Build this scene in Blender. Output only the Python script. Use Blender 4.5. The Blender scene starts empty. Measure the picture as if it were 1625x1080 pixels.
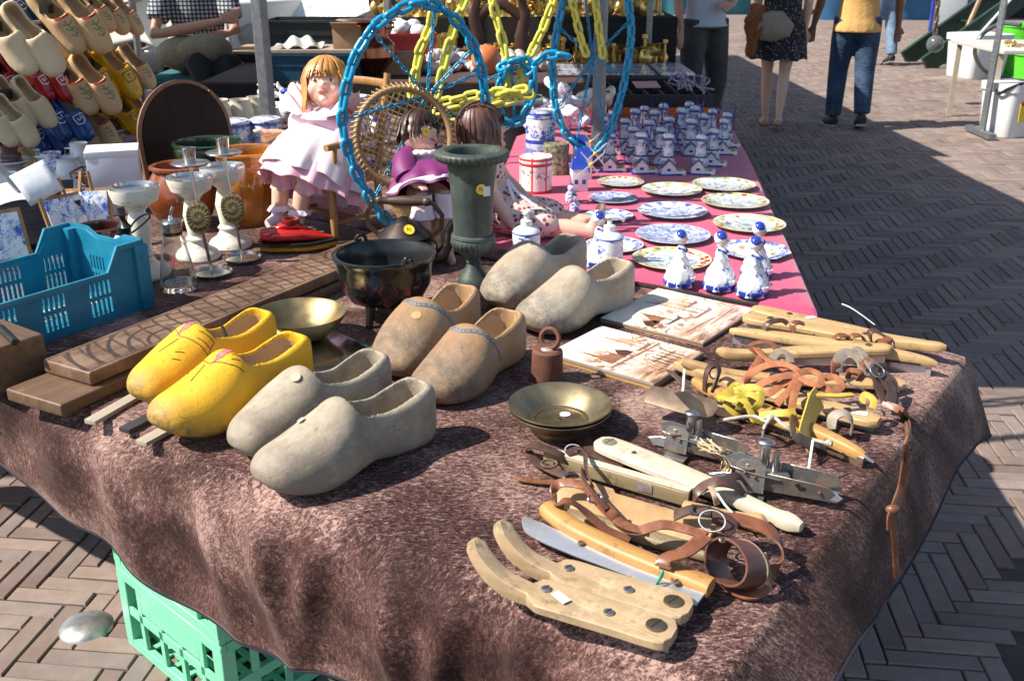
import bpy, bmesh, math, random
from mathutils import Vector, Matrix, noise
from mathutils.bvhtree import BVHTree
R = math.radians; PI = math.pi; random.seed(7)
scene = bpy.context.scene
# ---------------------------------------------------------------- camera
CAMH = 1.5; PITCH = R(21.5); FPX = 1580.0
cam = bpy.data.cameras.new('camera'); camo = bpy.data.objects.new('camera', cam)
scene.collection.objects.link(camo); scene.camera = camo
camo.location = (0, 0, CAMH); camo.rotation_euler = (PI/2-PITCH, 0, 0)
cam.sensor_width = 36; cam.lens = FPX/1625*36; cam.clip_start = .05; cam.clip_end = 400
cam.dof.use_dof = True; cam.dof.focus_distance = 1.75; cam.dof.aperture_fstop = 16
# ---------------------------------------------------------------- sky, sun, exposure
SUN_AZ = R(12); SUN_EL = R(46)          # shadows run to +x, a little away from the camera
w = bpy.data.worlds.new('World'); scene.world = w; w.use_nodes = True
sky = w.node_tree.nodes.new('ShaderNodeTexSky'); sky.sky_type = 'NISHITA'; sky.sun_disc = False
sky.sun_elevation = SUN_EL; sky.sun_rotation = R(258)
bg = w.node_tree.nodes['Background']; bg.inputs['Strength'].default_value = .10
w.node_tree.links.new(sky.outputs[0], bg.inputs[0])
sl = bpy.data.lights.new('sun', 'SUN'); sl.energy = 5.0; sl.angle = R(.53); sl.color = (1, .94, .84)
so = bpy.data.objects.new('sun', sl); scene.collection.objects.link(so); so.location = (-6, -2, 8)
so.rotation_euler = Vector((math.cos(SUN_AZ)*math.cos(SUN_EL), math.sin(SUN_AZ)*math.cos(SUN_EL), -math.sin(SUN_EL))).to_track_quat('-Z', 'Y').to_euler()
scene.render.engine = 'CYCLES'
vs = scene.view_settings; vs.view_transform = 'Standard'; vs.look = 'None'; vs.exposure = .85; vs.gamma = 1; vs.use_curve_mapping = False
# ---------------------------------------------------------------- helpers
COL = scene.collection
TZ = .8                                  # height of the table tops
def V(*a): return Vector(a)
def W(x, y, z=TZ):                        # the point at height z that the photograph shows at (x, y)
    u = (x-812.5)/FPX; v = -(y-540)/FPX
    d = V(u, math.cos(PITCH)+v*math.sin(PITCH), -math.sin(PITCH)+v*math.cos(PITCH))
    return d*((z-CAMH)/d.z)+V(0, 0, CAMH)
def WY(x, y, Y):                          # the same at distance Y
    u = (x-812.5)/FPX; v = -(y-540)/FPX
    d = V(u, math.cos(PITCH)+v*math.sin(PITCH), -math.sin(PITCH)+v*math.cos(PITCH))
    return d*(Y/d.y)+V(0, 0, CAMH)
C1 = V(.215, .83); UA = V(-.816, .578); VA = V(.578, .816)     # table corner, its two axes
def T(u, v, z=TZ): p = C1+UA*u+VA*v; return V(p.x, p.y, z)
TROT = math.atan2(UA.y, UA.x)
class MB:
    def __init__(s): s.v = []; s.f = []
    def add(s, vs, fs):
        o = len(s.v); s.v += [Vector(p) for p in vs]; s.f += [[o+i for i in f] for f in fs]; return s
    def box(s, c, d, rz=0, M=None, taper=1):
        c = Vector(c); x, y, z = d[0]/2, d[1]/2, d[2]/2
        m = Matrix.Rotation(rz, 3, 'Z') if M is None else M
        t = taper
        p = [c+m@V(*q) for q in ((-x,-y,-z),(x,-y,-z),(x,y,-z),(-x,y,-z),(-x*t,-y*t,z),(x*t,-y*t,z),(x*t,y*t,z),(-x*t,y*t,z))]
        return s.add(p, [(0,3,2,1),(4,5,6,7),(0,1,5,4),(1,2,6,5),(2,3,7,6),(3,0,4,7)])
    def lathe(s, prof, n=28, c=(0,0,0), M=None, wob=0):
        c = Vector(c); vs = []; fs = []; k = len(prof)
        for i in range(n):
            a = 2*PI*i/n
            for r, z in prof:
                rr = r*(1+wob*math.cos(i*PI)) if wob else r
                q = V(rr*math.cos(a), rr*math.sin(a), z); vs.append(c+(M@q if M else q))
        for i in range(n):
            j = (i+1) % n
            for h in range(k-1):
                fs.append((i*k+h, j*k+h, j*k+h+1, i*k+h+1))
        s.add(vs, fs); return s
    def sweep(s, pts, rx, ry=None, n=10, up=(0,0,1), p=2, cap=True, closed=False):
        pts = [Vector(q) for q in pts]; k = len(pts)
        L = lambda a, i: a[min(i, len(a)-1)] if isinstance(a, (list, tuple)) else a
        ry = rx if ry is None else ry
        ups = up if isinstance(up, list) else [up]*k
        vs = []; fs = []
        for i in range(k):
            if closed: t = pts[(i+1) % k]-pts[i-1]
            else: t = pts[min(i+1, k-1)]-pts[max(i-1, 0)]
            if t.length < 1e-9: t = V(0,0,1)
            t.normalize(); u = Vector(ups[i]); sd = t.cross(u)
            if sd.length < 1e-4: sd = t.cross(V(.3,1,.2))
            sd.normalize(); uu = sd.cross(t)
            for j in range(n):
                a = 2*PI*(j+.5)/n; cx, sx = math.cos(a), math.sin(a)
                e = 2/p
                vs.append(pts[i]+sd*(math.copysign(abs(cx)**e, cx)*L(rx, i))+uu*(math.copysign(abs(sx)**e, sx)*L(ry, i)))
        m = k if closed else k-1
        for i in range(m):
            i2 = (i+1) % k
            for j in range(n):
                fs.append((i*n+j, i*n+(j+1) % n, i2*n+(j+1) % n, i2*n+j))
        if cap and not closed: fs.append(tuple(reversed(range(n)))); fs.append(tuple((k-1)*n+j for j in range(n)))
        return s.add(vs, fs)
    def ball(s, c, r, n=10, M=None):
        c = Vector(c); r = r if isinstance(r, (tuple, list)) else (r, r, r); vs = []; fs = []; h = n
        for i in range(1, h):
            th = PI*i/h
            for j in range(2*n):
                a = PI*j/n; q = V(r[0]*math.sin(th)*math.cos(a), r[1]*math.sin(th)*math.sin(a), r[2]*math.cos(th))
                vs.append(c+(M@q if M else q))
        m = 2*n
        for i in range(h-2):
            for j in range(m): fs.append((i*m+j, (i+1)*m+j, (i+1)*m+(j+1) % m, i*m+(j+1) % m))
        q = V(0,0,r[2]); vs.append(c+(M@q if M else q)); vs.append(c-(M@q if M else q)); t = len(vs)-2
        for j in range(m):
            fs.append((t, j, (j+1) % m)); fs.append((t+1, (h-2)*m+(j+1) % m, (h-2)*m+j))
        return s.add(vs, fs)
    def prism(s, poly, z0, z1, M=None, c=(0,0,0)):
        c = Vector(c); n = len(poly); f = lambda q: c+(M@q if M else q)
        vs = [f(V(x, y, z0)) for x, y in poly]+[f(V(x, y, z1)) for x, y in poly]
        return s.add(vs, [tuple(reversed(range(n))), tuple(range(n, 2*n))]+[(i, (i+1) % n, n+(i+1) % n, n+i) for i in range(n)])
    def grid(s, fn, nu, nv, wrap=False):
        vs = [fn(i/nu, j/nv) for i in range(nu+(0 if wrap else 1)) for j in range(nv+1)]; fs = []
        m = nu if wrap else nu+1
        for i in range(nu):
            for j in range(nv): a = i*(nv+1)+j; b = ((i+1) % m)*(nv+1)+j; fs.append((a, b, b+1, a+1))
        return s.add(vs, fs)
def rotm(ax, a): return Matrix.Rotation(a, 3, ax)
def frame(x, z=(0,0,1)):                 # matrix whose x axis runs along x
    x = Vector(x).normalized(); y = Vector(z).cross(x).normalized(); zz = x.cross(y)
    return Matrix((x, y, zz)).transposed()
def mesh_of(mb, name='m', bev=0, bseg=2, smooth=38):
    me = bpy.data.meshes.new(name); me.from_pydata(mb.v, [], mb.f); me.update()
    bm = bmesh.new(); bm.from_mesh(me); bmesh.ops.recalc_face_normals(bm, faces=bm.faces)
    if bev:
        ed = [e for e in bm.edges if len(e.link_faces) == 2 and e.calc_face_angle() > R(35)]
        bmesh.ops.bevel(bm, geom=ed, offset=bev, segments=bseg, affect='EDGES', profile=.6, clamp_overlap=True)
    bm.to_mesh(me); bm.free()
    if smooth: me.shade_smooth(); me.set_sharp_from_angle(angle=R(smooth))
    return me
def ob_of(name, me, m=None, parent=None, loc=None, rot=None):
    o = bpy.data.objects.new(name, me); COL.objects.link(o)
    if m is not None and me is not None and not me.materials: me.materials.append(m)
    if parent is not None: o.parent = parent
    if loc is not None: o.location = loc
    if rot is not None: o.rotation_euler = rot
    return o
def obj(name, mb, m, parent=None, loc=None, rot=None, bev=0, bseg=2, smooth=38, world=False):
    if world and parent is not None:      # geometry given in the scene's coordinates, thing not turned
        l = parent.location.copy()
        if parent.parent: l += parent.parent.location
        for i in range(len(mb.v)): mb.v[i] = mb.v[i]-l
    me = mb if isinstance(mb, bpy.types.Mesh) else mesh_of(mb, name, bev, bseg, smooth)
    return ob_of(name, me, m, parent, loc, rot)
def tag(o, label, cat, group=None, kind=None):
    if label: o['label'] = label
    if cat: o['category'] = cat
    if group: o['group'] = group
    if kind: o['kind'] = kind
    return o
def thing(name, label, cat, loc=(0,0,0), rz=0, group=None, rot=None):
    o = bpy.data.objects.new(name, None); COL.objects.link(o); o.empty_display_size = .05
    o.location = loc; o.rotation_euler = rot if rot else (0, 0, rz)
    return tag(o, label, cat, group)
def struct(o): o['kind'] = 'structure'; return o
def copy_tree(o, loc, rz=0, label=None, parent=None, scale=None):
    c = o.copy(); COL.objects.link(c)
    if parent is None:
        c.location = loc; c.rotation_euler = rz if isinstance(rz, tuple) else (0, 0, rz)
        if label: c['label'] = label
        if scale: c.scale = scale if isinstance(scale, tuple) else (scale,)*3
    else: c.parent = parent
    for ch in o.children: copy_tree(ch, None, parent=c)
    return c
def remesh(mb, vox, it=4, fac=.5, cut=None):  # weld closed overlapping shapes into one skin
    me = bpy.data.meshes.new('t'); me.from_pydata(mb.v, [], mb.f); me.update()
    bm = bmesh.new(); bm.from_mesh(me); bmesh.ops.recalc_face_normals(bm, faces=bm.faces); bm.to_mesh(me); bm.free()
    o = bpy.data.objects.new('t', me); COL.objects.link(o); c = None
    if cut:
        mc = bpy.data.meshes.new('c'); mc.from_pydata(cut.v, [], cut.f); mc.update()
        bm = bmesh.new(); bm.from_mesh(mc); bmesh.ops.recalc_face_normals(bm, faces=bm.faces); bm.to_mesh(mc); bm.free()
        c = bpy.data.objects.new('c', mc); COL.objects.link(c)
        b = o.modifiers.new('b', 'BOOLEAN'); b.operation = 'DIFFERENCE'; b.object = c; b.solver = 'EXACT'
    r = o.modifiers.new('r', 'REMESH'); r.mode = 'VOXEL'; r.voxel_size = vox
    if it: s = o.modifiers.new('s', 'SMOOTH'); s.iterations = it; s.factor = fac
    dg = bpy.context.evaluated_depsgraph_get(); dg.update()
    res = bpy.data.meshes.new_from_object(o.evaluated_get(dg)); res.shade_smooth()
    bpy.data.objects.remove(o)
    if c: bpy.data.objects.remove(c)
    return res
# ---------------------------------------------------------------- materials
class G:
    def __init__(s, name):
        s.m = bpy.data.materials.new(name); s.m.use_nodes = True; s.t = s.m.node_tree
        s.b = s.t.nodes['Principled BSDF']; s.tc = None
    def n(s, ty, **k):
        o = s.t.nodes.new(ty)
        for a, v in k.items():
            a2 = a.replace('_', ' ')
            if a2 in o.inputs: s.set(o.inputs[a2], v)
            else: setattr(o, a, v)
        return o
    def set(s, i, v):
        if isinstance(v, bpy.types.NodeSocket): s.t.links.new(v, i)
        elif isinstance(v, (tuple, list)) and len(v) == 3 and i.type == 'RGBA': i.default_value = (*v, 1)
        else: i.default_value = v
    def co(s, kind='Object', scale=(1,1,1), rot=(0,0,0), loc=(0,0,0)):
        if not s.tc: s.tc = s.t.nodes.new('ShaderNodeTexCoord')
        mp = s.n('ShaderNodeMapping'); mp.inputs['Scale'].default_value = scale; mp.inputs['Rotation'].default_value = rot; mp.inputs['Location'].default_value = loc
        s.t.links.new(s.tc.outputs[kind], mp.inputs['Vector']); return mp.outputs[0]
    def turn(s, rz, st):
        a = s.co(rot=(0,0,rz)); mp = s.n('ShaderNodeMapping'); mp.inputs['Scale'].default_value = st; s.t.links.new(a, mp.inputs['Vector']); return mp.outputs[0]
    def noise(s, co, scale, detail=4, rough=.55, dist=0):
        o = s.n('ShaderNodeTexNoise', Scale=scale, Detail=detail, Roughness=rough, Distortion=dist); s.set(o.inputs['Vector'], co); return o.outputs['Fac']
    def vor(s, co, scale, out='Distance', feat='F1', rnd=1):
        o = s.n('ShaderNodeTexVoronoi', Scale=scale, Randomness=rnd); o.feature = feat; s.set(o.inputs['Vector'], co); return o.outputs[out]
    def wave(s, co, scale, dist=0, axis='X', det=2, ty='BANDS'):
        o = s.n('ShaderNodeTexWave', Scale=scale, Distortion=dist, Detail=det); o.wave_type = ty; o.bands_direction = axis; s.set(o.inputs['Vector'], co); return o.outputs['Fac']
    def math(s, op, a, b=0, c=0):
        o = s.n('ShaderNodeMath'); o.operation = op; s.set(o.inputs[0], a); s.set(o.inputs[1], b); s.set(o.inputs[2], c); return o.outputs[0]
    def ramp(s, f, *st):
        o = s.n('ShaderNodeValToRGB'); e = o.color_ramp.elements
        while len(e) < len(st): e.new(.5)
        for q, (p, c) in zip(e, st): q.position = p; q.color = (*c, 1) if isinstance(c, (tuple, list)) else (c, c, c, 1)
        s.set(o.inputs[0], f); return o.outputs[0]
    def sm(s, f, a, b): return s.ramp(f, (a, 0.), (b, 1.))
    def mix(s, f, a, b, mode='MIX'):
        o = s.n('ShaderNodeMix'); o.data_type = 'RGBA'; o.blend_type = mode
        s.set(o.inputs[0], f); s.set(o.inputs[6], a); s.set(o.inputs[7], b); return o.outputs[2]
    def xyz(s, co): o = s.n('ShaderNodeSeparateXYZ'); s.set(o.inputs[0], co); return o.outputs
    def rnd(s): return s.n('ShaderNodeObjectInfo').outputs['Random']
    def bump(s, h, st=.3, d=.002): o = s.n('ShaderNodeBump', Strength=st, Distance=d); s.set(o.inputs['Height'], h); s.t.links.new(o.outputs[0], s.b.inputs['Normal'])
    def fin(s, col=None, rough=None, metal=None, **k):
        if col is not None: s.set(s.b.inputs['Base Color'], col)
        if rough is not None: s.set(s.b.inputs['Roughness'], rough)
        if metal is not None: s.set(s.b.inputs['Metallic'], metal)
        for a, v in k.items(): s.set(s.b.inputs[a.replace('_', ' ')], v)
        return s.m
MC = {}
def mat(name, c1, c2=None, scale=30, rough=.5, metal=0, bump=0, bd=.001, stretch=(1,1,1), lo=.35, hi=.65, c3=None, det=5, dist=0, **k):
    if name in MC: return MC[name]
    g = G(name); c2 = c2 or tuple(x*.8 for x in c1)
    co = g.co(scale=stretch); f = g.noise(co, scale, det, .6, dist)
    col = g.mix(g.sm(f, lo, hi), c2, c1)
    if c3: col = g.mix(g.sm(g.noise(g.co(loc=(3,1,7)), scale*.35, 6, .7), .52, .66), col, c3)
    rg = g.math('MULTIPLY_ADD', f, .25, max(0, rough-.12))
    if bump: g.bump(g.noise(co, scale*2, 5, .65), bump, bd)
    MC[name] = g.fin(col, rg, metal, **k); return MC[name]
def wood(name, c1, c2, ax=0, scale=18, rough=.5, bump=.25, worn=None, wl=.5, rz=0, con=0, **k):
    if name in MC: return MC[name]
    g = G(name); st = [1., 1., 1.]; st[ax] = .07
    co = g.co(scale=tuple(st)) if not rz else g.turn(rz, tuple(st))
    f = g.noise(co, scale*4, 6, .65, .4)
    f2 = g.noise(g.co(), 9, 3, .6)
    col = g.mix(g.sm(f, .3, .7), c2, c1); col = g.mix(g.sm(f2, .35, .75), col, g.mix(.5, col, c2))
    if worn: col = g.mix(g.sm(g.noise(g.co(loc=(5,2,1)), 14, 6, .75), wl, wl+.18), col, worn)
    if con:
        dk = g.sm(g.noise(g.co(loc=(1,7,3)), 26, 7, .8), .54, .66); col = g.mix(g.math('MULTIPLY', dk, .7), col, tuple(x*.35 for x in c2)); col = g.mix(g.math('MULTIPLY', g.sm(f, .62, .7), .5), col, tuple(x*.5 for x in c2))
    g.bump(f, bump, .0012)
    MC[name] = g.fin(col, g.math('MULTIPLY_ADD', f2, .3, rough-.15), 0, **k); return MC[name]
# ================================================================= the place: paving, canopies, tables, cloths
g = G('brick_paving'); r = g.rnd(); co = g.co('Object')
col = g.ramp(r, (0, (.15,.10,.082)), (.3, (.235,.16,.128)), (.55, (.19,.152,.135)), (.8, (.30,.21,.165)), (1, (.24,.188,.16)))
nz = g.noise(co, 24, 6, .7); col = g.mix(g.sm(nz, .3, .75), g.mix(.45, col, (.07,.055,.05)), col)
col = g.mix(g.sm(g.noise(g.co(loc=(4,4,0)), 2.2, 5, .6), .45, .7), col, g.mix(.35, col, (.30,.25,.225)))
g.bump(g.noise(co, 90, 5, .7), .5, .0015); m_brick = g.fin(col, .85, 0)
g = G('brick_paving_field'); geo = g.n('ShaderNodeNewGeometry').outputs['Random Per Island']; co = g.co('Object')
col = g.ramp(geo, (0, (.15,.10,.082)), (.3, (.235,.16,.128)), (.55, (.19,.152,.135)), (.8, (.30,.21,.165)), (1, (.24,.188,.16)))
nz = g.noise(co, 24, 6, .7); col = g.mix(g.sm(nz, .3, .75), g.mix(.45, col, (.07,.055,.05)), col)
col = g.mix(g.sm(g.noise(g.co(loc=(4,4,0)), 1.3, 5, .6), .45, .7), col, g.mix(.35, col, (.30,.25,.225)))
g.bump(g.noise(co, 90, 5, .7), .5, .0015); m_brickf = g.fin(col, .85, 0)
g = G('ground_sand'); co = g.co('Object'); f = g.noise(co, 6, 6, .7)
near = g.mix(g.sm(f, .35, .7), (.045,.036,.03), (.085,.07,.058)); far = g.mix(g.noise(co, .8, 5, .6), (.15,.12,.108), (.21,.165,.145))
col = g.mix(g.sm(g.xyz(co)[1], 0, .0001), near, near)
dst = g.math('SMOOTH_MIN', g.math('MULTIPLY', g.math('SUBTRACT', g.xyz(co)[1], 21.5), 10), 1, .01)
col = g.mix(g.math('MAXIMUM', dst, 0), near, far); moss = g.sm(g.noise(co, 3.1, 5, .7), .62, .72); col = g.mix(moss, col, (.035,.05,.018)); m_sand = g.fin(col, .95, 0)
gr = MB(); gr.add([(-60,-20,-.008),(60,-20,-.008),(60,160,-.008),(-60,160,-.008)], [(0,1,2,3)])
ground = struct(obj('ground', gr, m_sand)); ground['label'] = 'sandy joints and far paving of the market square'
BL, BW, BA = .212, .053, R(-6.5)         # herringbone of narrow clinkers: every brick meets four steps
bc, bs = math.cos(BA), math.sin(BA)
def brick_verts(L, Wd, h=.012, e=.003):
    x, y = L/2, Wd/2
    return [(-x,-y,-h),(x,-y,-h),(x,y,-h),(-x,y,-h),(-x,-y,-e),(x,-y,-e),(x,y,-e),(-x,y,-e),(-x+e,-y+e,0),(x-e,-y+e,0),(x-e,y-e,0),(-x+e,y-e,0)]
BF = [(0,1,5,4),(1,2,6,5),(2,3,7,6),(3,0,4,7),(4,5,9,8),(5,6,10,9),(6,7,11,10),(7,4,8,11),(8,9,10,11)]
N4 = 4; cell = BW; bricks = []
for i in range(-150, 440):                # cells of the paving grid, 1 x 4 bricks in a herringbone
    for j in range(-20, 430):
        d = (i-j) % (2*N4)
        if d == 0: cx, cy, hor = (i+2)*cell, (j+.5)*cell, True
        elif d == 2*N4-1: cx, cy, hor = (i+.5)*cell, (j+2)*cell, False
        else: continue
        X = cx*bc-cy*bs; Y = cx*bs+cy*bc
        if Y < .9 or Y > 21.5: continue
        ax = X/Y if Y > 0 else 9
        if not (-.95 < ax < .62): continue
        if Y > 4.5 and X < .3*Y-2.2: continue       # hidden by the stalls
        bricks.append((X, Y, hor))
def vis(X, Y):                            # bare paving in view: right of the table, or in front of it at the left
    dep = Y*math.cos(PITCH)+CAMH*math.sin(PITCH); up = Y*math.sin(PITCH)-CAMH*math.cos(PITCH)
    px = 812.5+FPX*X/dep; py = 540-FPX*up/dep
    if not (0 < px < 1625 and 0 < py < 1080): return False
    return (px > 1190 and py > 560 and px > 1190+(1080-py)*.75) or (px < 430 and py > 770+px*.55)
bricks.sort(key=lambda b: (not vis(b[0], b[1]), b[1])); rb = random.Random(3)
mt = [mesh_of(MB().add(brick_verts(BL-.0045, BW-.0045), BF), 'brick', smooth=0) for k in range(1)][0]; mt.materials.append(m_brick)
for X, Y, hor in bricks[:290]:
    o = ob_of('brick', mt, None, ground, (X, Y, rb.uniform(-.004, .001)), (rb.uniform(-.03,.03), rb.uniform(-.014,.014), BA+(0 if hor else PI/2)+rb.uniform(-.016,.016)))
mb = MB()
for X, Y, hor in bricks[290:]:
    a = BA+(0 if hor else PI/2)+rb.uniform(-.012,.012); c_, s_ = math.cos(a), math.sin(a); dz = rb.choice((0,0,0,-.003))+rb.uniform(-.003, .001); tx, ty = rb.uniform(-.012,.012), rb.uniform(-.012,.012)
    mb.add([(X+x*c_-y*s_, Y+x*s_+y*c_, z+dz+x*ty+y*tx) for x, y, z in brick_verts(BL-.0045, BW-.0045)], BF)
fo = obj('brick_field', mb, m_brickf, ground, smooth=0); fo['kind'] = 'stuff'
# ---- stall canopies above the picture: they throw the shade on the paving
m_canvas = mat('canopy_canvas', (.30,.34,.30), scale=60, rough=.9)
m_galv = mat('galvanised_steel', (.30,.31,.33), (.20,.21,.23), 40, .45, .75)
def canopy(x0, x1, y0, y1, z, poles, label):
    t = thing('stall_canopy', label, 'canopy', (x0, y0, 0)); mb = MB(); n = 14
    mb.grid(lambda a, b: V((x1-x0)*a, (y1-y0)*b+.03*math.sin(a*9), z+.10*math.sin(a*PI)-.03*abs(math.sin(b*PI*3))), n, n)
    mb.grid(lambda a, b: V((x1-x0)*a, (y1-y0)*b+.03*math.sin(a*9), z+.012+.10*math.sin(a*PI)-.03*abs(math.sin(b*PI*3))), n, n)
    obj('canvas_roof', mb, m_canvas, t)
    for p in poles: obj('pole', MB().sweep([(p[0]-x0, p[1]-y0, p[2]), (p[0]-x0, p[1]-y0, z+.02)], .02, n=8, p=5), m_galv, t)
    return t
pm = W(947, 262); pL = W(429, 214)
canopy(-.95, 1.12, 2.85, 7.3, 2.25, [(pm.x, pm.y, 0), (.95, 7.2, 0), (-.85, 7.2, 0)], 'green canvas market canopy above the rear end of the souvenir stall')
canopy(-.3, 1.2, 7.2, 15, 2.31, [(-.2, 7.7, 0), (-.2, 14.8, 0)], 'green canvas canopy above the brass stall')
canopy(-5.6, -2.75, 2.2, 6.5, 2.4, [(-2.8, 6.4, 0)], 'green canvas canopy above the clog stall')
t = thing('stall_post', 'bare galvanised steel stall post beside the seated blond doll', 'post', (pL.x, pL.y, 0))
obj('pole', MB().sweep([(0,0,0), (0,0,2.4)], .026, n=8, p=5), m_galv, t); obj('foot_plate', MB().box((0,0,.006), (.14,.14,.012)), m_galv, t)
# ---- tables
m_tabletop = wood('trestle_timber', (.25,.17,.10), (.15,.10,.06))
def trestle(name, label, fn, us, vs_, z=TZ-.012):
    o = fn(us[0], vs_[0]); t = thing(name, label, 'table', (o.x, o.y, 0))
    c = [fn(us[0]+.02, vs_[0]+.02), fn(us[1]-.02, vs_[0]+.02), fn(us[1]-.02, vs_[1]-.02), fn(us[0]+.02, vs_[1]-.02)]
    obj('table_top', MB().prism([(p.x, p.y) for p in c], z-.025, z), m_tabletop, t, world=True)
    for a in (us[0]+.42, us[1]-.12):
        for b in (vs_[0]+.3, vs_[1]-.2):
            p = fn(a, b); obj('leg', MB().sweep([(p.x, p.y, 0), (p.x, p.y, z-.025)], .025, n=4, p=2), m_tabletop, t, world=True)
    return t
trestle('trestle_table', 'trestle table under the brown velvet cloth with clogs and skates', T, (0, 2.9), (0, 1.07))
def PT(a, b, z=TZ): p = V(-.42, 2.45)+V(1,0)*a+V(.16,.987)*b; return V(p.x, p.y, z)
# crushed velvet: nap lying in patches, their pale sheen painted into the colour
g = G('crushed_velvet'); co = g.co(scale=(1,1,1), rot=(0,0,TROT+.25)); cs = g.co(scale=(1,2.6,1), rot=(0,0,TROT+.2))
f = g.noise(cs, 100, 9, .82, .8); f2 = g.noise(co, 4.5, 4, .6, .6); f3 = g.noise(co, 330, 3, .7)
hang = g.math('SUBTRACT', 1, g.sm(g.math('ADD', g.xyz(g.co())[2], .5), .455, .495))
f = g.math('MULTIPLY_ADD', g.math('SUBTRACT', f, .5), g.math('SUBTRACT', 1, g.math('MULTIPLY', hang, .5)), .5)
ff = g.math('ADD', g.math('MULTIPLY', f, .74), g.math('ADD', g.math('MULTIPLY', f2, .36), g.math('MULTIPLY', f3, .14)))
col = g.ramp(ff, (.525, (.010,.004,.004)), (.59, (.040,.017,.015)), (.64, (.115,.058,.050)), (.70, (.36,.235,.20)))
g.bump(g.math('ADD', ff, g.math('MULTIPLY', f3, .4)), .5, .0016)
m_velvet = g.fin(col, .75, 0, Sheen_Weight=.16, Sheen_Roughness=.35, Sheen_Tint=(.9,.72,.62,1), Specular_IOR_Level=.15)
g = G('velvet_hem'); m_hem = g.fin((.012,.01,.022), .9, 0)
def lerp_t(tb, x):
    if x <= tb[0][0]: return tb[0][1]
    for (a, p), (b, q) in zip(tb, tb[1:]):
        if x <= b: k = (x-a)/(b-a); k = k*k*(3-2*k); return p+(q-p)*k
    return tb[-1][1]
NEARD = [(-.05,.34),(.2,.34),(.4,.30),(.5,.235),(.7,.262),(.9,.262),(1.1,.215),(1.4,.175),(2.9,.2)]   # how far the front hangs
RIGHTD = [(-.05,.10),(.2,.075),(.35,.095),(.5,.108),(.62,.108),(.8,.10),(.95,.115),(1.08,.14)]
cm = MB(); nu, nv = 420, 130; U1, V1 = 2.9, 1.07
hem = []
def cloth(a, b):                           # a along the front, b from the hem over the edge to the back
    ov = .14; s = -ov+a*(U1+ov)            # s<0 falls over the right end
    q = -.34+b*(V1+.34)
    zz = TZ-.0005; ox = oy = 0
    u = max(s, 0); v = max(q, 0)
    kr = min(max(-s/ov, 0), 1); kf = min(max(-q/.34, 0), 1)
    # rounded fall over the edges with folds
    dn = lerp_t(NEARD, u)*kf; dr = lerp_t(RIGHTD, v)*kr
    fold = (math.sin(u*10.5+1.2+dn*5)*.55+math.sin(u*19+u*u*4-dn*8)*.5+math.sin(u*6.3+2)*.4+.25)
    foldr = (math.sin(v*6)*.3+math.sin(v*11+1)*.15)
    sharp = sum(a_*math.exp(-((u-u0+dn*kk)/w0)**2) for u0, w0, a_, kk in ((1.02,.05,.030,.1),(.80,.035,.036,.25),(.66,.03,.045,.15),(.555,.026,.036,-.2),(.44,.03,.05,.2),(.33,.024,.042,-.15),(.235,.024,.045,.1),(.12,.03,.04,-.1),(.02,.03,.03,.1)))*min(1, kf*2.6)*(1-.8*kf)
    out_f = sharp+(.010*(1-math.exp(-dn*60))+ (.018+.05*kf*(1.06-kf)*max(fold, -.5)))*(1 if kf > 0 else 0)*min(1, kf*6)
    out_r = (.012*(1-math.exp(-dr*60))+(.058+.02*foldr)*kr)*(1 if kr > 0 else 0)
    p = T(u-out_r, v-out_f)
    drop = max(dn, dr) if kf == 0 or kr == 0 else math.hypot(dn, dr)*.95
    soft = .006 if (kf > 0 or kr > 0) else 0
    edge = math.exp(-min(u, v, 9)*60)*.004
    p.z = zz-drop-(edge if not (kf or kr) else .004*min(1, max(kf, kr)*8))
    if not (kf or kr): p.z += -.002*(noise.noise(V(u*6, v*6, 0))+.4)**2
    else: p += V(-.578*.006*noise.noise(V(u*9, drop*14, 1)), -.816*.006*noise.noise(V(u*9, drop*14, 1)), 0)*(1 if kf else 0)
    if b == 0 or (a == 0): hem.append(p.copy())
    return p
cm.grid(cloth, nu, nv)
t = thing('velvet_tablecloth', 'mauve brown crushed velvet cloth hanging over the clog and skate table', 'tablecloth', T(0,0,TZ))
vc = obj('cloth', cm, m_velvet, t, world=True, smooth=180); sd = vc.modifiers.new('thick', 'SOLIDIFY'); sd.thickness = .0016; sd.offset = -1
n_ = nv+1; hp = [cm.v[i*n_]+t.location for i in range(nu, -1, -2)]+[cm.v[j]+t.location for j in range(2, n_, 2)]
obj('hem_tape', MB().sweep(hp, .0035, .0028, n=6), m_hem, t, world=True)
# rear table: a brown cloth at the left, a pink cloth at the right
def BT(a, b, z=TZ): p = T(.95, 1.09)+V(UA.x, UA.y, 0)*a+V(VA.x, VA.y, 0)*b; return V(p.x, p.y, z)
mb = MB(); pts = [T(.93,1.085), T(3.2,1.085), V(-2.5,4.2,TZ), V(-.75,4.9,TZ), V(-.1,3.9,TZ), V(-.1,2.6,TZ)]
t = thing('side_table', 'table with a dark brown cloth behind the candle holders and the dolls', 'table', (pts[0].x, pts[0].y, 0))
cl = [(p.x, p.y) for p in pts]
obj('table_cloth', MB().prism(cl, TZ-.30, TZ-.001), m_velvet, t, world=True, bev=.006)
for p in (pts[0], pts[1], pts[2], pts[3]):
    q = p.lerp(V(-1.0, 3.2, TZ), .12); obj('leg', MB().sweep([(q.x, q.y, 0), (q.x, q.y, TZ-.02)], .025, n=4), m_tabletop, t, world=True)
g = G('pink_cloth'); co = g.co(); f = g.noise(co, 7, 4, .6); f2 = g.n('ShaderNodeTexNoise', Scale=900, Detail=1).outputs[0]
g.bump(g.math('ADD', g.math('MULTIPLY', f, .8), g.math('MULTIPLY', f2, .08)), .35, .01)
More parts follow.
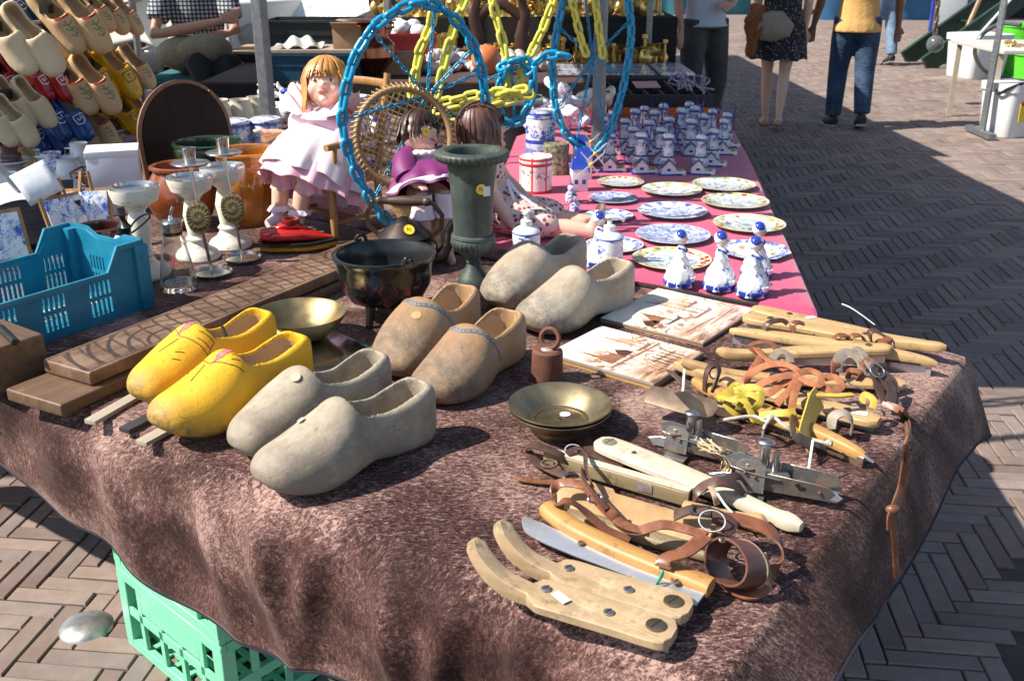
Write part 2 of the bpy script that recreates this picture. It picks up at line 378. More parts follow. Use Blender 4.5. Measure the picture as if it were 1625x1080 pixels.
m_pink = g.fin(g.mix(f, (.40,.035,.10), (.48,.055,.135)), .85, 0, Sheen_Weight=.25)
pk = [W(868, 413), W(1296, 491), W(1252, 388), W(1211, 303), W(1187, 246), W(1162, 203), W(1143, 172), W(955, 172), W(820, 215), W(790, 300), W(745, 385)]
pc = V(.45, 3.2, TZ); dense = []
for i in range(len(pk)):
    a, b = pk[i], pk[(i+1) % len(pk)]; k = max(2, int((b-a).length/.02))
    dense += [a.lerp(b, j/k) for j in range(k)]
mb = MB(); rings = []
for r_, dz in ((.0, 0), (.5, 0), (.9, 0), (.985, -.0005), (1.0, -.004), (1.008, -.02), (1.014, -.09), (1.02, -.17)):
    rr = []
    for i, p in enumerate(dense):
        q = pc.lerp(p, r_) if r_ <= 1 else p+(p-pc).normalized()*((r_-1)*1.6+(.007*math.sin(i*.55)+.005*math.sin(i*.23))*max(0, -dz)*8)
        q.z = TZ+.0005+dz; rr.append(q)
    rings.append(rr)
n = len(dense); vs_ = [p for r_ in rings for p in r_]
mb.add(vs_, [(k*n+i, k*n+(i+1) % n, (k+1)*n+(i+1) % n, (k+1)*n+i) for k in range(len(rings)-1) for i in range(n)])
t = thing('pink_tablecloth', 'bright pink cloth under the painted plates and windmills', 'tablecloth', (pc.x, pc.y, TZ))
obj('cloth', mb, m_pink, t, world=True, smooth=60)
t = thing('souvenir_table', 'trestle table under the pink cloth', 'table', (pc.x, pc.y, 0))
tp = [pc.lerp(p, .985) for p in pk]
obj('table_top', MB().prism([(p.x, p.y) for p in tp], TZ-.03, TZ-.003), m_tabletop, t, world=True)
for p in (W(1270,460), W(1140,195), W(840,240), W(880,400)):
    p = pc.lerp(p, .9); obj('leg', MB().sweep([(p.x, p.y, 0), (p.x, p.y, TZ-.03)], .025, n=4), m_tabletop, t, world=True)
# added dark strip, standing in for the shaded gap between the two tables
a, b = W(640, 388)+V(0,0,.004), W(1202, 487)+V(0,0,.004)
m_gapstrip = wood('dark_gap_strip', (.055,.035,.026), (.025,.016,.013))
tag(obj('table_gap_strip', MB().sweep([a, b], .009, .006, n=4, p=2), m_gapstrip, bev=.001), 'dark brown batten between the velvet cloth and the pink cloth', 'batten')
# ---- crates under the table, disc on the paving
m_mint = mat('mint_plastic', (.19,.58,.36), (.16,.52,.32), 25, .4, Subsurface_Weight=0.05, Subsurface_Radius=(.01,.01,.01))
def crate_mesh(L, B, Hh, m, t, z0, cols=5, rows=2):
    rim = MB(); th = .008
    for z in (.012, Hh-.014): 
        for s in (-1, 1):
            rim.box((0, s*(B/2-th), z0+z), (L, 2*th, .026)); rim.box((s*(L/2-th), 0, z0+z), (2*th, B-4*th, .0255))
    for sx in (-1, 1):
        for sy in (-1, 1): rim.box((sx*(L/2-.016), sy*(B/2-.016), z0+Hh/2), (.0335, .0335, Hh-.03))
    obj('crate_frame', rim, m, t, bev=.002, bseg=1)
    for s in (-1, 1):
        mb = MB()
        for k in range(1, cols): mb.box((-L/2+L*k/cols, s*(B/2-.006), z0+Hh/2), (.016, .009, Hh-.05))
        mb.box((0, s*(B/2-.005), z0+Hh*.5), (L-.06, .007, .022)); mb.box((0, s*(B/2-.005), z0+Hh*.75), (L*.56, .006, Hh*.30))
        obj('slotted_side', mb, m, t, bev=.001, bseg=1)
        mb = MB()
        for k in range(1, 4): mb.box((s*(L/2-.006), -B/2+B*k/4, z0+Hh/2), (.009, .016, Hh-.05))
        mb.box((s*(L/2-.005), 0, z0+Hh*.45), (.007, B-.06, .024)); obj('slotted_end', mb, m, t, bev=.001, bseg=1)
    bt = MB()
    for k in range(9): bt.box((0, -B/2+B*(k+.5)/9, z0+.006), (L-.03, .014, .008))
    for k in range(9): bt.box((-L/2+L*(k+.5)/9, 0, z0+.0055), (.014, B-.03, .006))
    obj('crate_floor', bt, m, t)
A = W(207, 1017, 0); B = W(280, 1080, 0); d = (B-A).normalized(); nn = V(-d.y, d.x, 0)
cen = A+d*.21+nn*.15; rz = math.atan2(d.y, d.x)
for k, lb in enumerate(('mint green slotted plastic crate standing on the bricks under the table', 'mint green slotted plastic crate stacked on top of another under the table')):
    t = thing('plastic_crate', lb, 'crate', (cen.x, cen.y, k*.212), rz, 'mint crates under the table')
    crate_mesh(.42, .31, .21, m_mint, t, 0)
m_alu = mat('worn_aluminium', (.62,.62,.60), (.42,.42,.42), 30, .38, .85, .15)
p = W(137, 993, 0); tag(obj('paving_stud', MB().lathe([(.0001,.018),(.02,.0175),(.045,.012),(.058,.004),(.062,-.004)], 32), m_alu, loc=p), 'round domed metal stud set in the brick paving beside the mint crate', 'stud')
# ================================================================= goods on the velvet: clogs, boards, pots, skates
def lerpl(tb, x): 
    if x <= tb[0][0]: return tb[0][1]
    for (a, p), (b, q) in zip(tb, tb[1:]):
        if x <= b: return p+(q-p)*(x-a)/(b-a)
    return tb[-1][1]
def smoothl(tb, x):                       # smooth curve through the table (Catmull-Rom)
    n = len(tb)
    if x <= tb[0][0]: return tb[0][1]
    if x >= tb[-1][0]: return tb[-1][1]
    for i in range(n-1):
        if x <= tb[i+1][0]:
            x0, y0 = tb[i]; x1, y1 = tb[i+1]; ym = tb[max(i-1, 0)]; yp = tb[min(i+2, n-1)]
            m0 = (y1-ym[1])/(x1-ym[0]+1e-9); m1 = (yp[1]-y0)/(yp[0]-x0+1e-9); h = x1-x0; t = (x-x0)/h
            return (2*t**3-3*t*t+1)*y0+(t**3-2*t*t+t)*h*m0+(-2*t**3+3*t*t)*y1+(t**3-t*t)*h*m1
def clog_shell(toe=0., side=1, vox=.0028, fat=1., simple=False):
    # x from the heel (0) to the toe (.30): sole line, top line, half width, sideways bend
    sole = [(0,.012),(.012,.001),(.075,0),(.098,.003),(.125,.010),(.155,.009),(.19,.003),(.225,.0),(.26,.007+toe*.4),(.285,.019+toe*.7),(.30,.036+toe)]
    top = [(0,.096),(.02,.099),(.05,.092),(.085,.084),(.105,.085),(.12,.092),(.138,.105),(.155,.115),(.17,.116),(.19,.107),(.22,.094+toe*.2),(.25,.081+toe*.5),(.28,.070+toe*.85),(.30,.052+toe)]
    wid = [(0,.016),(.006,.026),(.02,.036),(.05,.040),(.085,.039),(.12,.044),(.16,.051),(.20,.055),(.235,.053),(.265,.046),(.285,.036),(.296,.022),(.30,.010)]
    bend = [(0,0),(.1,-.003),(.2,.004),(.3,-.008)]
    mb = MB(); xs = [0,.0015,.004,.008,.014]+[.02+.004*i for i in range(61)]+[.268,.276,.283,.289,.294,.2975,.2995,.30]; n = 56
    rings = []
    for x in xs:
        zb, zt, w, by = smoothl(sole, x), smoothl(top, x), smoothl(wid, x)*fat, smoothl(bend, x)*side
        if x < .02: k = math.sqrt(max(0, 1-((.02-x)/.02)**2)); zc = (zb+zt)/2; zb = zc-(zc-zb)*(.55+.45*k); zt = zc+(zt-zc)*(.75+.25*k)
        h = (zt-zb); zm = zb+h*.40
        for j in range(n):
            a = 2*PI*j/n; c, s = math.cos(a), math.sin(a)
            kk = min(max((x-.10)/.05, 0), 1); kk = kk*kk*(3-2*kk); ez = .62 if s < 0 else .26+.74*kk; ey = .62 if s < 0 else .26+.66*kk; lean = 1-(.10*s if s > 0 else 0)*(1-kk)
            y = math.copysign(abs(c)**ey, c)*w*lean; z = zm+(math.copysign(abs(s)**ez, s))*((zt-zm) if s > 0 else (zm-zb))
            rings.append((x, y+by, z))
    k = len(xs); fs = [(i*n+j, i*n+(j+1) % n, (i+1)*n+(j+1) % n, (i+1)*n+j) for i in range(k-1) for j in range(n)]
    fs += [tuple(reversed(range(n))), tuple((k-1)*n+j for j in range(n))]; mb.add(rings, fs)
    cut = MB(); vs = []; cx = [.0125,.014,.018,.026,.04,.06,.085,.105,.118,.128,.136,.143,.15,.158,.17,.19,.205,.212]
    n = 24
    for x in cx:
        q = (x-.0125)/(.212-.0125); w = (smoothl(wid, x)*fat-.0135)*min(1, math.sqrt(max(.02, 1-((.03-x)/.0178)**2)) if x < .03 else 1)
        if x > .12: w *= max(.12, 1-((x-.12)/.094)**2*.55)
        zt = .17 if x < .136 else max(smoothl(top, x)-.011, .17-(x-.136)*3.4); zb = .020+max(0, x-.17)*.3
        by = smoothl(bend, x)*side
        if x > .2: zt = min(zt, .06)
        for j in range(n):
            a = 2*PI*j/n; c, s = math.cos(a), math.sin(a)
            vs.append((x, math.copysign(abs(c)**.6, c)*w*(1 if s < 0 else 1-.16*s)+by, (zb+zt)/2+math.copysign(abs(s)**.6, s)*(zt-zb)/2))
    k = len(cx); cut.add(vs, [(i*n+j, i*n+(j+1) % n, (i+1)*n+(j+1) % n, (i+1)*n+j) for i in range(k-1) for j in range(n)]+[tuple(reversed(range(n))), tuple((k-1)*n+j for j in range(n))])
    return remesh(mb, vox, 7, .5, cut)
def bvh(me): return BVHTree.FromPolygons([v.co for v in me.vertices], [p.vertices for p in me.polygons])
def paint(me_bvh, lines, r=.0011, up=.0004, d=V(0,0,-1), z=.3):   # thin brush lines laid on a surface
    mb = MB()
    for ln in lines:
        pts = []
        for (a, b), (c, e) in zip(ln, ln[1:]):
            k = max(2, int(math.hypot(c-a, e-b)/.004))
            pts += [(a+(c-a)*i/k, b+(e-b)*i/k) for i in range(k)]
        pts.append(ln[-1]); out = []; nr = []
        for x, y in pts:
            h = me_bvh.ray_cast(V(x, y, z), d)
            if h[0]: out.append(h[0]+h[1]*up); nr.append(tuple(h[1]))
        if len(out) > 1: mb.sweep(out, r, .0004, n=4, up=nr)
    return mb
def clogwood(name, c1, c2, c3, inside, paintc=None, wl=.5, toe=None, tr=(.255,.30)):
    g = G(name); co = g.co(); st = g.co(scale=(.25,1,1))
    f = g.noise(st, 45, 7, .7, .6); f2 = g.noise(co, 13, 5, .7); f3 = g.noise(g.co(loc=(2,5,1)), 30, 8, .8)
    col = g.mix(g.sm(f, .3, .72), c2, c1); col = g.mix(g.sm(f2, .40, .66), col, g.mix(.8, col, c3)); col = g.mix(g.math('MULTIPLY', g.sm(f3, .56, .70), .35), col, c3)
    cr = g.vor(g.co(scale=(.5,1.6,1.2), rot=(.3,.2,.5)), 60, 'Distance', 'DISTANCE_TO_EDGE'); crm = g.math('MULTIPLY', g.math('SUBTRACT', 1, g.sm(cr, .0, .03)), g.sm(g.noise(co, 38, 4, .7, 1), .60, .66))
    x, y, z = g.xyz(co)
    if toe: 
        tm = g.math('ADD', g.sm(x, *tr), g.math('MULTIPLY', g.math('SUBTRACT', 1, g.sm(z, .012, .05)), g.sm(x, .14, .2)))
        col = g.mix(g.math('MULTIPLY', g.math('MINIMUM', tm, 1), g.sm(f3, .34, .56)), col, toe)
    if inside:   # bare wood inside: faces that look inwards
        nrm = g.n('ShaderNodeNewGeometry').outputs['Pointiness']
    col = g.mix(g.math('MULTIPLY', crm, .8), col, (.045,.032,.022))
    g.bump(g.math('SUBTRACT', g.math('ADD', g.math('MULTIPLY', f, .5), f3), g.math('MULTIPLY', crm, 1.5)), .6, .0032)
    return g.fin(col, g.math('MULTIPLY_ADD', f2, .25, .48), 0, Specular_IOR_Level=.35)
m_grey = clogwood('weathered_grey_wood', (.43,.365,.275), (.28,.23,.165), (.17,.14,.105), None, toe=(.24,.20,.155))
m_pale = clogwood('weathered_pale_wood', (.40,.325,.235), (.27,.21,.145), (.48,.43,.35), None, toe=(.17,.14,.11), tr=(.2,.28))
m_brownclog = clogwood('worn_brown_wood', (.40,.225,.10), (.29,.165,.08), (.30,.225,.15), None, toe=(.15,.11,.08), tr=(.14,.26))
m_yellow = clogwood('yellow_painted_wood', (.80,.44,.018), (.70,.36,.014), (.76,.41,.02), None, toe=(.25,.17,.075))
m_rawin = clogwood('bare_clog_wood', (.46,.33,.20), (.36,.25,.15), (.42,.31,.2), None)
m_ink = mat('black_paint', (.02,.018,.016), rough=.5); m_redp = mat('worn_red_paint', (.50,.05,.06), (.55,.22,.2), 90, .5)
def split_inside(me, m_out, m_in, side, fat):     # the cavity keeps bare wood
    me.materials.append(m_out); me.materials.append(m_in)
    bt = bvh(me)
    for p in me.polygons:
        c = p.center
        if .010 < c.x < .215 and c.z > .016:
            h = bt.ray_cast(c+p.normal*.0015, p.normal)
            if h[0] is not None and h[3] < .13: p.material_index = 1
SHELL = {}
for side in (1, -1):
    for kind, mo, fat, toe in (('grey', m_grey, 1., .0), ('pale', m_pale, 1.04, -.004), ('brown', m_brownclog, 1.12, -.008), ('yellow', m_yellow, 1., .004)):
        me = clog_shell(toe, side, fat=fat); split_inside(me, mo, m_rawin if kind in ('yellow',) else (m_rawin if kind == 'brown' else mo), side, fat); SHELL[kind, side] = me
def place_clog(kind, side, heel, toe, zt, label, L=None, z=TZ, group=None):
    a = W(*heel, z); b = W(*toe, zt); d = b-a; d.z = 0; ln = L or d.length
    s = ln/.29; o = ob_of('clog', SHELL[kind, side], None)
    yaw = math.atan2(d.y, d.x)
    t = thing('wooden_clog', label, 'clog', (a.x, a.y, z), yaw, group); o.name = 'shell'; o.parent = t; o.scale = (s,)*3
    return t, s
GA, _ = place_clog('grey', 1, (682, 690), (428, 772), .82, 'weathered grey clog with a faint red dot and white scuff, beside its mate', .285)
GB, _ = place_clog('grey', -1, (612, 638), (350, 728), .82, 'weathered grey clog with a round cream price sticker near the opening', .285)
YA, sy = place_clog('yellow', 1, (488, 608), (268, 683), .83, 'yellow painted clog with worn pink instep and black lines, beside the grey clogs', .285, .808)
YB, sy2 = place_clog('yellow', -1, (432, 566), (196, 645), .83, 'yellow painted clog with a thin black rod sticking up from its opening', .285, .808)
BA_, sb_ = place_clog('brown', 1, (815, 562), (695, 632), .81, 'scratched brown clog with leather band, beside the rusty weight', .275)
BB, sb2 = place_clog('brown', -1, (742, 522), (610, 600), .81, 'scratched brown clog with leather band and faint yellow sticker, beside the black pot', .29)
PA, _ = place_clog('pale', 1, (992, 480), (837, 522), .82, 'pale weathered clog whose heel touches the sepia tile pictures', .295)
PB, _ = place_clog('pale', -1, (915, 440), (762, 490), .82, 'pale weathered clog behind its mate, beside the dark green urn', .31)
for t_, sd, s in ((YA, 1, sy), (YB, -1, sy2)):
    bt = bvh(SHELL['yellow', sd]); q = lambda l: [[(x, y*sd) for x, y in a] for a in l]
    ln = q([[(.158,-.04),(.178,-.046),(.188,-.026),(.196,-.002)],[(.196,-.002),(.18,.03),(.165,.045)],[(.15,-.036),(.158,-.022)],[(.158,-.04),(.17,-.02)],[(.17,-.043),(.18,-.026)],
            [(.155,.024),(.165,.018)],[(.161,.032),(.172,.026)],[(.212,-.03),(.222,-.02)],[(.225,-.034),(.234,-.026)],[(.2,-.004),(.235,.004)]])
    o = obj('painted_line', paint(bt, ln, .0009), m_ink, t_); o.scale = (s,)*3
    rd = MB(); st = [(.150+.0032*i) for i in range(16)]; pts = []; nr = []
    for x in st:
        h = bt.ray_cast(V(x, .006*sd, .3), V(0,0,-1))
        if h[0]: pts.append(h[0]+h[1]*.0003); nr.append(tuple(h[1]))
    rd.sweep(pts, [.008]*10+[.006,.004,.003,.002,.001,.0005], .0004, n=6, up=nr); o = obj('red_flash', rd, m_redp, t_); o.scale = (s,)*3
rod = MB(); a = W(420, 590, .86); rod.sweep([W(383,577,.845), W(372,560,.865), W(352,517,.905)], .0026, n=8)
obj('rod', rod, m_ink, thing('black_rod', 'thin bent black rod standing in the opening of a yellow clog', 'rod', W(383,577,.845)), world=True)
m_stick = mat('yellow_price_sticker', (.85,.60,.03), (.8,.52,.03), 60, .5); m_cream = mat('cream_price_sticker', (.62,.48,.27), rough=.5)
def sticker(bt, parent, x, y, r, m, s, ink='', d=V(0,0,-1), name='price_sticker'):
    h = bt.ray_cast(V(x, y, .3), d)
    if not h[0]: return
    M = h[1].to_track_quat('Z', 'Y').to_matrix()
    vs = [h[0]+h[1]*.0007]+[h[0]+M@V(r*math.cos(a*PI/10), r*math.sin(a*PI/10), .0003) for a in range(20)]
    vs2 = []
    for v in vs:
        k = bt.find_nearest(v); vs2.append(k[0]+k[1]*.0008)
    o = obj(name, MB().add(vs2, [(0, 1+i, 1+(i+1) % 20) for i in range(20)]), m, parent); o.scale = (s,)*3
    return o
sticker(bvh(SHELL['grey',-1]), GB, .182, .012, .0078, m_cream, 1); sticker(bvh(SHELL['grey',1]), GA, .182, -.026, .0028, mat('red_dot', (.5,.12,.06)), 1)
sticker(bvh(SHELL['brown',-1]), BB, .205, .012, .009, mat('faded_yellow_sticker', (.5,.33,.12)), 1)
sticker(bvh(SHELL['grey',1]), GA, .215, -.014, .0055, mat('white_scuff', (.56,.50,.42)), 1, name='white_scuff')
m_leather_d = mat('dark_leather_band', (.05,.045,.045), (.085,.08,.08), 60, .5)
for t_, sd, s in ((BA_, 1, sb_), (BB, -1, sb2)):
    bt = bvh(SHELL['brown', sd]); pts = []; nr = []
    for i in range(25):
        a = R(-85+170*i/24); yy = math.sin(a)*.07; x = .184-.045*abs(math.sin(a))**1.5
        h = bt.ray_cast(V(x, math.sin(a)*.2, .045+math.cos(a)*.2), V(0, -math.sin(a), -math.cos(a)))
        if h[0]: pts.append(h[0]+h[1]*.0008); nr.append(tuple(h[1]))
    o = obj('leather_band', MB().sweep(pts, .0046, .0012, n=6, up=nr, p=4), mat('grey_leather_band', (.20,.21,.21), (.12,.12,.12), 60, .5), t_); o.scale = (s,)*3
    st = MB()
    for p, nn_ in list(zip(pts, nr))[1:-1:1]: st.ball(p+Vector(nn_)*.001, (.0016,.0016,.0008), 4)
    o = obj('band_holes', st, m_ink, t_); o.scale = (s,)*3; o['kind'] = 'stuff'
# ---- slats below the yellow clogs
m_slat1 = wood('pale_slat', (.42,.36,.28), (.30,.25,.19)); m_slat2 = wood('dark_slat', (.045,.045,.04), (.025,.025,.022)); 
for (a, b, m, lb) in (((150,667),(215,630),m_slat1,'pale wooden ruler poking out under the toe of a yellow clog'), ((205,680),(300,632),m_slat2,'black wooden ruler under the yellow clogs'), ((232,700),(345,640),m_slat1,'pale wooden ruler under the toe of the yellow clog with pink instep')):
    p, q = W(*a, .803), W(*b, .803); d = (q-p).normalized(); c = p+d*.10
    tag(obj('wooden_ruler', MB().box((0,0,0), (.22,.022,.0075)), m, loc=(c.x, c.y, .8042), rot=(0,0,math.atan2(d.y,d.x)), bev=.001), lb, 'ruler', 'rulers under the yellow clogs')
# ---- two carved boards
g = G('carved_oak'); co = g.co(); x, y, z = g.xyz(co); f = g.noise(g.co(scale=(.06,1,1)), 60, 7, .7, .5); f2 = g.noise(co, 10, 5, .7)
xx = g.math('ADD', x, g.math('MULTIPLY', g.math('SINE', g.math('MULTIPLY', y, 40)), .006))
def lines(c, sc, wdt): return g.math('LESS_THAN', g.math('ABSOLUTE', g.math('SUBTRACT', g.math('FRACT', g.math('MULTIPLY', c, sc)), .5)), wdt)
d1 = lines(g.math('ADD', g.math('MULTIPLY', xx, .62), y), 27, .09); d2 = lines(g.math('SUBTRACT', g.math('MULTIPLY', xx, .9), g.math('MULTIPLY', y, .42)), 34, .09)
arc = lines(g.math('SQRT', g.math('ADD', g.math('POWER', g.math('SUBTRACT', g.math('ABSOLUTE', x), .30), 2), g.math('POWER', g.math('ADD', y, .06), 2))), 30, .10)
mid = g.math('LESS_THAN', g.math('ABSOLUTE', g.math('ADD', x, .03)), .24); edge = g.math('LESS_THAN', g.math('ABSOLUTE', y), .047); top = g.math('GREATER_THAN', z, .0115)
cv = g.math('ADD', g.math('MULTIPLY', mid, g.math('MAXIMUM', d1, d2)), g.math('MULTIPLY', g.math('SUBTRACT', 1, mid), g.math('MAXIMUM', arc, g.math('MULTIPLY', d2, .8))))
brd = g.math('LESS_THAN', g.math('ABSOLUTE', g.math('SUBTRACT', g.math('ABSOLUTE', y), .05)), .0016)
cv = g.math('MULTIPLY', g.math('MAXIMUM', g.math('MULTIPLY', cv, edge), brd), top)
col = g.mix(g.sm(f, .3, .7), (.07,.036,.019), (.18,.10,.055)); col = g.mix(g.sm(f2, .45, .7), col, (.26,.165,.105)); col = g.mix(g.math('MULTIPLY', cv, .8), col, (.02,.011,.007))
g.bump(g.math('SUBTRACT', g.math('MULTIPLY', f, .25), g.math('MULTIPLY', cv, 1.6)), 1, .0035); m_carved = g.fin(col, g.math('MULTIPLY_ADD', f, .2, .36), 0)
m_oak = wood('dark_oak_board', (.17,.10,.055), (.08,.044,.025), worn=(.26,.18,.11), wl=.6)
def board(name, p, q, Wd, th, z, m, lb):
    d = (q-p); L = d.length; c = (p+q)/2
    return tag(obj(name, MB().box((0,0,0), (L, Wd, th)), m, loc=(c.x, c.y, z+th/2+.001), rot=(0,0,math.atan2(d.y, d.x)), bev=.004, bseg=3), lb, 'board')
lo = (W(52,632,.82), W(610,395,.82)); up = (W(92,592,.84), W(640,372,.84)); nrm = V(-.8,.58,0)
board('carved_board', lo[0]+V(0,0,0), lo[1], .135, .022, TZ, m_oak, 'dark oak board lying flat on the velvet underneath the carved board')
board('carved_board', up[0]+V(.01,.01,0), up[1], .118, .024, TZ+.024, m_carved, 'long dark oak board carved with criss-cross and leaf grooves, upper of two')
# ---- wood block with an iron rod, left of the boards
p = W(-10, 560, .84); t = thing('wooden_block', 'worn end-grain timber block with an iron rod, beside the blue crate', 'block', (p.x, p.y, TZ), R(-35))
obj('timber', MB().box((0,0,.04), (.17,.10,.08)), m_oak, t, bev=.006, bseg=3); obj('iron_rod', MB().sweep([(-.02,.02,.088),(.10,-.01,.086)], .006, n=8), mat('black_iron', (.03,.03,.032), rough=.45, metal=.6), t)
# ---- blue crate
m_blue = mat('blue_plastic', (.012,.19,.29), (.010,.155,.25), 20, .35, c3=(.02,.22,.33))
def blue_crate(cen, rz, L, B, Hc, Hd, label):
    t = thing('blue_crate', label, 'crate', cen, rz)
    th = .004
    def side(mb, L, Hd, sw, ends):        # one wall in the xz plane with high ends and rows of slots
        hi = Hc; step = .035
        zs = [.014, Hd*.33, Hd*.66, Hd-.012]
        poly = [(-L/2, 0), (L/2, 0), (L/2, hi), (L/2-ends, hi), (L/2-ends-step, Hd), (-L/2+ends+step, Hd), (-L/2+ends, hi), (-L/2, hi)]
        return poly
    for k, (a, Ln, off, hd) in enumerate(((0, L, B/2, Hd), (PI, L, B/2, Hd), (PI/2, B, L/2, Hc*.9), (-PI/2, B, L/2, Hc*.9))):
        M = rotm('Z', a)@rotm('X', PI/2); mb = MB()
        ends = .055; step = .03
        n0 = int(Ln/.0125); sl = [(-Ln/2+.03+i*.0125) for i in range(n0-4)]
        # wall built as bars round the slots
        def rect(x0, x1, z0, z1, t2=th): mb.box(M@V((x0+x1)/2, (z0+z1)/2, 0)+rotm('Z', a)@V(0, -off, 0), (1,1,1), M=M@Matrix.Diagonal((x1-x0, z1-z0, t2)))
        rect(-Ln/2, Ln/2, 0, .018); rect(-Ln/2, Ln/2, .050, .058)
        rows = ((.018, .050), (.058, .088)) if True else ()
        for z0, z1 in rows:
            x = -Ln/2
            grp = [(-Ln/2+.10*j+.03, -Ln/2+.10*j+.085) for j in range(int(Ln/.10))]
            for g0, g1 in grp:
                g1 = min(g1, Ln/2-.02)
                if g1 <= g0: continue
                rect(x, g0, z0, z1); xx = g0
                while xx+.0105 < g1: rect(xx+.0045, xx+.0105, z0, z1); xx += .0105
                x = xx
            rect(x, Ln/2, z0, z1)
        rect(-Ln/2, Ln/2, .088, hd)
        if hd < Hc-.01:
            for s in (-1, 1):
                x0 = s*Ln/2; x1 = s*(Ln/2-ends); x2 = s*(Ln/2-ends-step)
                pl = [(x0, hd), (x2, hd), (x1, Hc), (x0, Hc)]
                if s > 0: pl = pl[::-1]
                o0 = rotm('Z', a)@V(0, -off, 0); mb.prism(pl, -th/2, th/2, M=M, c=o0)
        rim = MB()
        rimp = [(-Ln/2, Hc), (-Ln/2+ends, Hc), (-Ln/2+ends+step, hd), (Ln/2-ends-step, hd), (Ln/2-ends, Hc), (Ln/2, Hc)] if hd < Hc-.01 else [(-Ln/2, hd), (Ln/2, hd)]
        mb.sweep([M@V(x, z, .004)+rotm('Z', a)@V(0, -off, 0) for x, z in rimp], .007, .004, n=6, p=4, up=tuple(rotm('Z', a)@V(0,-1,0)) )
        obj('slotted_wall', mb, m_blue, t)
    for sx in (-1, 1):
        for sy in (-1, 1): obj('corner_post', MB().box((sx*(L/2-.005), sy*(B/2-.005), Hc/2), (.030,.030,Hc-.002), taper=1.08), m_blue, t, bev=.004)
    obj('crate_floor', MB().box((0,0,.004), (L-.01,B-.01,.006)), m_blue, t)
    return t
c = W(243, 487); f0 = W(70, 545); d = (f0-c); d.z = 0; d.normalize(); nn = V(d.y, -d.x, 0); nn = nn if nn.y > 0 else -nn
cc = c+d*.24+nn*.118
bcr = blue_crate((cc.x, cc.y, TZ+.001), math.atan2(d.y, d.x)+PI, .46, .235, .142, .094, 'blue slotted plastic crate with high corners holding small wooden things')
m_clip = wood('small_wood', (.55,.40,.20), (.40,.27,.12)); rr = random.Random(4)
for i in range(7):
    p = cc+d*rr.uniform(-.1,.12)+nn*rr.uniform(-.08,.05); a = rr.uniform(0,3)
    tag(obj('wooden_spoon', MB().sweep([(-.06,0,.012),(0,0,.014),(.05,0,.014),(.066,0,.014),(.08,0,.012)], [.004,.004,.005,.012,.004], [.003,.003,.003,.004,.002], n=8), [m_clip, mat('white_enamel', (.7,.68,.62), rough=.3), m_clip][i % 3], loc=(p.x, p.y, TZ+.008+.016*(i % 3)), rot=(0,0,a)), 'small spoon lying among others in the blue crate', 'spoon', 'spoons in the blue crate')
# ---- brass bowl on a bevelled mirror
m_brass = mat('aged_brass', (.36,.28,.14), (.24,.18,.09), 22, .42, .95, .1, c3=(.17,.135,.075))
m_brassd = mat('dark_brass', (.36,.29,.175), (.25,.20,.12), 26, .44, .95, .08, c3=(.20,.16,.10))
p = W(480, 565); t = thing('mirror_tile', 'square mirror with a green glass edge lying under the brass bowl', 'mirror', (p.x, p.y, TZ+.001), R(40))
obj('glass_edge', MB().box((0,0,.003), (.22,.22,.006)), mat('green_glass_edge', (.02,.22,.13), rough=.1), t, bev=.001)
obj('mirror_face', MB().box((0,0,.0075), (.214,.214,.003), taper=.93), mat('mirror_silver', (.75,.78,.76), (.72,.75,.74), rough=.13, metal=1), t)
p = W(468, 548); tag(obj('brass_bowl', MB().lathe([(.0001,.003),(.035,.002),(.05,.010),(.074,.032),(.084,.046),(.087,.047),(.087,.044),(.077,.028),(.052,.004),(.036,-.002),(.0001,-.002)], 48), m_brass, loc=(p.x+.01, p.y+.02, TZ+.013)), 'shallow aged brass bowl standing on the mirror behind the yellow clogs', 'bowl')
# ---- black cauldron
g = G('black_enamel_rust'); co = g.co(); f = g.noise(co, 34, 6, .75, 1.2); z = g.xyz(co)[2]
msk = g.math('MULTIPLY', g.sm(f, .54, .60), g.math('MULTIPLY', g.sm(z, .02, .04), g.math('SUBTRACT', 1, g.sm(z, .085, .10))))
g.bump(f, .15, .001); m_pot = g.fin(g.mix(msk, (.012,.012,.012), (.20,.03,.02)), g.math('MULTIPLY_ADD', msk, .4, .16), 0, Coat_Weight=.3)
m_black = mat('black_enamel', (.012,.012,.013), (.02,.02,.02), 60, .25)
p = W(612, 500, .81); t = thing('cauldron', 'black enamelled three-legged cooking pot with bail handle and rust-red flaking', 'pot', (p.x, p.y+.02, TZ))
obj('pot_body', MB().lathe([(.0001,.03),(.04,.03),(.075,.045),(.092,.075),(.095,.105),(.098,.122),(.104,.13),(.104,.135)], 48), m_pot, t); obj('pot_inside', MB().lathe([(.104,.135),(.098,.134),(.092,.122),(.089,.1),(.086,.078),(.07,.05),(.04,.037),(.0001,.036)], 48), m_black, t)
for k in range(3):
    a = 2*PI*k/3-1.95; obj('leg', MB().sweep([(.062*math.cos(a),.062*math.sin(a),.05),(.07*math.cos(a),.07*math.sin(a),.02),(.073*math.cos(a),.073*math.sin(a),.0)], [.012,.008,.0075], n=10), m_black, t)
for a in (R(-55), R(125)):
    e = V(math.cos(a), math.sin(a), 0)*.1; tr = MB(); tr.sweep([e+V(0,0,.128)+V(math.cos(a)*.0, math.sin(a)*0, 0)+(V(0,0,1)*math.cos(q)+V(-math.sin(a), math.cos(a), 0)*math.sin(q))*.011+V(0,0,.011) for q in [i*PI/6 for i in range(12)]], .0042, n=6, closed=True, up=(.2,.3,.1)); obj('ear', tr, m_black, t)
bl = [V(math.cos(R(-55)+x)*.094, math.sin(R(-55)+x)*.094, .139-.012*math.sin(x)) for x in [i*PI/20 for i in range(21)]]
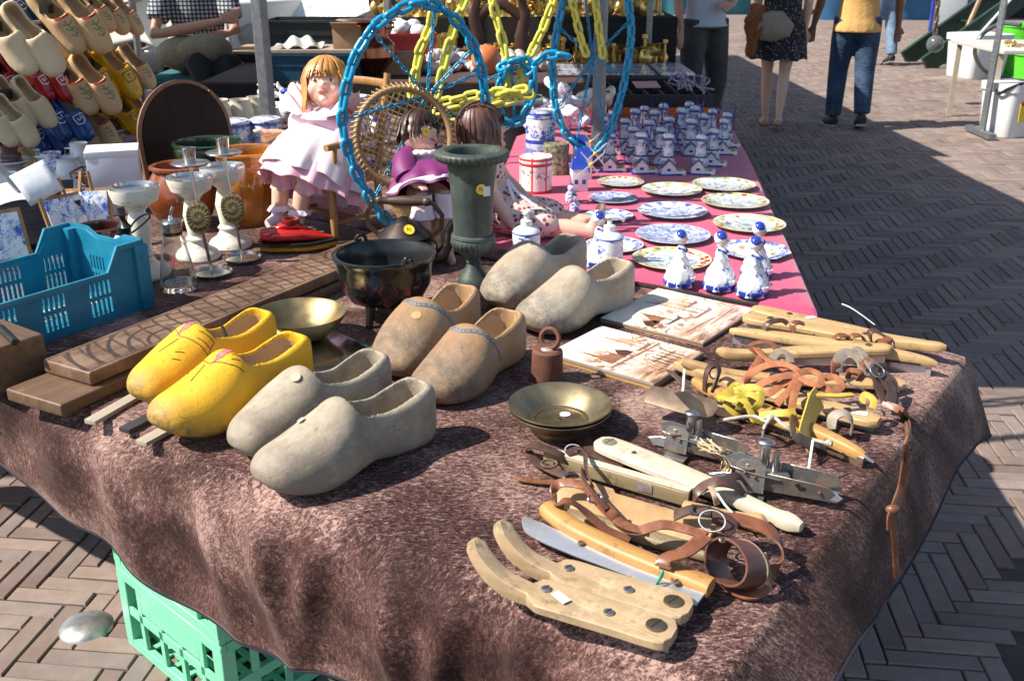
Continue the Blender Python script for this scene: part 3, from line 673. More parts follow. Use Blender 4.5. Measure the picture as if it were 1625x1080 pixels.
obj('bail_handle', MB().sweep([V(.1*math.cos(R(-55)),.1*math.sin(R(-55)),.139)]+[V(q.x, q.y, q.z-.002) for q in [V(math.cos(R(-55)-x)*.096, math.sin(R(-55)-x)*.096, .139-.004*math.sin(x)) for x in [i*PI/20 for i in range(1,20)]]]+[V(.1*math.cos(R(125)),.1*math.sin(R(125)),.139)], .0028, n=6), m_black, t)
# ---- copper-brown kettle with wooden grip
m_pewter = mat('tarnished_metal', (.13,.115,.10), (.085,.07,.058), 24, .3, .9, .08, c3=(.16,.11,.075)); m_grip = wood('turned_dark_grip', (.085,.05,.03), (.04,.024,.016))
p = W(645, 425); t = thing('kettle', 'tarnished brown metal kettle with conical lid and turned wooden handle', 'kettle', (p.x, p.y, TZ))
obj('body', MB().lathe([(.0001,0),(.06,0),(.072,.012),(.078,.035),(.072,.062),(.055,.078),(.045,.08)], 40), m_pewter, t)
ld = obj('lid', MB().lathe([(.062,.079),(.064,.081),(.06,.084),(.045,.096),(.025,.112),(.012,.122),(.006,.123),(.0001,.1235)], 40), m_pewter, t)
sp = obj('spout', MB().sweep([(.06,.0,.025),(.085,.005,.03),(.098,.008,.055),(.10,.009,.085),(.108,.01,.105),(.125,.012,.112)], [.02,.016,.012,.010,.009,.008], n=12), m_pewter, t)
for s in (-1, 1): obj('handle_strap', MB().sweep([(s*.06,-.01*s,.075),(s*.086,-.012*s,.10),(s*.088,-.012*s,.13),(s*.07,-.01*s,.155),(s*.055,-.008*s,.16)], .006, .0012, n=6, p=4, up=(0,1,0)), m_pewter, t)
obj('wooden_grip', MB().sweep([(x, -.14*x, .160) for x in (-.064,-.058,-.054,-.05,-.03,0,.03,.046,.05,.056,.062)], [.008,.0105,.0105,.008,.010,.0125,.0105,.008,.0105,.0105,.007], n=14), m_grip, t)
M = frame((0,-.5,.35)); pp = V(.012,-.036,.106)
def disc_sticker(parent, c, nrm, r, m, name='price_sticker', txt=True):
    q = Vector(nrm).normalized().to_track_quat('Z', 'Y').to_matrix(); c = Vector(c)
    o = obj(name, MB().prism([(r*math.cos(i*PI/10), r*math.sin(i*PI/10)) for i in range(20)], 0, .0006, M=q, c=c), m, parent)
    if txt:
        mk = MB()
        for i, (x, y, l, a) in enumerate(((-.3,.1,.5,1.4),(.1,.15,.35,.2),(.1,-.2,.4,-.6))): mk.box(c+q@V(x*r, y*r, .0008), (l*r*1.2, r*.12, .0003), M=q@rotm('Z', a))
        obj('price_mark', mk, m_ink, o)
disc_sticker(t, (.014,-.040,.1035), (.28,-.75,.75), .0125, m_stick)
# ---- cast iron urn
m_urn = mat('green_black_iron', (.055,.072,.062), (.036,.048,.042), 40, .5, .1, .25, c3=(.08,.095,.082))
p = W(752, 468); t = thing('garden_urn', 'tall dark green cast iron urn with flared leafy rim and yellow price sticker', 'urn', (p.x, p.y, TZ))
obj('foot_block', MB().box((0,0,.012), (.078,.078,.024)), m_urn, t, R(0), (0,0,R(15)), bev=.002) if False else obj('foot_block', MB().box((0,0,.012), (.082,.082,.024), rz=R(20)), m_urn, t, bev=.002)
obj('stem', MB().lathe([(.036,.024),(.037,.030),(.030,.045),(.018,.062),(.014,.072),(.016,.078),(.013,.082),(.014,.088)], 32), m_urn, t)
def gad(r, z, k): return r
vs = MB(); 
def gf(a, b):
    th = a*2*PI; z = .086+.044*b; r = .016+.029*math.sin(b*PI*.62)/math.sin(PI*.62)*(.9+.1*b); r *= 1+.06*abs(math.sin(th*14))*math.sin(b*PI); return V(r*math.cos(th), r*math.sin(th), z)
obj('gadrooned_bowl', MB().grid(gf, 112, 10, True), m_urn, t)
obj('body', MB().lathe([(.045,.129),(.047,.132),(.046,.136),(.0405,.139),(.0425,.18),(.046,.24),(.052,.285),(.054,.295),(.056,.2955),(.050,.285),(.044,.24),(.038,.16),(.0001,.158)], 48), m_urn, t)
def rim(a, b):
    th = a*2*PI; r = lerpl([(0,.054),(.25,.064),(.5,.074),(.65,.0775),(.8,.076),(1,.058)], b); z = lerpl([(0,.293),(.25,.293),(.5,.300),(.65,.308),(.8,.313),(1,.3155)], b)
    q = abs(((a*36+b*.9) % 1)-.5)*2; r += .005*q*math.sin(min(b/.7, 1)*PI) if b < .7 else 0; return V(r*math.cos(th), r*math.sin(th), z)
obj('leafy_rim', MB().grid(rim, 216, 12, True), m_urn, t); obj('rim_inside', MB().lathe([(.058,.3155),(.050,.312),(.047,.302),(.045,.27)], 48), m_urn, t)
disc_sticker(t, (.020,-.0475,.243), (.40,-.92,.05), .011, m_stick)
obj('paper_tag', MB().box((.031,-.0430,.238), (.016,.0008,.02), rz=R(28)), mat('white_paper', (.72,.70,.66), rough=.7), t)
# ---- rusty weight
m_rust = mat('rusted_iron', (.16,.062,.036), (.10,.04,.026), 55, .75, .2, .4, c3=(.20,.085,.05))
p = W(868, 603); t = thing('iron_weight', 'rusty cylindrical iron weight with a ring handle and lead plug', 'weight', (p.x, p.y, TZ))
obj('body', MB().lathe([(.0001,0),(.024,0),(.027,.002),(.0275,.006),(.027,.05),(.0262,.056),(.022,.0595),(.0001,.060)], 40), m_rust, t)
tr = MB(); Mr = rotm('Z', R(-25)); tr.sweep([V(.004,0,.078)+Mr@V(.0165*math.cos(a), .004*math.sin(a), .0165*math.sin(a)) for a in [i*PI/12 for i in range(24)]], .0042, n=10, closed=True, up=tuple(Mr@V(0,1,0))); obj('ring', tr, m_rust, t)
obj('lead_plug', MB().ball((0,-.004,.0595), (.012,.010,.004), 8), mat('lead', (.45,.42,.40), (.25,.2,.17), 120, .6, .4, .6), t)
# ---- brass scale pans
p = W(888, 682); t = thing('scale_pan', 'pair of nested flared brass scale pans with a round white sticker', 'pan', (p.x, p.y, TZ+.001))
pr = [(r*1.06, z) for r, z in [(.003,.012),(.012,.011),(.022,.0115),(.036,.012),(.0365,.0135),(.043,.014),(.048,.019),(.073,.0395),(.0755,.040),(.0758,.0385),(.05,.015),(.044,.0102),(.02,.0085),(.003,.009)]]
obj('upper_pan', MB().lathe([(r, z+.006) for r, z in pr], 64), m_brassd, t); obj('lower_pan', MB().lathe([(r*.99, z-.0005) for r, z in pr], 64), m_brassd, t); obj('foot_ring', MB().lathe([(.03,0),(.045,0),(.046,.010),(.03,.009)], 40), m_brassd, t)
obj('centre_hole', MB().lathe([(.0001,.0187),(.0036,.0187),(.0042,.0178)], 12), m_ink, t)
disc_sticker(t, (.009,.016,.0185), (0,0,1), .0085, mat('white_sticker', (.72,.78,.82), rough=.4), txt=False)
# ---- sepia tile pictures
def sepia(name, seed, ships):
    g = G(name); co = g.co(); x, y, z = g.xyz(co); x, y = y, g.math('MULTIPLY', x, -1)
    f = g.noise(g.co(scale=(1,1,1), loc=(seed,0,0)), 26, 8, .75, 1.4); f2 = g.noise(g.co(scale=(1.6,.35,1), loc=(0,seed,0)), 30, 6, .7)
    m1 = g.sm(g.noise(g.co(loc=(seed,seed,0)), 11, 3, .5), .38, .55)
    band = g.math('MULTIPLY', g.math('SUBTRACT', 1, g.sm(g.math('ABSOLUTE', g.math('ADD', y, .012)), .03, .07)), m1)
    a = g.math('MULTIPLY', g.math('MULTIPLY', band, g.sm(f, .47, .56)), .7); low = g.math('MULTIPLY', g.math('SUBTRACT', 1, g.sm(g.math('ADD', y, .085), .0, .05)), g.sm(f2, .38, .6))
    k = g.math('MAXIMUM', a, g.math('MULTIPLY', low, .75))
    rg = g.math('MULTIPLY', g.sm(g.math('MULTIPLY', y, -1), .05, .10), g.sm(f2, .3, .7)); k = g.math('MAXIMUM', k, g.math('MULTIPLY', rg, .7))
    for (px, ang, wd, y0, y1) in ships:
        ln = g.math('LESS_THAN', g.math('ABSOLUTE', g.math('SUBTRACT', x, g.math('ADD', g.math('MULTIPLY', y, ang), px))), wd)
        rn = g.math('MULTIPLY', g.math('GREATER_THAN', y, y0), g.math('LESS_THAN', y, y1)); k = g.math('MAXIMUM', k, g.math('MULTIPLY', g.math('MULTIPLY', ln, rn), .75))
    col = g.ramp(k, (0, (.78,.72,.63)), (.35, (.55,.36,.25)), (.7, (.25,.115,.07)), (1, (.10,.05,.035)))
    return g.fin(col, .12, 0, Coat_Weight=.4)
SH1 = [(.03,.12,.0012,-.03,.085),(-.04,-.1,.001,-.02,.06),(.055,.1,.001,-.02,.06),(.03,1.6,.0012,.0,.035),(.0,-1.2,.0012,.01,.05),(-.02,-2.,.0015,-.03,.02)]
SH2 = [(-.05,.05,.0015,-.02,.055),(-.02,.03,.0014,-.04,.03),(.06,-.6,.0013,0,.08),(.03,1.4,.0013,.01,.06),(.075,.4,.001,-.08,.02)]+[(-.012+.010*i, .25, .0011, -.095, -.06) for i in range(6)]
m_edge = mat('tile_edge', (.30,.25,.22), rough=.4); m_tileback = wood('tile_board', (.5,.3,.09), (.35,.2,.06))
SEP = [mat('sepia_ink_%d' % i, c, tuple(q*1.5 for q in c), 60, .2) for i, c in enumerate(((.07,.032,.022), (.22,.10,.06), (.50,.31,.20)))]
def mast(s, h0, h1, w=.006): return ('painted_mast', 0, [(s-w, h0), (s+w, h0), (s+w*.5, h1), (s-w*.5, h1)])
def boat(s, h, w, k=0): return ('painted_hull', k, [(s-w, h+.05), (s-w*.7, h), (s+w*.75, h-.01), (s+w, h+.06), (s+w*.6, h+.03), (s-w*.6, h+.025)])
def sail(a, b, c, k=2): return ('painted_sail', k, [a, b, c])
def tile_pic(cs, m, label, art, th=.008, z=0):
    P = [W(*c, TZ+th+z) for c in cs]; c = sum(P, V(0,0,0))/4; ax = ((P[1]-P[0])+(P[2]-P[3])).normalized(); L = ((P[1]-P[0]).length+(P[2]-P[3]).length)/2; B = ((P[3]-P[0]).length+(P[2]-P[1]).length)/2
    t = thing('tile_picture', label, 'tile', (c.x, c.y, TZ+.001+z), math.atan2(ax.y, ax.x)); print('tile', L, B)
    obj('backing', MB().box((0,0,th*.3), (L*.985,B*.985,th*.6)), m_tileback if z == 0 else m_edge, t); obj('tile_edge', MB().box((0,0,th*.75), (L,B,th*.5)), m_edge, t, bev=.0008)
    obj('painted_face', MB().box((0,0,th+.0004), (L-.004,B-.004,.0012)), m, t)
    for nm, tone, poly in art: obj(nm, MB().prism([(L*(.5-h)*.95, B*s*.95) for s, h in poly], th+.0010, th+.0014), SEP[tone], t)
tile_pic([(966,508),(1129,548),(1187,489),(1030,455)], sepia('sepia_ships', 1.3, SH1), 'sepia painted ceramic tile with moored sailing ships, partly in the shade of a clog', [boat(.12,.30,.20,1), boat(-.2,.42,.14), boat(.28,.5,.12,1), mast(.1,.33,.92), mast(.2,.33,.78), mast(-.2,.45,.8), mast(.3,.53,.85,.004), sail((.1,.86),(.1,.5),(.34,.55)), sail((-.2,.78),(-.2,.52),(-.36,.54),1), sail((.3,.8),(.3,.6),(.42,.62)), ('painted_house', 0, [(-.46,.52),(-.3,.52),(-.3,.58),(-.38,.66),(-.46,.58)]), ('painted_wave', 1, [(-.4,.2),(.1,.17),(.1,.185),(-.4,.215)]), ('painted_wave', 1, [(-.1,.12),(.4,.14),(.4,.155),(-.1,.13)])])
tile_pic([(878,560),(1040,614),(1114,556),(945,518)], sepia('sepia_harbour', 4.1, SH2), 'sepia painted ceramic tile with a church and harbour fence, between weight and skates', [('painted_church', 1, [(-.36,.45),(-.1,.45),(-.1,.58),(-.26,.6),(-.29,.86),(-.32,.6),(-.36,.58)]), ('painted_house', 0, [(-.1,.45),(.06,.45),(.06,.52),(-.02,.6),(-.1,.53)]), boat(.24,.42,.16,1), mast(.22,.45,.88), mast(.32,.45,.74), sail((.22,.84),(.22,.52),(.4,.56)), ('painted_quay', 1, [(-.45,.40),(.45,.36),(.45,.38),(-.45,.425)])]+[('painted_post', 0, [(s-.012,.06),(s+.006,.06),(s+.01,.27),(s-.004,.27)]) for s in (-.02,.06,.14,.22,.30)]+[('painted_rail', 1, [(-.06,.20),(.36,.17),(.36,.185),(-.06,.215)])], .012)
# ================================================================= wooden skates, straps and clamps at the right end
m_sk1 = wood('skate_wood_worn', (.50,.36,.21), (.31,.215,.12), 0, worn=(.62,.49,.32), wl=.54, rz=R(36), con=1)
m_sk2 = wood('skate_wood_honey', (.52,.29,.095), (.36,.18,.055), 0, worn=(.28,.15,.055), wl=.58, rz=R(36), con=1)
m_sk3 = wood('skate_wood_pale', (.52,.355,.17), (.38,.235,.10), 0, worn=(.60,.46,.27), wl=.56, rz=R(36), con=1)
m_sk4 = wood('skate_wood_bleached', (.62,.55,.43), (.48,.41,.30), 0, worn=(.42,.36,.27), wl=.6, rz=R(36), con=1)
m_sk5 = wood('skate_wood_olive', (.30,.23,.12), (.18,.13,.07), 0, rz=R(36), con=1)
g = G('worn_steel_blade'); co = g.co(); f = g.noise(co, 60, 6, .75); f2 = g.noise(g.co(scale=(.2,1,1)), 90, 4, .6); k = g.sm(f, .58, .68)
m_blade = g.fin(g.mix(k, g.mix(f2, (.42,.44,.46), (.6,.62,.64)), (.25,.11,.055)), g.math('MULTIPLY_ADD', k, .4, .32), g.math('SUBTRACT', .7, g.math('MULTIPLY', k, .5)))
g = G('rusty_plate'); co = g.co(); f = g.noise(co, 45, 7, .75); k = g.sm(f, .50, .64); m_plate = g.fin(g.mix(k, (.26,.245,.225), (.20,.10,.05)), g.math('MULTIPLY_ADD', k, .35, .38), g.math('SUBTRACT', .75, g.math('MULTIPLY', k, .5)))
m_plated = mat('brown_iron_plate', (.20,.145,.10), (.13,.085,.055), 40, .45, .5, .15)
m_strap = mat('brown_leather', (.20,.075,.035), (.12,.042,.022), 45, .38, 0, .2, c3=(.28,.12,.06))
m_strapd = mat('dark_brown_leather', (.075,.038,.026), (.045,.022,.016), 50, .42, 0, .2, c3=(.12,.06,.04))
m_strapg = mat('grey_leather', (.30,.25,.19), (.2,.16,.12), 50, .55)
m_lens = mat('tan_leather', (.42,.26,.12), (.33,.19,.085), 30, .5, 0, .15, c3=(.26,.16,.08))
m_orange = mat('orange_ribbon', (.40,.15,.065), (.28,.095,.04), 80, .8, 0, .3); m_yrib = mat('yellow_ribbon', (.52,.40,.05), (.38,.28,.03), 60, .6)
m_rope = mat('grey_cord', (.46,.42,.36), (.28,.25,.21), 160, .85); m_rawh = mat('frayed_twine', (.58,.44,.26), (.42,.3,.16), 120, .85)
m_zip = mat('white_cable_tie', (.72,.74,.74), rough=.35); m_steel = mat('nickel_steel', (.5,.5,.5), (.36,.34,.32), 50, .28, .95); m_green = mat('green_twine', (.01,.30,.17), rough=.5)
def spline(pts, k=6):
    out = []; n = len(pts); P = [Vector(p) for p in pts]
    for i in range(n-1):
        a, b, c, d = P[max(i-1,0)], P[i], P[i+1], P[min(i+2,n-1)]
        for j in range(k):
            t = j/k; out.append(.5*((2*b)+(c-a)*t+(2*a-5*b+4*c-d)*t*t+(3*b-a-3*c+d)*t**3))
    return out+[P[-1]]
def PX(lst, z0=0): return [W(x, y, TZ+z+z0) for x, y, z in lst]
def strap(name, pix, wd, m, parent, th=.0016, up=None, k=6, z0=0):
    pts = spline(PX(pix, z0), k); ups = up
    if up is None: ups = (0,0,1)
    elif isinstance(up, list):
        u = spline([Vector(q) for q in up], k); ups = [tuple(q.normalized()) for q in u]
    return obj(name, MB().sweep(pts, wd/2, th, n=8, p=5, up=ups), m, parent, world=True)
def ringlet(name, c, nrm, r, wr, m, parent, ov=1.):
    q = Vector(nrm).normalized().to_track_quat('Z', 'Y').to_matrix(); c = Vector(c)
    return obj(name, MB().sweep([c+q@V(r*math.cos(a), r*ov*math.sin(a), 0) for a in [i*PI/10 for i in range(20)]], wr, n=8, closed=True, up=tuple(q@V(0,0,1))), m, parent, world=True)
def skate_body(t, a, b, stations, m, name='footboard', tilt=0, p=3.2, blade=None, mb_=m_blade):
    """a wooden skate from point a (heel) to b (toe); stations: (t along, sideways, height, half width, half thickness)"""
    d = b-a; L = d.length; x = d.normalized(); z = V(0,0,1); y = z.cross(x).normalized(); z = x.cross(y)
    if tilt: q = Matrix.Rotation(tilt, 3, x); y = q@y; z = q@z
    f = lambda s, o, h: a+x*(s*L)+y*o+z*h
    ss = [(lerp0(stations, i/48)) for i in range(49)]
    pts = [f(s[0], s[1], s[2]) for s in ss]
    obj(name, MB().sweep(pts, [s[3] for s in ss], [s[4] for s in ss], n=16, p=p, up=tuple(z)), m, t, world=True, smooth=24)
    if blade:
        s0, s1, h, th = blade; ps = [lerp0(stations, s0+(s1-s0)*i/24) for i in range(25)]
        obj('blade', MB().sweep([f(s[0], s[1], s[2]-s[4]-h/2+.002) for s in ps], th, h/2+.002, n=8, p=8, up=tuple(z)), mb_, t, world=True)
    return f
def lerp0(st, s):
    return (s,)+tuple(smoothl([(q[0], q[k]) for q in st], s) for k in (1, 2, 3, 4))
def screw(t, p, n=(0,0,1), r=.006, m=None):
    q = Vector(n).normalized().to_track_quat('Z', 'Y').to_matrix(); o = obj('screw', MB().lathe([(.0001,.0016),(r*.6,.0015),(r,.0004),(r*1.03,-.001)], 14, c=p, M=q), m or m_steel, t, world=True)
    l = t.location; obj('screw_slot', MB().box(Vector(p)-l+q@V(0,0,.0016), (r*1.7,.0011,.0006), M=q@rotm('Z', .8)), m_ink, o)
# pair of long wooden skates with curled toes at the front corner
CURL = [(0,0,.020,.010,.0065),(.015,0,.020,.019,.0068),(.05,0,.020,.024,.0068),(.25,0,.020,.0245,.0068),(.5,0,.020,.026,.0068),(.62,0,.020,.0265,.0068),(.66,.002,.020,.023,.0068),(.675,.003,.0195,.0125,.009),(.72,.003,.020,.012,.010),(.82,.004,.026,.0115,.0105),(.90,.003,.038,.011,.0105),(.96,.0,.052,.010,.010),(.985,-.002,.060,.009,.009),(1,-.002,.065,.005,.006)]
for (h, o_, lb, tagp) in (((1070,1010),(748,858),'long worn wooden skate with a curled toe and a paper tag, along the table edge',True), ((1096,971),(790,829),'long worn wooden skate with a curled toe, lying against the one with the paper tag',False)):
    a, b = W(*h, .82), W(*o_, .865); b.z = a.z = TZ
    t = thing('wooden_skate', lb, 'skate', (a.x, a.y, TZ))
    f = skate_body(t, a, b, CURL, m_sk1, blade=(.02,.60,.016,.0016), p=7)
    skate_body(t, a, b, [(.62,.0015,.0205,.0115,.0105),(.675,.003,.0205,.0125,.0105),(.72,.003,.021,.0128,.0105),(.82,.004,.0265,.012,.011),(.90,.003,.0385,.0115,.011),(.96,0,.0525,.0105,.0105),(.985,-.002,.0605,.0095,.0095),(1,-.002,.066,.006,.007)][:1]+[(0.0,0,.02,.001,.001)][:0]+[(.66,.002,.0205,.0122,.0105)], m_sk2, name='x') if False else None
    for s, o in ((.30,.003),(.62,-.004)): screw(t, f(s, o, .0288), r=.0058)
    screw(t, f(.085,0,.0286), r=.011, m=m_brassd)
    if tagp: obj('paper_tag', MB().box(f(.53,.004,.0294)-t.location, (.022,.011,.0006), rz=2.2), mat('white_paper', (.72,.70,.66), rough=.7), t)
# skate with steel blade lying on its side, honey wood, big leather straps
t = thing('strapped_skate', 'honey wood skate with a bare steel blade and broad brown leather straps', 'skate', W(1120,930))
pts = spline(PX([(866,804,.030),(905,835,.028),(980,872,.026),(1060,905,.024),(1128,932,.022)]), 8)
obj('wooden_body', MB().sweep(pts, [.006]+[.013]*2+[.0135]*(len(pts)-4)+[.0135], [.006]+[.011]*2+[.0105]*(len(pts)-4)+[.010], n=14, p=2.8), m_sk2, t, world=True)
pts = spline(PX([(833,822,.022),(852,840,.022),(905,864,.021),(1000,900,.020),(1114,948,.019)]), 8); n_ = len(pts)
obj('blade', MB().sweep(pts, [.004+.0100*min(1, i/7) for i in range(n_)], .0014, n=8, p=6, up=(.1,-.35,1)), m_blade, t, world=True)
for x, y in ((923,860),(1073,922)): screw(t, W(x, y, TZ+.026), r=.005, m=m_plated)
obj('green_twine', MB().sweep(spline(PX([(1040,928,.022),(1046,918,.03),(1052,905,.038),(1050,915,.03),(1038,930,.015)]), 5), .0013, n=6), m_green, t, world=True)
strap('toe_strap', [(890,812,.030),(888,798,.046),(905,795,.050),(930,812,.035),(960,838,.020),(1000,856,.012)], .014, m_strap, t)
strap('heel_collar', [(1052,900,.036),(1058,885,.046),(1088,875,.052),(1120,850,.060)], .020, m_strap, t)
cf = [W(1130,846,.862), W(1165,858,.868), W(1200,880,.868), W(1212,905,.858), W(1200,928,.840), W(1170,926,.822), W(1140,908,.815)]
cc_ = W(1168,893,.832); cn = V(-.75,-.42,.38).normalized(); e1 = cn.cross(V(0,0,1)).normalized(); e2_ = e1.cross(cn); rad = [e1*math.cos(a)*1.25+e2_*math.sin(a)*.92 for a in [i*PI/16 for i in range(32)]]
obj('heel_cuff', MB().sweep([cc_+q*.027 for q in rad], .019, .0022, n=10, p=5, up=[tuple(q.normalized()) for q in rad], closed=True), mat('chestnut_leather', (.13,.05,.032), (.085,.032,.022), 45, .36, 0, .2, c3=(.17,.075,.05)), t, world=True)
obj('cuff_stitching', MB().sweep([cc_-cn*.015+q*.0293 for q in rad], .0012, .0008, n=5, up=[tuple(q.normalized()) for q in rad], closed=True), m_strapg, t, world=True)
strap('loose_strap', [(1130,905,.012),(1170,940,.006),(1205,940,.010),(1222,915,.018),(1215,880,.03)], .014, m_strap, t, up=[(0,0,1),(0,0,1),(.3,-.3,1),(.8,0,.4),(.9,0,.3)])
screw(t, W(1146,856,.872), (.2,-.5,.9), .004, m_brassd)
# its mate lying on its back: tan sole with long strap loops
t = thing('strapped_skate', 'tan soled skate with long buckled leather straps, lying behind the one with the bare blade', 'skate', W(1000,840))
pts = spline(PX([(885,790,.014),(915,786,.020),(960,800,.018),(1020,818,.016),(1080,835,.018),(1130,848,.020)]), 8); n_ = len(pts)
obj('leather_sole', MB().sweep(pts, [.010+.018*min(1,i/6) if i < n_*.4 else .022 for i in range(n_)], .003, n=12, p=3, up=(0,-.45,1)), m_lens, t, world=True)
obj('wooden_body', MB().sweep(spline(PX([(900,818,.008),(980,838,.008),(1060,862,.008),(1130,880,.008)]), 6), .012, .008, n=12, p=3), m_sk5, t, world=True)
strap('long_strap', [(880,800,.02),(876,782,.035),(890,766,.045),(925,770,.048),(945,790,.05),(965,812,.048),(990,832,.045),(1030,845,.035)], .013, m_strap, t, up=[(.8,0,.4),(.8,0,.5),(.3,-.4,.8),(0,-.5,.8),(-.2,-.4,.9),(0,-.3,1),(0,-.3,1),(0,-.2,1)])
strap('crossing_strap', [(960,800,.05),(972,815,.052),(985,832,.04),(1010,842,.038),(1050,832,.046),(1085,838,.046),(1120,850,.05)], .013, m_strap, t, up=(.1,-.5,.9))
strap('hanging_strap', [(925,745,.05),(928,765,.06),(945,788,.064),(962,808,.055)], .011, m_strap, t, up=(.5,-.4,.6))
strap('rear_strap', [(1130,824,.04),(1170,824,.046),(1215,838,.046),(1238,862,.035),(1240,890,.02),(1222,910,.010)], .020, m_strap, t, up=[(0,-.4,1),(0,-.4,1),(.2,-.4,1),(.8,-.2,.5),(1,0,.1),(.7,0,.5)])
strap('ankle_strap', [(1070,818,.035),(1100,808,.05),(1135,815,.055),(1160,830,.05),(1150,845,.048)], .016, m_strapd, t, up=(0,-.35,1))
ringlet('ring', W(944,790,TZ+.055), (.3,-.5,.8), .010, .0014, m_steel, t, .55); ringlet('ring', W(1130,826,TZ+.058), (-.3,-.6,.6), .016, .0014, m_steel, t, .8)
bk = MB(); c = W(1112,810,TZ+.056); M = frame((1,-.25,0)); 
for s in (-1,1): bk.box(c+M@V(s*.011,0,0)-t.location, (.003,.022,.003), M=M); bk.box(c+M@V(0,s*.010,0)-t.location, (.022,.003,.003), M=M)
obj('buckle', bk, m_steel, t)
# two flat skates with strap bundle behind
t = thing('flat_skate', 'bleached flat wooden skate with brass heel disc and bone-like curled toe', 'skate', W(950,712))
a, b = W(950,704,.815), W(1272,835,.815); a.z = b.z = TZ
f = skate_body(t, a, b, [(0,0,.018,.012,.006),(.03,0,.018,.021,.007),(.2,0,.018,.024,.007),(.45,0,.018,.022,.007),(.6,0,.018,.019,.007),(.66,0,.018,.013,.008),(.75,0,.016,.0115,.009),(.88,0,.014,.010,.009),(.95,0,.014,.0115,.010),(1,0,.014,.006,.006)], m_sk4, p=4, blade=(.02,.62,.012,.0016))
screw(t, f(.06,0,.0255), r=.011, m=mat('dull_brass_disc', (.42,.36,.26), (.34,.28,.2), 80, .45, .6)); screw(t, f(.2,-.002,.0252), r=.004)
strap('ankle_strap', [(1095,790,.012),(1115,772,.036),(1140,764,.048),(1168,770,.040),(1182,785,.02)], .016, m_strapd, t, up=[(-.7,-.3,.6),(-.4,-.4,.8),(0,-.4,1),(.5,-.3,.7),(.9,-.2,.3)])
strap('second_strap', [(1098,800,.012),(1105,782,.030),(1128,768,.040),(1150,762,.046),(1172,755,.036),(1190,772,.014)], .013, m_strapd, t, up=[(-.7,-.3,.6),(-.5,-.4,.8),(-.2,-.4,1),(.1,-.3,1),(.4,-.2,.8),(.9,-.2,.3)])
strap('hanging_end', [(1128,772,.042),(1134,785,.040),(1138,800,.026)], .008, mat('pale_raw_leather', (.42,.28,.19), rough=.7), t, up=(0,-.8,.5))
obj('cable_tie', MB().sweep(PX([(1138,782,.045),(1150,800,.038),(1172,824,.03)]), .0018, .0008, n=6), m_zip, t, world=True)
t = thing('flat_skate', 'square edged wooden skate bar with a foil price label and dark buckled straps', 'skate', W(866,722))
a, b = W(866,728,.815), W(1095,795,.815); a.z = b.z = TZ
f = skate_body(t, a, b, [(0,0,.020,.007,.010),(.01,0,.020,.0085,.011),(.98,0,.020,.0085,.011),(1,0,.020,.0075,.010)], m_sk5, p=7)
skate_body(t, a, b, [(0,0,.032,.0065,.001),(.97,0,.032,.0068,.001),(1,0,.032,.006,.001)], m_sk4, name='pale_top', p=7)
obj('foil_label', MB().box(f(.72,-.0093,.021)-t.location, (.022,.0012,.013), M=frame(b-a)), mat('foil_label', (.30,.22,.22), (.5,.42,.42), 90, .3, .5), t)
strap('buckled_strap', [(835,712,.012),(842,706,.030),(862,710,.040),(890,722,.034),(905,735,.02)], .014, m_strapd, t, up=[(-.9,-.2,.3),(-.5,-.3,.8),(0,-.3,1),(.2,-.3,1),(.4,-.3,.8)])
strap('lower_strap', [(838,716,.008),(850,732,.012),(875,745,.016),(905,755,.014),(925,748,.012)], .014, m_strapd, t, up=(0,-.4,1))
strap('tongue_strap', [(820,757,.006),(840,762,.007),(875,765,.008),(905,762,.012)], .011, m_strap, t)
strap('upper_strap', [(900,720,.035),(918,712,.040),(928,720,.044),(930,745,.05),(940,770,.045)], .012, m_strapd, t, up=[(0,-.3,1),(.3,-.3,1),(.8,-.2,.5),(.9,-.2,.3),(.9,-.2,.3)])
strap('broad_strap', [(918,690,.006),(935,705,.008),(955,725,.010),(985,742,.008)], .024, m_strapd, t)
ringlet('ring', W(910,714,TZ+.036), (-.2,-.6,.7), .012, .0014, m_steel, t, .7); ringlet('ring', W(942,735,TZ+.02), (.3,-.4,.8), .011, .0014, m_steel, t, .8); ringlet('buckle', W(908,755,TZ+.018), (0,-.4,.9), .012, .0018, m_steel, t, .6); ringlet('buckle', W(872,735,TZ+.022), (0,-.4,.9), .011, .002, m_plated, t, .6)
t = thing('flat_skate', 'wooden skate whose bone-like toe ends beside the brown buckled straps', 'skate', W(1110,818))
a, b = W(1085,800,.815), W(1216,832,.815); a.z = b.z = TZ
skate_body(t, a, b, [(0,0,.012,.010,.008),(.4,0,.012,.010,.008),(.75,0,.014,.0095,.009),(.93,0,.015,.012,.011),(1,0,.015,.006,.006)], m_sk3, p=2.6)
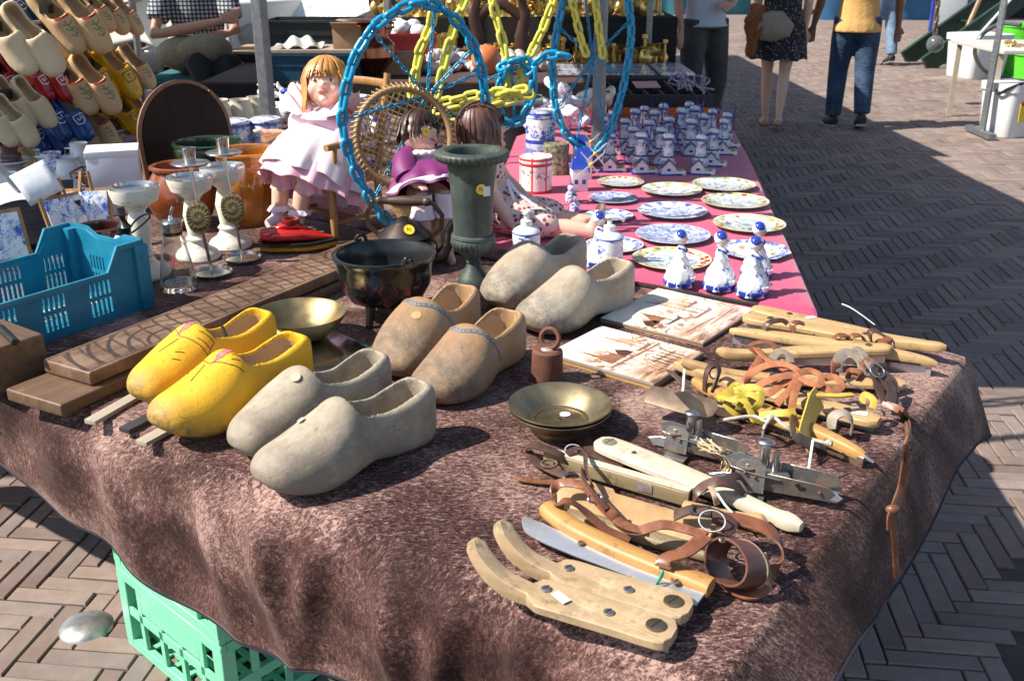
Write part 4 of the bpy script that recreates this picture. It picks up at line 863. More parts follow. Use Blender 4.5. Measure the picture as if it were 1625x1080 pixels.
# two metal clamp skates
def clamp_skate(c, rz, label, big, k=1.):
    t = thing('clamp_skate', label, 'skate', c, rz); s = k
    def plate(name, poly, th, loc, M, m=m_plate): obj(name, MB().prism([(x*s, y*s) for x, y in poly], -th/2, th/2, M=M, c=Vector(loc)*s), m, t, bev=.0006, bseg=1)
    X90 = rotm('X', PI/2)
    tongue = [(0,-.013),(.06,-.011),(.078,-.008),(.084,0),(.078,.008),(.06,.011),(0,.014)]
    foot = [(-.03,-.02),(.0,-.022),(.03,-.018),(.04,0),(.03,.018),(0,.022),(-.03,.02),(-.042,0)]
    plate('toe_plate', foot, .0016, (-.01,0,.034), rotm('Y', .15))
    plate('side_plate', tongue, .0016, (.0,-.014,.022), X90@rotm('X', .15)); plate('side_plate', tongue, .0016, (.004,.012,.026), X90)
    plate('runner', [(-.06,-.009),(.085,-.007),(.092,0),(.08,.008),(-.05,.008),(-.068,.002)], .003, (.0,.0,.011), X90, m_blade)
    plate('heel_cup', [(-.018,-.014),(.018,-.014),(.018,.02),(.010,.026),(-.010,.026),(-.018,.02)], .0016, (-.016,-.020,.024), X90@rotm('X', -.2), m_plate)
    plate('hole_mark', [(.004*math.cos(i*PI/6)*1.4+.045, .004*math.sin(i*PI/6)+.001) for i in range(12)], .0020, (.0,-.0142,.022), X90@rotm('X', .15), m_ink)
    plate('hole_mark', [(.0035*math.cos(i*PI/6)+.040, .0035*math.sin(i*PI/6)+.005) for i in range(12)], .0020, (.0,-.0142,.022), X90@rotm('X', .15), m_ink)
    obj('clamp_barrel', MB().lathe([(.0001,.004),(.006,.004),(.007,.007),(.007,.034),(.006,.037),(.0001,.037)], 18, c=V(-.004,.006,.03)*s), m_steel, t); obj('clamp_barrel', MB().lathe([(.0001,.0),(.0045,.0),(.0045,.026),(.0001,.027)], 14, c=V(.010,.002,.032)*s), m_steel, t)
    obj('clamp_cap', MB().ball(V(-.004,.006,.066)*s, (.011*s,.009*s,.004*s), 8), m_steel, t)
    obj('base_plate', MB().box(V(-.014,-.026,.004)*s, (.034*s,.022*s,.003)), m_plate, t, bev=.0006); plate('base_wing', [(0,-.012),(.07,-.004),(.075,.012),(0,.012)], .0016, (.015,.010,.010), rotm('X', .25))
    for x, z in ((-.022,.034),(-.010,.030),(.066,.022)): obj('rivet', MB().ball(V(x,-.0215 if x < 0 else -.0155,z)*s, .0024*s, 5), m_rust, t)
    obj('pivot_bolt', MB().lathe([(.0001,.006),(.004,.006),(.0065,.004),(.0065,0),(.012,0),(.012,-.0016)], 14, c=V(-.02,-.012,.040)*s), m_plate, t)
    return t
p = W(1212,782); clamp_skate((p.x, p.y, TZ+.001), R(-22), 'rusty metal clamp skate with barrel screw held by a white cable tie', True, 1.12)
p = W(1095,722); clamp_skate((p.x, p.y, TZ+.001), R(-30), 'metal clamp skate with frayed twine, beside the bleached flat skate', False, .98)
t = thing('cable_tie', 'white cable tie standing on the rusty clamp skate', 'cable tie', W(1280,770)); obj('tie_strip', MB().sweep(PX([(1278,772,.01),(1283,745,.028),(1290,698,.062)]), .0018, .0009, n=6), m_zip, t, world=True); obj('tie_head', MB().box(W(1281,748,TZ+.028)-t.location, (.006,.006,.006)), m_zip, t)
rr = random.Random(9); t = thing('twine_hank', 'frayed hank of pale twine tied with green string between the clamp skates', 'twine', W(1150,728))
for k in range(16):
    q = [(1120+rr.uniform(-15,15), 705+rr.uniform(-10,10), .04), (1140+rr.uniform(-8,8), 715+rr.uniform(-6,6), .035), (1158+rr.uniform(-10,10), 728+rr.uniform(-8,8), .02), (1165+rr.uniform(-30,10), 745+rr.uniform(-8,12), .006)]
    obj('strand', MB().sweep(spline(PX(q), 4), .0011, n=5), m_rawh, t, world=True)
gt = MB(); gt.sweep(spline(PX([(1160,722,.02),(1172,718,.026),(1182,722,.024),(1172,726,.02),(1164,720,.024),(1184,724,.02)]), 4), .0018, n=5); obj('green_string', gt, m_green, t, world=True)
# dark iron skate parts under the tiles
t = thing('iron_skate', 'dark brown iron skate plate with an upright peg and a white tie', 'skate', W(1080,660))
P0 = W(1030,635,.83); P1 = W(1135,662,.83); d = (P1-P0); M = frame(d, (0.1,-.6,.8)); L = d.length
obj('sole_plate', MB().prism([(-.004,-.014),(0,-.019),(L*.5,-.021),(L*.9,-.020),(L,-.012),(L*1.02,.004),(L*.95,.018),(L*.5,.02),(0,.016),(-.006,.006)], -.0012, .0012, M=M, c=P0-t.location+V(0,0,.012)), m_plated, t, bev=.0008)
obj('arm', MB().sweep(PX([(1062,588,.045),(1090,612,.045),(1108,640,.042),(1128,668,.02)]), .007, .0018, n=6, p=6, up=(.4,-.6,.6)), m_plated, t, world=True)
obj('wing', MB().prism([(-.03,-.01),(.02,-.016),(.034,0),(.02,.018),(-.02,.016)], -.001, .001, M=frame((.7,-.5,-.5), (.5,-.4,.7)), c=W(1098,640,.85)-t.location), m_plated, t)
obj('cable_tie', MB().sweep(PX([(1080,640,.03),(1084,615,.05),(1086,585,.075)]), .0020, .0009, n=6), m_zip, t, world=True)
obj('edge_runner', MB().sweep(PX([(1135,650,.012),(1220,668,.012),(1300,700,.010),(1370,735,.008)]), .0022, .010, n=6, p=6), m_plated, t, world=True)
# round cord
t = thing('braided_cord', 'grey braided cord knotted across the skates', 'cord', W(1200,660)); obj('cord', MB().sweep(spline(PX([(1138,668,.02),(1160,664,.03),(1195,660,.036),(1215,668,.042),(1228,662,.046),(1245,676,.042),(1268,690,.03),(1290,697,.028),(1320,705,.034)]), 6), .0026, n=8), m_rope, t, world=True)
obj('hanging_end', MB().sweep(spline(PX([(1222,664,.046),(1212,680,.035),(1212,700,.012)]), 6), .0024, n=8), m_rope, t, world=True); obj('knot', MB().ball(W(1316,702,TZ+.034)-t.location, (.006,.005,.005), 6), m_rope, t); obj('knot', MB().ball(W(1222,662,TZ+.046)-t.location, (.007,.006,.005), 6), m_rope, t)
# skate heap along the right edge
def heap(h, o_, st, m, lb, blade=None, zl=0, p=3.2, tilt=0, nm='wooden_skate', z2=None):
    a, b = W(*h, .82), W(*o_, .82); a.z = TZ+zl; b.z = TZ+(zl if z2 is None else z2); t = thing(nm, lb, 'skate', (a.x, a.y, TZ))
    f = skate_body(t, a, b, st, m, p=p, blade=blade, tilt=tilt); return t, f
FL = lambda h: [(0,0,h,.010,.007),(.03,0,h,.019,.008),(.12,0,h,.022,.008),(.3,0,h,.020,.008),(.5,0,h,.023,.008),(.66,0,h,.021,.008),(.75,0,h,.013,.009),(.88,0,h+.003,.0105,.009),(.97,0,h+.006,.0095,.008),(1,0,h+.007,.004,.004)]
t, f = heap((1195,492),(1478,556), FL(.022), m_sk3, 'pale flat skate with two oval plugs, farthest from the clogs at the table edge', (.02,.7,.014,.0016), p=4); screw(t, f(.22,0,.030), r=.006, m=m_brassd)
obj('paper_tag', MB().box(f(.34,.004,.0308)-t.location, (.02,.012,.0006), rz=.4), mat('white_paper', (.72,.70,.66), rough=.7), t)
obj('wire', MB().sweep(spline(PX([(1388,515,.035),(1368,500,.05),(1350,488,.06),(1336,482,.062)]), 5), .0012, n=6), m_zip, t, world=True)
t, f = heap((1180,508),(1500,562), FL(.026), m_sk3, 'pale flat skate with an amber tapering toe beside the pink cloth', (.02,.7,.016,.0016), p=4); screw(t, f(.14,0,.034), r=.007, m=m_brassd); screw(t, f(.62,0,.034), r=.006, m=m_brassd)
NAR = [(0,0,.024,.005,.005),(.03,0,.024,.010,.008),(.2,0,.025,.014,.011),(.5,0,.026,.017,.013),(.7,0,.027,.018,.013),(.8,0,.027,.013,.012),(.9,0,.026,.010,.010),(.97,0,.024,.007,.008),(1,0,.022,.004,.005)]
t, f = heap((1158,528),(1486,580), NAR, m_sk3, 'long narrow pale skate with a black edge line and double brown straps', (.02,.98,.018,.002), p=2.6)
obj('black_edge', MB().sweep([f(.03+.9*i/20, -lerp0(NAR, .03+.9*i/20)[3]-.0002, .0205) for i in range(21)], .0012, .0022, n=6, p=4), m_ink, t, world=True)
for x in (1330,1352): strap('strap', [(x-14,556,.012),(x-10,543,.030),(x,533,.046),(x+14,532,.046),(x+20,540,.036)], .013, m_strap, t, up=[(-.7,-.6,.3),(-.5,-.6,.5),(-.2,-.4,.9),(.2,0,1),(.5,.2,.8)])
strap('strap', [(1380,548,.034),(1395,545,.046),(1412,538,.05),(1418,550,.040),(1412,566,.02),(1408,580,.012)], .014, m_strap, t, up=[(0,-.4,1),(0,-.4,1),(.3,-.3,1),(.9,-.4,.3),(.9,-.4,.3),(.7,-.4,.4)])
strap('crossing_strap', [(1375,562,.02),(1392,550,.042),(1412,536,.054)], .014, m_strap, t, up=(-.5,-.5,.8)); strap('loop', [(1382,540,.035),(1380,528,.05),(1388,524,.054),(1398,530,.05),(1408,535,.05)], .014, m_strapd, t, up=[(-1,0,.2),(-.6,-.2,.7),(0,-.2,1),(.4,-.2,.9),(.3,-.2,1)])
strap('buckle_strap', [(1212,522,.038),(1220,512,.050),(1240,508,.052),(1250,514,.046)], .012, m_strapd, t, up=(0,-.3,1)); strap('small_loop', [(1258,526,.036),(1258,515,.050),(1266,511,.052),(1276,514,.048)], .012, m_strap, t, up=[(-.8,-.4,.3),(-.3,-.4,.9),(0,-.3,1),(.3,-.2,1)])
t, f = heap((1412,572),(1138,572), [(0,0,.03,.008,.007),(.03,0,.03,.015,.009),(.3,0,.03,.015,.009),(.55,0,.03,.0165,.009),(.62,0,.03,.011,.009),(.75,0,.028,.010,.010),(.9,0,.03,.012,.010),(.97,0,.036,.010,.009),(1,0,.040,.004,.004)], m_sk3, 'pale skate with a grey stained top and leather scraps at its toe', (.03,.6,.016,.0016), zl=.012, z2=0)
strap('scrap', [(1205,560,.04),(1190,550,.045),(1205,543,.05),(1225,545,.05),(1232,556,.044)], .010, m_strap, t, up=(0,-.3,1)); strap('grey_scrap', [(1225,570,.045),(1235,558,.054),(1250,562,.05),(1255,575,.04)], .014, m_strapg, t, up=(.2,-.4,.9))
obj('heel_disc', MB().lathe([(.0001,.001),(.006,.001),(.0065,-.001)], 14, c=f(.13,0,.0396)), m_brassd, t, world=True)
t, f = heap((1436,604),(1080,590), [(0,0,.014,.010,.006),(.03,0,.014,.018,.007),(.3,0,.014,.018,.007),(.6,0,.014,.014,.008),(.8,0,.02,.011,.009),(.95,0,.034,.010,.008),(1,0,.04,.006,.005)], m_sk3, 'wooden skate with dark round heel under the heap of leather straps', None)
t, f = heap((1395,670),(1070,582), FL(.020), m_sk3, 'pale skate stamped with a number, with round screw hole and white price label', (.02,.7,.012,.0016), p=4)
obj('price_label', MB().box(f(.085,.003,.0288)-t.location, (.024,.014,.0006), rz=2.75), mat('white_paper', (.72,.70,.66), rough=.7), t); screw(t, f(.14,0,.0278), r=.007, m=m_brassd)
for k, dx in enumerate((0, .010)): o = obj('stamped_digit', MB().sweep([f(.28-dx*2,0,.0284)+V(.004*math.cos(a), .004*math.sin(a), 0) for a in [i*PI/5 for i in range(7 if k else 10)]], .0006, n=4), m_ink, t, world=True)
t, f = heap((1380,722),(1085,606), [(0,0,.016,.005,.006),(.06,0,.018,.009,.009),(.2,0,.022,.011,.010),(.32,0,.024,.014,.010),(.4,0,.024,.020,.010),(.6,0,.024,.018,.009),(.85,0,.026,.010,.008),(1,0,.03,.005,.005)], m_sk2, 'yellowish skate bound with yellow ribbon, ending in a pointed metal-tipped toe', (.05,.7,.016,.0018), mb_=m_plated) if False else heap((1100,612),(1378,722), [(0,0,.03,.006,.006),(.1,0,.026,.012,.009),(.4,0,.024,.018,.009),(.62,0,.024,.021,.010),(.70,0,.024,.014,.010),(.85,0,.02,.011,.010),(.96,0,.016,.008,.008),(1,0,.014,.003,.003)], m_sk2, 'yellowish skate bound with yellow ribbon, ending in a pointed toe', (.1,.97,.016,.0018))
obj('metal_tip', MB().sweep([f(.975,0,.016), f(1.03,0,.012)], [.006,.002], n=8), m_steel, t, world=True)
obj('yellow_strap_plate', MB().sweep(spline(PX([(1275,700,.034),(1282,672,.036),(1290,645,.046),(1300,630,.05)]), 5), .019, .0018, n=8, p=5, up=(.8,-.2,.4)), mat('yellow_leather', (.58,.40,.07), (.48,.31,.05), 40, .5), t, world=True)
obj('buckle_bar', MB().sweep(PX([(1282,626,.056),(1330,628,.056),(1352,626,.054)]), .006, .003, n=8, p=3), mat('yellow_leather', (.58,.40,.07)), t, world=True); obj('yellow_loop', MB().sweep(spline(PX([(1368,640,.04),(1372,626,.05),(1386,634,.046),(1384,648,.036)]), 5), .006, .0015, n=6, up=(0,-.6,.6)), mat('yellow_leather', (.58,.40,.07)), t, world=True)
strap('grey_loop', [(1320,680,.02),(1322,662,.036),(1338,655,.044),(1352,668,.034),(1350,685,.014)], .018, m_strapg, t, up=[(-.9,-.3,.3),(-.5,-.4,.8),(0,-.3,1),(.7,-.3,.6),(.9,-.3,.2)])
strap('iron_loop', [(1262,660,.03),(1258,672,.046),(1262,690,.05),(1285,705,.03)], .018, m_plated, t, up=(.5,-.6,.5))
strap('dark_loop', [(1118,620,.026),(1120,596,.05),(1128,580,.062),(1140,582,.06),(1138,600,.046),(1130,622,.03)], .012, m_strapd, t, up=[(-.9,-.3,.2),(-.9,-.3,.3),(-.3,-.3,.9),(.5,-.3,.8),(.9,-.3,.3),(.9,-.3,.3)])
strap('dark_scrap', [(1142,604,.04),(1152,600,.046),(1166,606,.042)], .012, m_strapd, t)
ringlet('ring', W(1134,592,TZ+.05), (.3,-.8,.2), .009, .0014, m_steel, t)
# ribbons and leather heap
t = thing('orange_ribbon_bundle', 'bundle of orange woven ribbon loops tied over the skates', 'ribbon', W(1250,610))
for q in ([(1185,612,.03),(1190,595,.05),(1215,580,.066),(1245,578,.07),(1268,590,.066),(1262,600,.06)], [(1180,606,.03),(1195,585,.05),(1208,562,.05),(1200,552,.045),(1215,568,.058),(1248,588,.064)], [(1262,600,.06),(1240,610,.052),(1220,624,.045),(1200,630,.036)], [(1264,602,.06),(1252,620,.052),(1240,632,.044),(1232,642,.036)], [(1268,604,.06),(1260,628,.05),(1256,652,.036)], [(1266,592,.066),(1285,588,.064),(1302,596,.06),(1300,610,.056),(1280,606,.058),(1268,598,.062)], [(1300,612,.05),(1320,620,.046),(1336,612,.046),(1325,598,.05),(1308,600,.05)], [(1262,596,.062),(1235,598,.064),(1210,608,.055),(1190,622,.04)]):
    strap('ribbon_loop', q, .012, m_orange, t, th=.0012, up=(.1,-.55,.8))
t = thing('yellow_ribbon_bow', 'crumpled yellow ribbon tied round a skate', 'ribbon', W(1190,640)); 
for q in ([(1138,632,.03),(1155,622,.045),(1170,610,.055),(1178,628,.05),(1172,650,.03)], [(1165,620,.052),(1190,614,.06),(1208,620,.06),(1205,640,.05),(1192,655,.03),(1200,672,.02)], [(1170,630,.048),(1185,640,.045),(1195,660,.03),(1212,672,.016)], [(1140,628,.04),(1165,634,.046),(1185,624,.054),(1205,632,.05)], [(1150,640,.03),(1165,655,.02),(1180,660,.012)], [(1205,660,.03),(1225,656,.04),(1245,655,.045),(1262,652,.046)]):
    strap('ribbon_loop', q, .012, m_yrib, t, th=.0009, up=(.3,-.6,.6))
t = thing('leather_strap_heap', 'tangle of grey and brown leather straps with a ring, lying on the skates', 'straps', W(1380,590))
for q, m, wd in (([(1328,590,.04),(1332,568,.06),(1345,560,.066),(1362,568,.06),(1370,585,.05),(1360,600,.04)], m_strapg, .02), ([(1326,600,.03),(1325,580,.05),(1332,566,.06)], m_strap, .016), ([(1352,566,.06),(1362,556,.066),(1372,566,.06),(1382,580,.06),(1392,590,.05)], m_strapg, .018), ([(1345,600,.036),(1350,588,.05),(1366,592,.05),(1362,604,.036)], m_strap, .012), ([(1385,590,.05),(1392,606,.04),(1398,625,.030),(1405,640,.024)], m_strapd, .016), ([(1398,592,.05),(1410,605,.04),(1415,622,.03),(1412,640,.024)], m_strapd, .018), ([(1404,592,.05),(1418,604,.036),(1422,622,.026)], m_strap, .012), ([(1368,580,.06),(1380,572,.062),(1392,580,.06)], m_strap, .014)):
    strap('leather_strap', q, wd, m, t, th=.0017, up=(.3,-.55,.75))
ringlet('ring', W(1392,588,TZ+.056), (.3,-.5,.7), .014, .0016, m_steel, t, .9); obj('wire_hook', MB().sweep(spline(PX([(1335,600,.05),(1355,612,.046),(1372,620,.04),(1378,632,.036)]), 5), .0014, n=6), m_steel, t, world=True)
t = thing('hanging_laces', 'pair of brown leather laces knotted together hanging over the table edge', 'laces', W(1420,655))
ed = W(1436,668,TZ+.012); 
def hang(lst): return [V(*q) for q in lst]
e0 = W(1400,640,.83); e1 = W(1425,652,.826); e2 = W(1437,672,.806); ox = V(.072,-.051,0)
base = e2+ox
pix = [(1440,690,.785),(1436,730,.745),(1430,770,.70),(1418,806,.66),(1417,830,.635),(1420,860,.60),(1421,885,.575),(1423,914,.545)]
def onp(x, y, ref):
    d = W(x, y, 0)-V(0,0,CAMH); k = (C1.dot(UA)-.10)/(d.xy.dot(UA)); return V(0,0,CAMH)+d*k
l1 = [e0, e1, e2]+[onp(x, y, base) for x, y, _ in pix]
l2 = [e0+V(.006,0,0), e1+V(.008,.002,.001), e2+V(.006,.004,.001)]+[onp(x, y, base) for x, y in ((1443,700),(1440,740),(1433,775),(1426,800),(1414,815),(1412,838))]
for l in (l1, l2): obj('lace', MB().sweep(spline(l, 6), .0042, .0015, n=6, p=4, up=(.3,-.9,.2)), m_strap, t, world=True)
obj('knot', MB().ball(onp(1417,808,base)-t.location, (.008,.006,.006), 6), m_strap, t)
# ================================================================= pink table: plates, mills, figures, dolls, chains
def dep(p): return p.y*math.cos(PITCH)+(CAMH-p.z)*math.sin(PITCH)
CB = (.02,.045,.30); CW = (.80,.80,.78)
def plate_mat(i, kind):
    g = G('painted_plate_%d' % i); co = g.co(); x, y, z = g.xyz(co); r = g.math('SQRT', g.math('ADD', g.math('MULTIPLY', x, x), g.math('MULTIPLY', y, y)))
    an = g.math('ARCTAN2', y, x); c2 = g.co(loc=(i*1.7, i*.9, 0))
    f = g.noise(c2, 4.2, 7, .72, 1.4); fs = g.noise(g.co(scale=(.6,2.2,1), loc=(i,2*i,0)), 4.5, 6, .7, .6)
    inner = g.math('LESS_THAN', r, .66); rim = g.math('MULTIPLY', g.math('GREATER_THAN', r, .72), g.math('LESS_THAN', r, .96)); line = g.math('MAXIMUM', g.math('LESS_THAN', g.math('ABSOLUTE', g.math('SUBTRACT', r, .69)), .012), g.math('GREATER_THAN', r, .975))
    pet = g.math('SINE', g.math('MULTIPLY', an, 8+i % 5)); rv = g.vor(g.co(loc=(i,0,0)), 4.2, 'Distance'); rvc = g.n('ShaderNodeTexVoronoi', Scale=4.2); g.set(rvc.inputs['Vector'], g.co(loc=(i,0,0))); rc = g.xyz(rvc.outputs['Color'])[0]
    blob = g.math('SUBTRACT', 1, g.sm(rv, .34, .42)); ink = g.sm(fs, .49, .56); ink2 = g.sm(f, .43, .54)
    if kind == 'blue':
        col = g.mix(g.math('MULTIPLY', ink2, inner), CW, g.mix(ink, (.22,.30,.62), CB)); col = g.mix(g.math('MULTIPLY', rim, g.sm(g.math('ADD', f, g.math('MULTIPLY', pet, .12)), .5, .56)), col, (.07,.12,.42)); col = g.mix(g.math('MULTIPLY', line, .6), col, (.12,.2,.5))
    elif kind == 'full':
        col = g.mix(g.sm(f, .40, .58), (.66,.68,.78), g.mix(ink, (.20,.26,.52), (.04,.06,.25)))
        col = g.mix(g.math('MULTIPLY', line, .5), col, CW)
    elif kind == 'poly':
        rc_ = g.ramp(rc, (0, (.50,.02,.015)), (.4, (.55,.04,.03)), (.5, (.10,.24,.04)), (.75, (.16,.30,.06)), (1, (.62,.40,.05)))
        col = g.mix(rim, CW, g.mix(blob, g.mix(ink, (.76,.72,.55), (.22,.32,.10)), rc_)); col = g.mix(g.math('MULTIPLY', g.math('MULTIPLY', ink2, inner), .85), col, g.mix(ink, (.30,.42,.50), (.06,.08,.16))); col = g.mix(line, col, (.62,.52,.2))
    elif kind == 'tulip':
        tu = g.math('MULTIPLY', g.math('LESS_THAN', r, .6), g.sm(g.noise(g.co(scale=(1,.6,1), rot=(0,0,.6), loc=(i,0,0)), 2.3, 3, .5, .4), .53, .58))
        tc = g.ramp(g.noise(c2, 1.6, 2), (.3, (.12,.28,.06)), (.5, (.2,.36,.09)), (.6, (.66,.2,.06)), (.75, (.75,.52,.08)))
        col = g.mix(tu, CW, tc); col = g.mix(g.math('MULTIPLY', rim, g.sm(f, .44, .52)), col, (.08,.15,.50))
    else:
        col = g.mix(g.math('MULTIPLY', rim, g.math('GREATER_THAN', pet, .3)), CW, (.42,.45,.13)); col = g.mix(line, col, (.50,.42,.16)); col = g.mix(g.math('MULTIPLY', inner, g.sm(fs, .5, .58)), col, g.mix(ink2, (.52,.40,.22), (.05,.09,.25)))
    return g.fin(col, .13, 0, Coat_Weight=.6, Coat_Roughness=.05)
PL = [((985,282),37,'poly','small polychrome plate behind the others, before the mills'), ((1066,294),48,'ring','plate with a green garland ring and a windmill scene'), ((1149,286),50,'poly','cream plate with a grey-blue canal scene and flowered edge, beside the mills'), ((973,307),39,'full','small plate covered with a dark blue picture'),
      ((1067,327),55,'blue','white plate with a blue ship scene and plain edge'), ((1167,312),53,'poly','plate with red rose edge and a pinkish scene'), ((967,334),38,'blue','small blue and white plate next to the bare doll feet'), ((1068,364),59,'full','large pale blue plate with a swirling river picture'),
      ((1189,347),57,'poly','flowered plate with a green and blue mill scene'), ((975,380),46,'tulip','plate with painted vegetables behind the soap pump'), ((1066,402),63,'poly','large flowered plate with a mill scene behind the nearest milkmaid'), ((1196,388),58,'tulip','octagonal plate with tulips and a blue leafy edge')]
m_glaze = mat('white_glaze', (.80,.80,.78), (.76,.77,.77), 10, .12, Coat_Weight=.5)
for i, ((x, y), hw, kind, lb) in enumerate(PL):
    p = W(x, y+hw*.10, TZ+.014); r = hw/FPX*dep(p); oct_ = i == 11
    mb = MB().lathe([(.0001,.20),(.52,.19),(.60,.23),(.68,.34),(.97,.50),(1,.52),(1.005,.50),(.97,.45),(.66,.24),(.58,.10),(.54,.02),(.48,.02),(.46,.10),(.0001,.10)] if not oct_ else [(.0001,.20),(.52,.19),(.62,.23),(.70,.34),(1.0,.50),(1.02,.49),(.66,.22),(.54,.02),(.0001,.02)], 48 if not oct_ else 8)
    for v in mb.v: v.z *= .26
    o = obj('painted_plate', mb, plate_mat(i, kind), loc=(p.x, p.y, TZ+.001), rot=(0,0,.39 if oct_ else i*.7), smooth=30); o.scale = (r,)*3
    tag(o, lb, 'plate', 'painted plates on the pink cloth')
# Delft patterns
def delft(name, sc=60, th=.475, zb=None, c=CB, lo=(.30,.36,.62)):
    g = G(name); co = g.co(); f = g.noise(co, sc, 5, .7, 1.5); f2 = g.noise(g.co(loc=(4,2,0)), sc*.4, 3, .6); k = g.math('MULTIPLY', g.sm(f, th, th+.05), g.sm(f2, .42, .52))
    col = g.mix(k, CW, g.mix(g.sm(f, th+.05, th+.12), lo, c))
    if zb:
        z = g.xyz(co)[2]
        for a, b in zb: col = g.mix(g.math('MULTIPLY', g.math('GREATER_THAN', z, a), g.math('LESS_THAN', z, b)), col, c)
    return g.fin(col, .12, 0, Coat_Weight=.5)
m_delft = delft('delft_ware'); m_delftf = delft('delft_fine', 95, .45); m_cobalt = mat('cobalt_glaze', (.015,.04,.30), (.03,.07,.40), 40, .12, Coat_Weight=.5); m_skin = mat('doll_skin', (.72,.44,.33), (.68,.39,.29), 20, .42, Subsurface_Weight=.08, Subsurface_Radius=(.01,.005,.003))
m_pinkskin = mat('painted_skin', (.75,.5,.38), rough=.2); m_mid = mat('slate_blue_glaze', (.035,.05,.17), (.07,.10,.26), 50, .18)
# small Delft windmills
def windmill():
    t = thing('windmill_figurine', '', 'figurine', (0,0,0), 0, 'small Delft windmills')
    hs = MB(); hs.add([(-.022,-.03,0),(.022,-.03,0),(.022,.01,0),(-.022,.01,0),(-.022,-.03,.026),(.022,-.03,.026),(.022,.01,.026),(-.022,.01,.026),(0,-.03,.047),(0,.01,.047)], [(0,3,2,1),(0,1,5,8,4),(2,3,7,9,6),(1,2,6,5),(3,0,4,7),(4,8,9,7),(8,5,6,9)])
    obj('house', hs, m_glaze, t)
    rf = MB()
    for s in (-1, 1): rf.sweep([(s*.026,-.031,.023),(0,-.031,.0495)], .0028, .0025, n=4); rf.add([(s*.026,-.032,.0245),(0,-.032,.0505),(0,.012,.0505),(s*.026,.012,.0245)], [(0,1,2,3)])
    obj('roof', rf, m_mid, t)
    obj('yard', MB().box((.026,.0,.006), (.06,.055,.012)), m_glaze, t, bev=.002); obj('blue_base', MB().box((.006,-.002,.0025), (.074,.062,.005)), m_cobalt, t, bev=.001)
    obj('tower', MB().lathe([(.025,.02),(.024,.05),(.021,.053),(.0155,.09),(.0145,.108)], 8, c=(.002,.012,0)), m_delftf, t, smooth=20)
    obj('gallery', MB().lathe([(.02,.05),(.026,.052),(.026,.056),(.02,.057)], 8, c=(.002,.012,0)), m_mid, t)
    obj('cap', MB().sweep([(-.014,.012,.114),(-.008,.012,.118),(.006,.012,.118),(.018,.012,.113)], [.010,.0145,.0145,.008], [.006,.011,.011,.007], n=10), m_glaze, t)
    obj('cap_band', MB().sweep([(-.017,.010,.108),(.02,.010,.108)], .0165, .0022, n=8, p=4), m_cobalt, t); obj('cap_stripe', MB().sweep([(-.013,.012,.1285),(.016,.012,.1265)], .007, .0022, n=6), m_cobalt, t)
    for k in range(4):
        a = R(20+90*k); M = rotm('X', a); obj('sail', MB().box(V(.030,.012,.105)+M@V(0,0,.028), (.0016,.011,.05), M=M), m_cobalt, t)
    obj('flower_heap', MB().ball((.040,-.016,.014), (.008,.008,.006), 5), mat('orange_flowers', (.62,.22,.04), (.3,.3,.05), 300, .4), t); obj('emblem', MB().box((0,-.0303,.018), (.012,.0006,.008)), m_cobalt, t)
    return t
wm = windmill(); first = True; rr = random.Random(5)
MILLS = [(966,271),(1015,274),(1058,276),(1108,275), (950,258),(1003,258),(1046,260),(1094,246),(1128,262), (960,244),(990,243),(1028,246),(1060,240),(1112,238),(1145,244), (972,232),(1005,229),(1036,230),(1078,228),(1100,224),(1128,226),(1150,232),(1020,219),(1050,218),(1090,215)]
row = {0: 'in the row next to the plates', 1: 'in the second row from the plates', 2: 'in the third row from the plates', 3: 'among those next to the orange crate'}
for i, (x, y) in enumerate(MILLS):
    p = W(x, y); rk = 0 if i < 4 else 1 if i < 9 else 2 if i < 15 else 3; lb = 'small blue and white mill on a house base, '+row[rk]
    z = R(rr.uniform(-14, 10)); s = rr.uniform(.96, 1.05)
    if first: wm.location = (p.x, p.y, TZ+.001); wm.rotation_euler = (0,0,z); wm['label'] = lb; first = False
    else: copy_tree(wm, (p.x, p.y, TZ+.001), z, lb, scale=s)
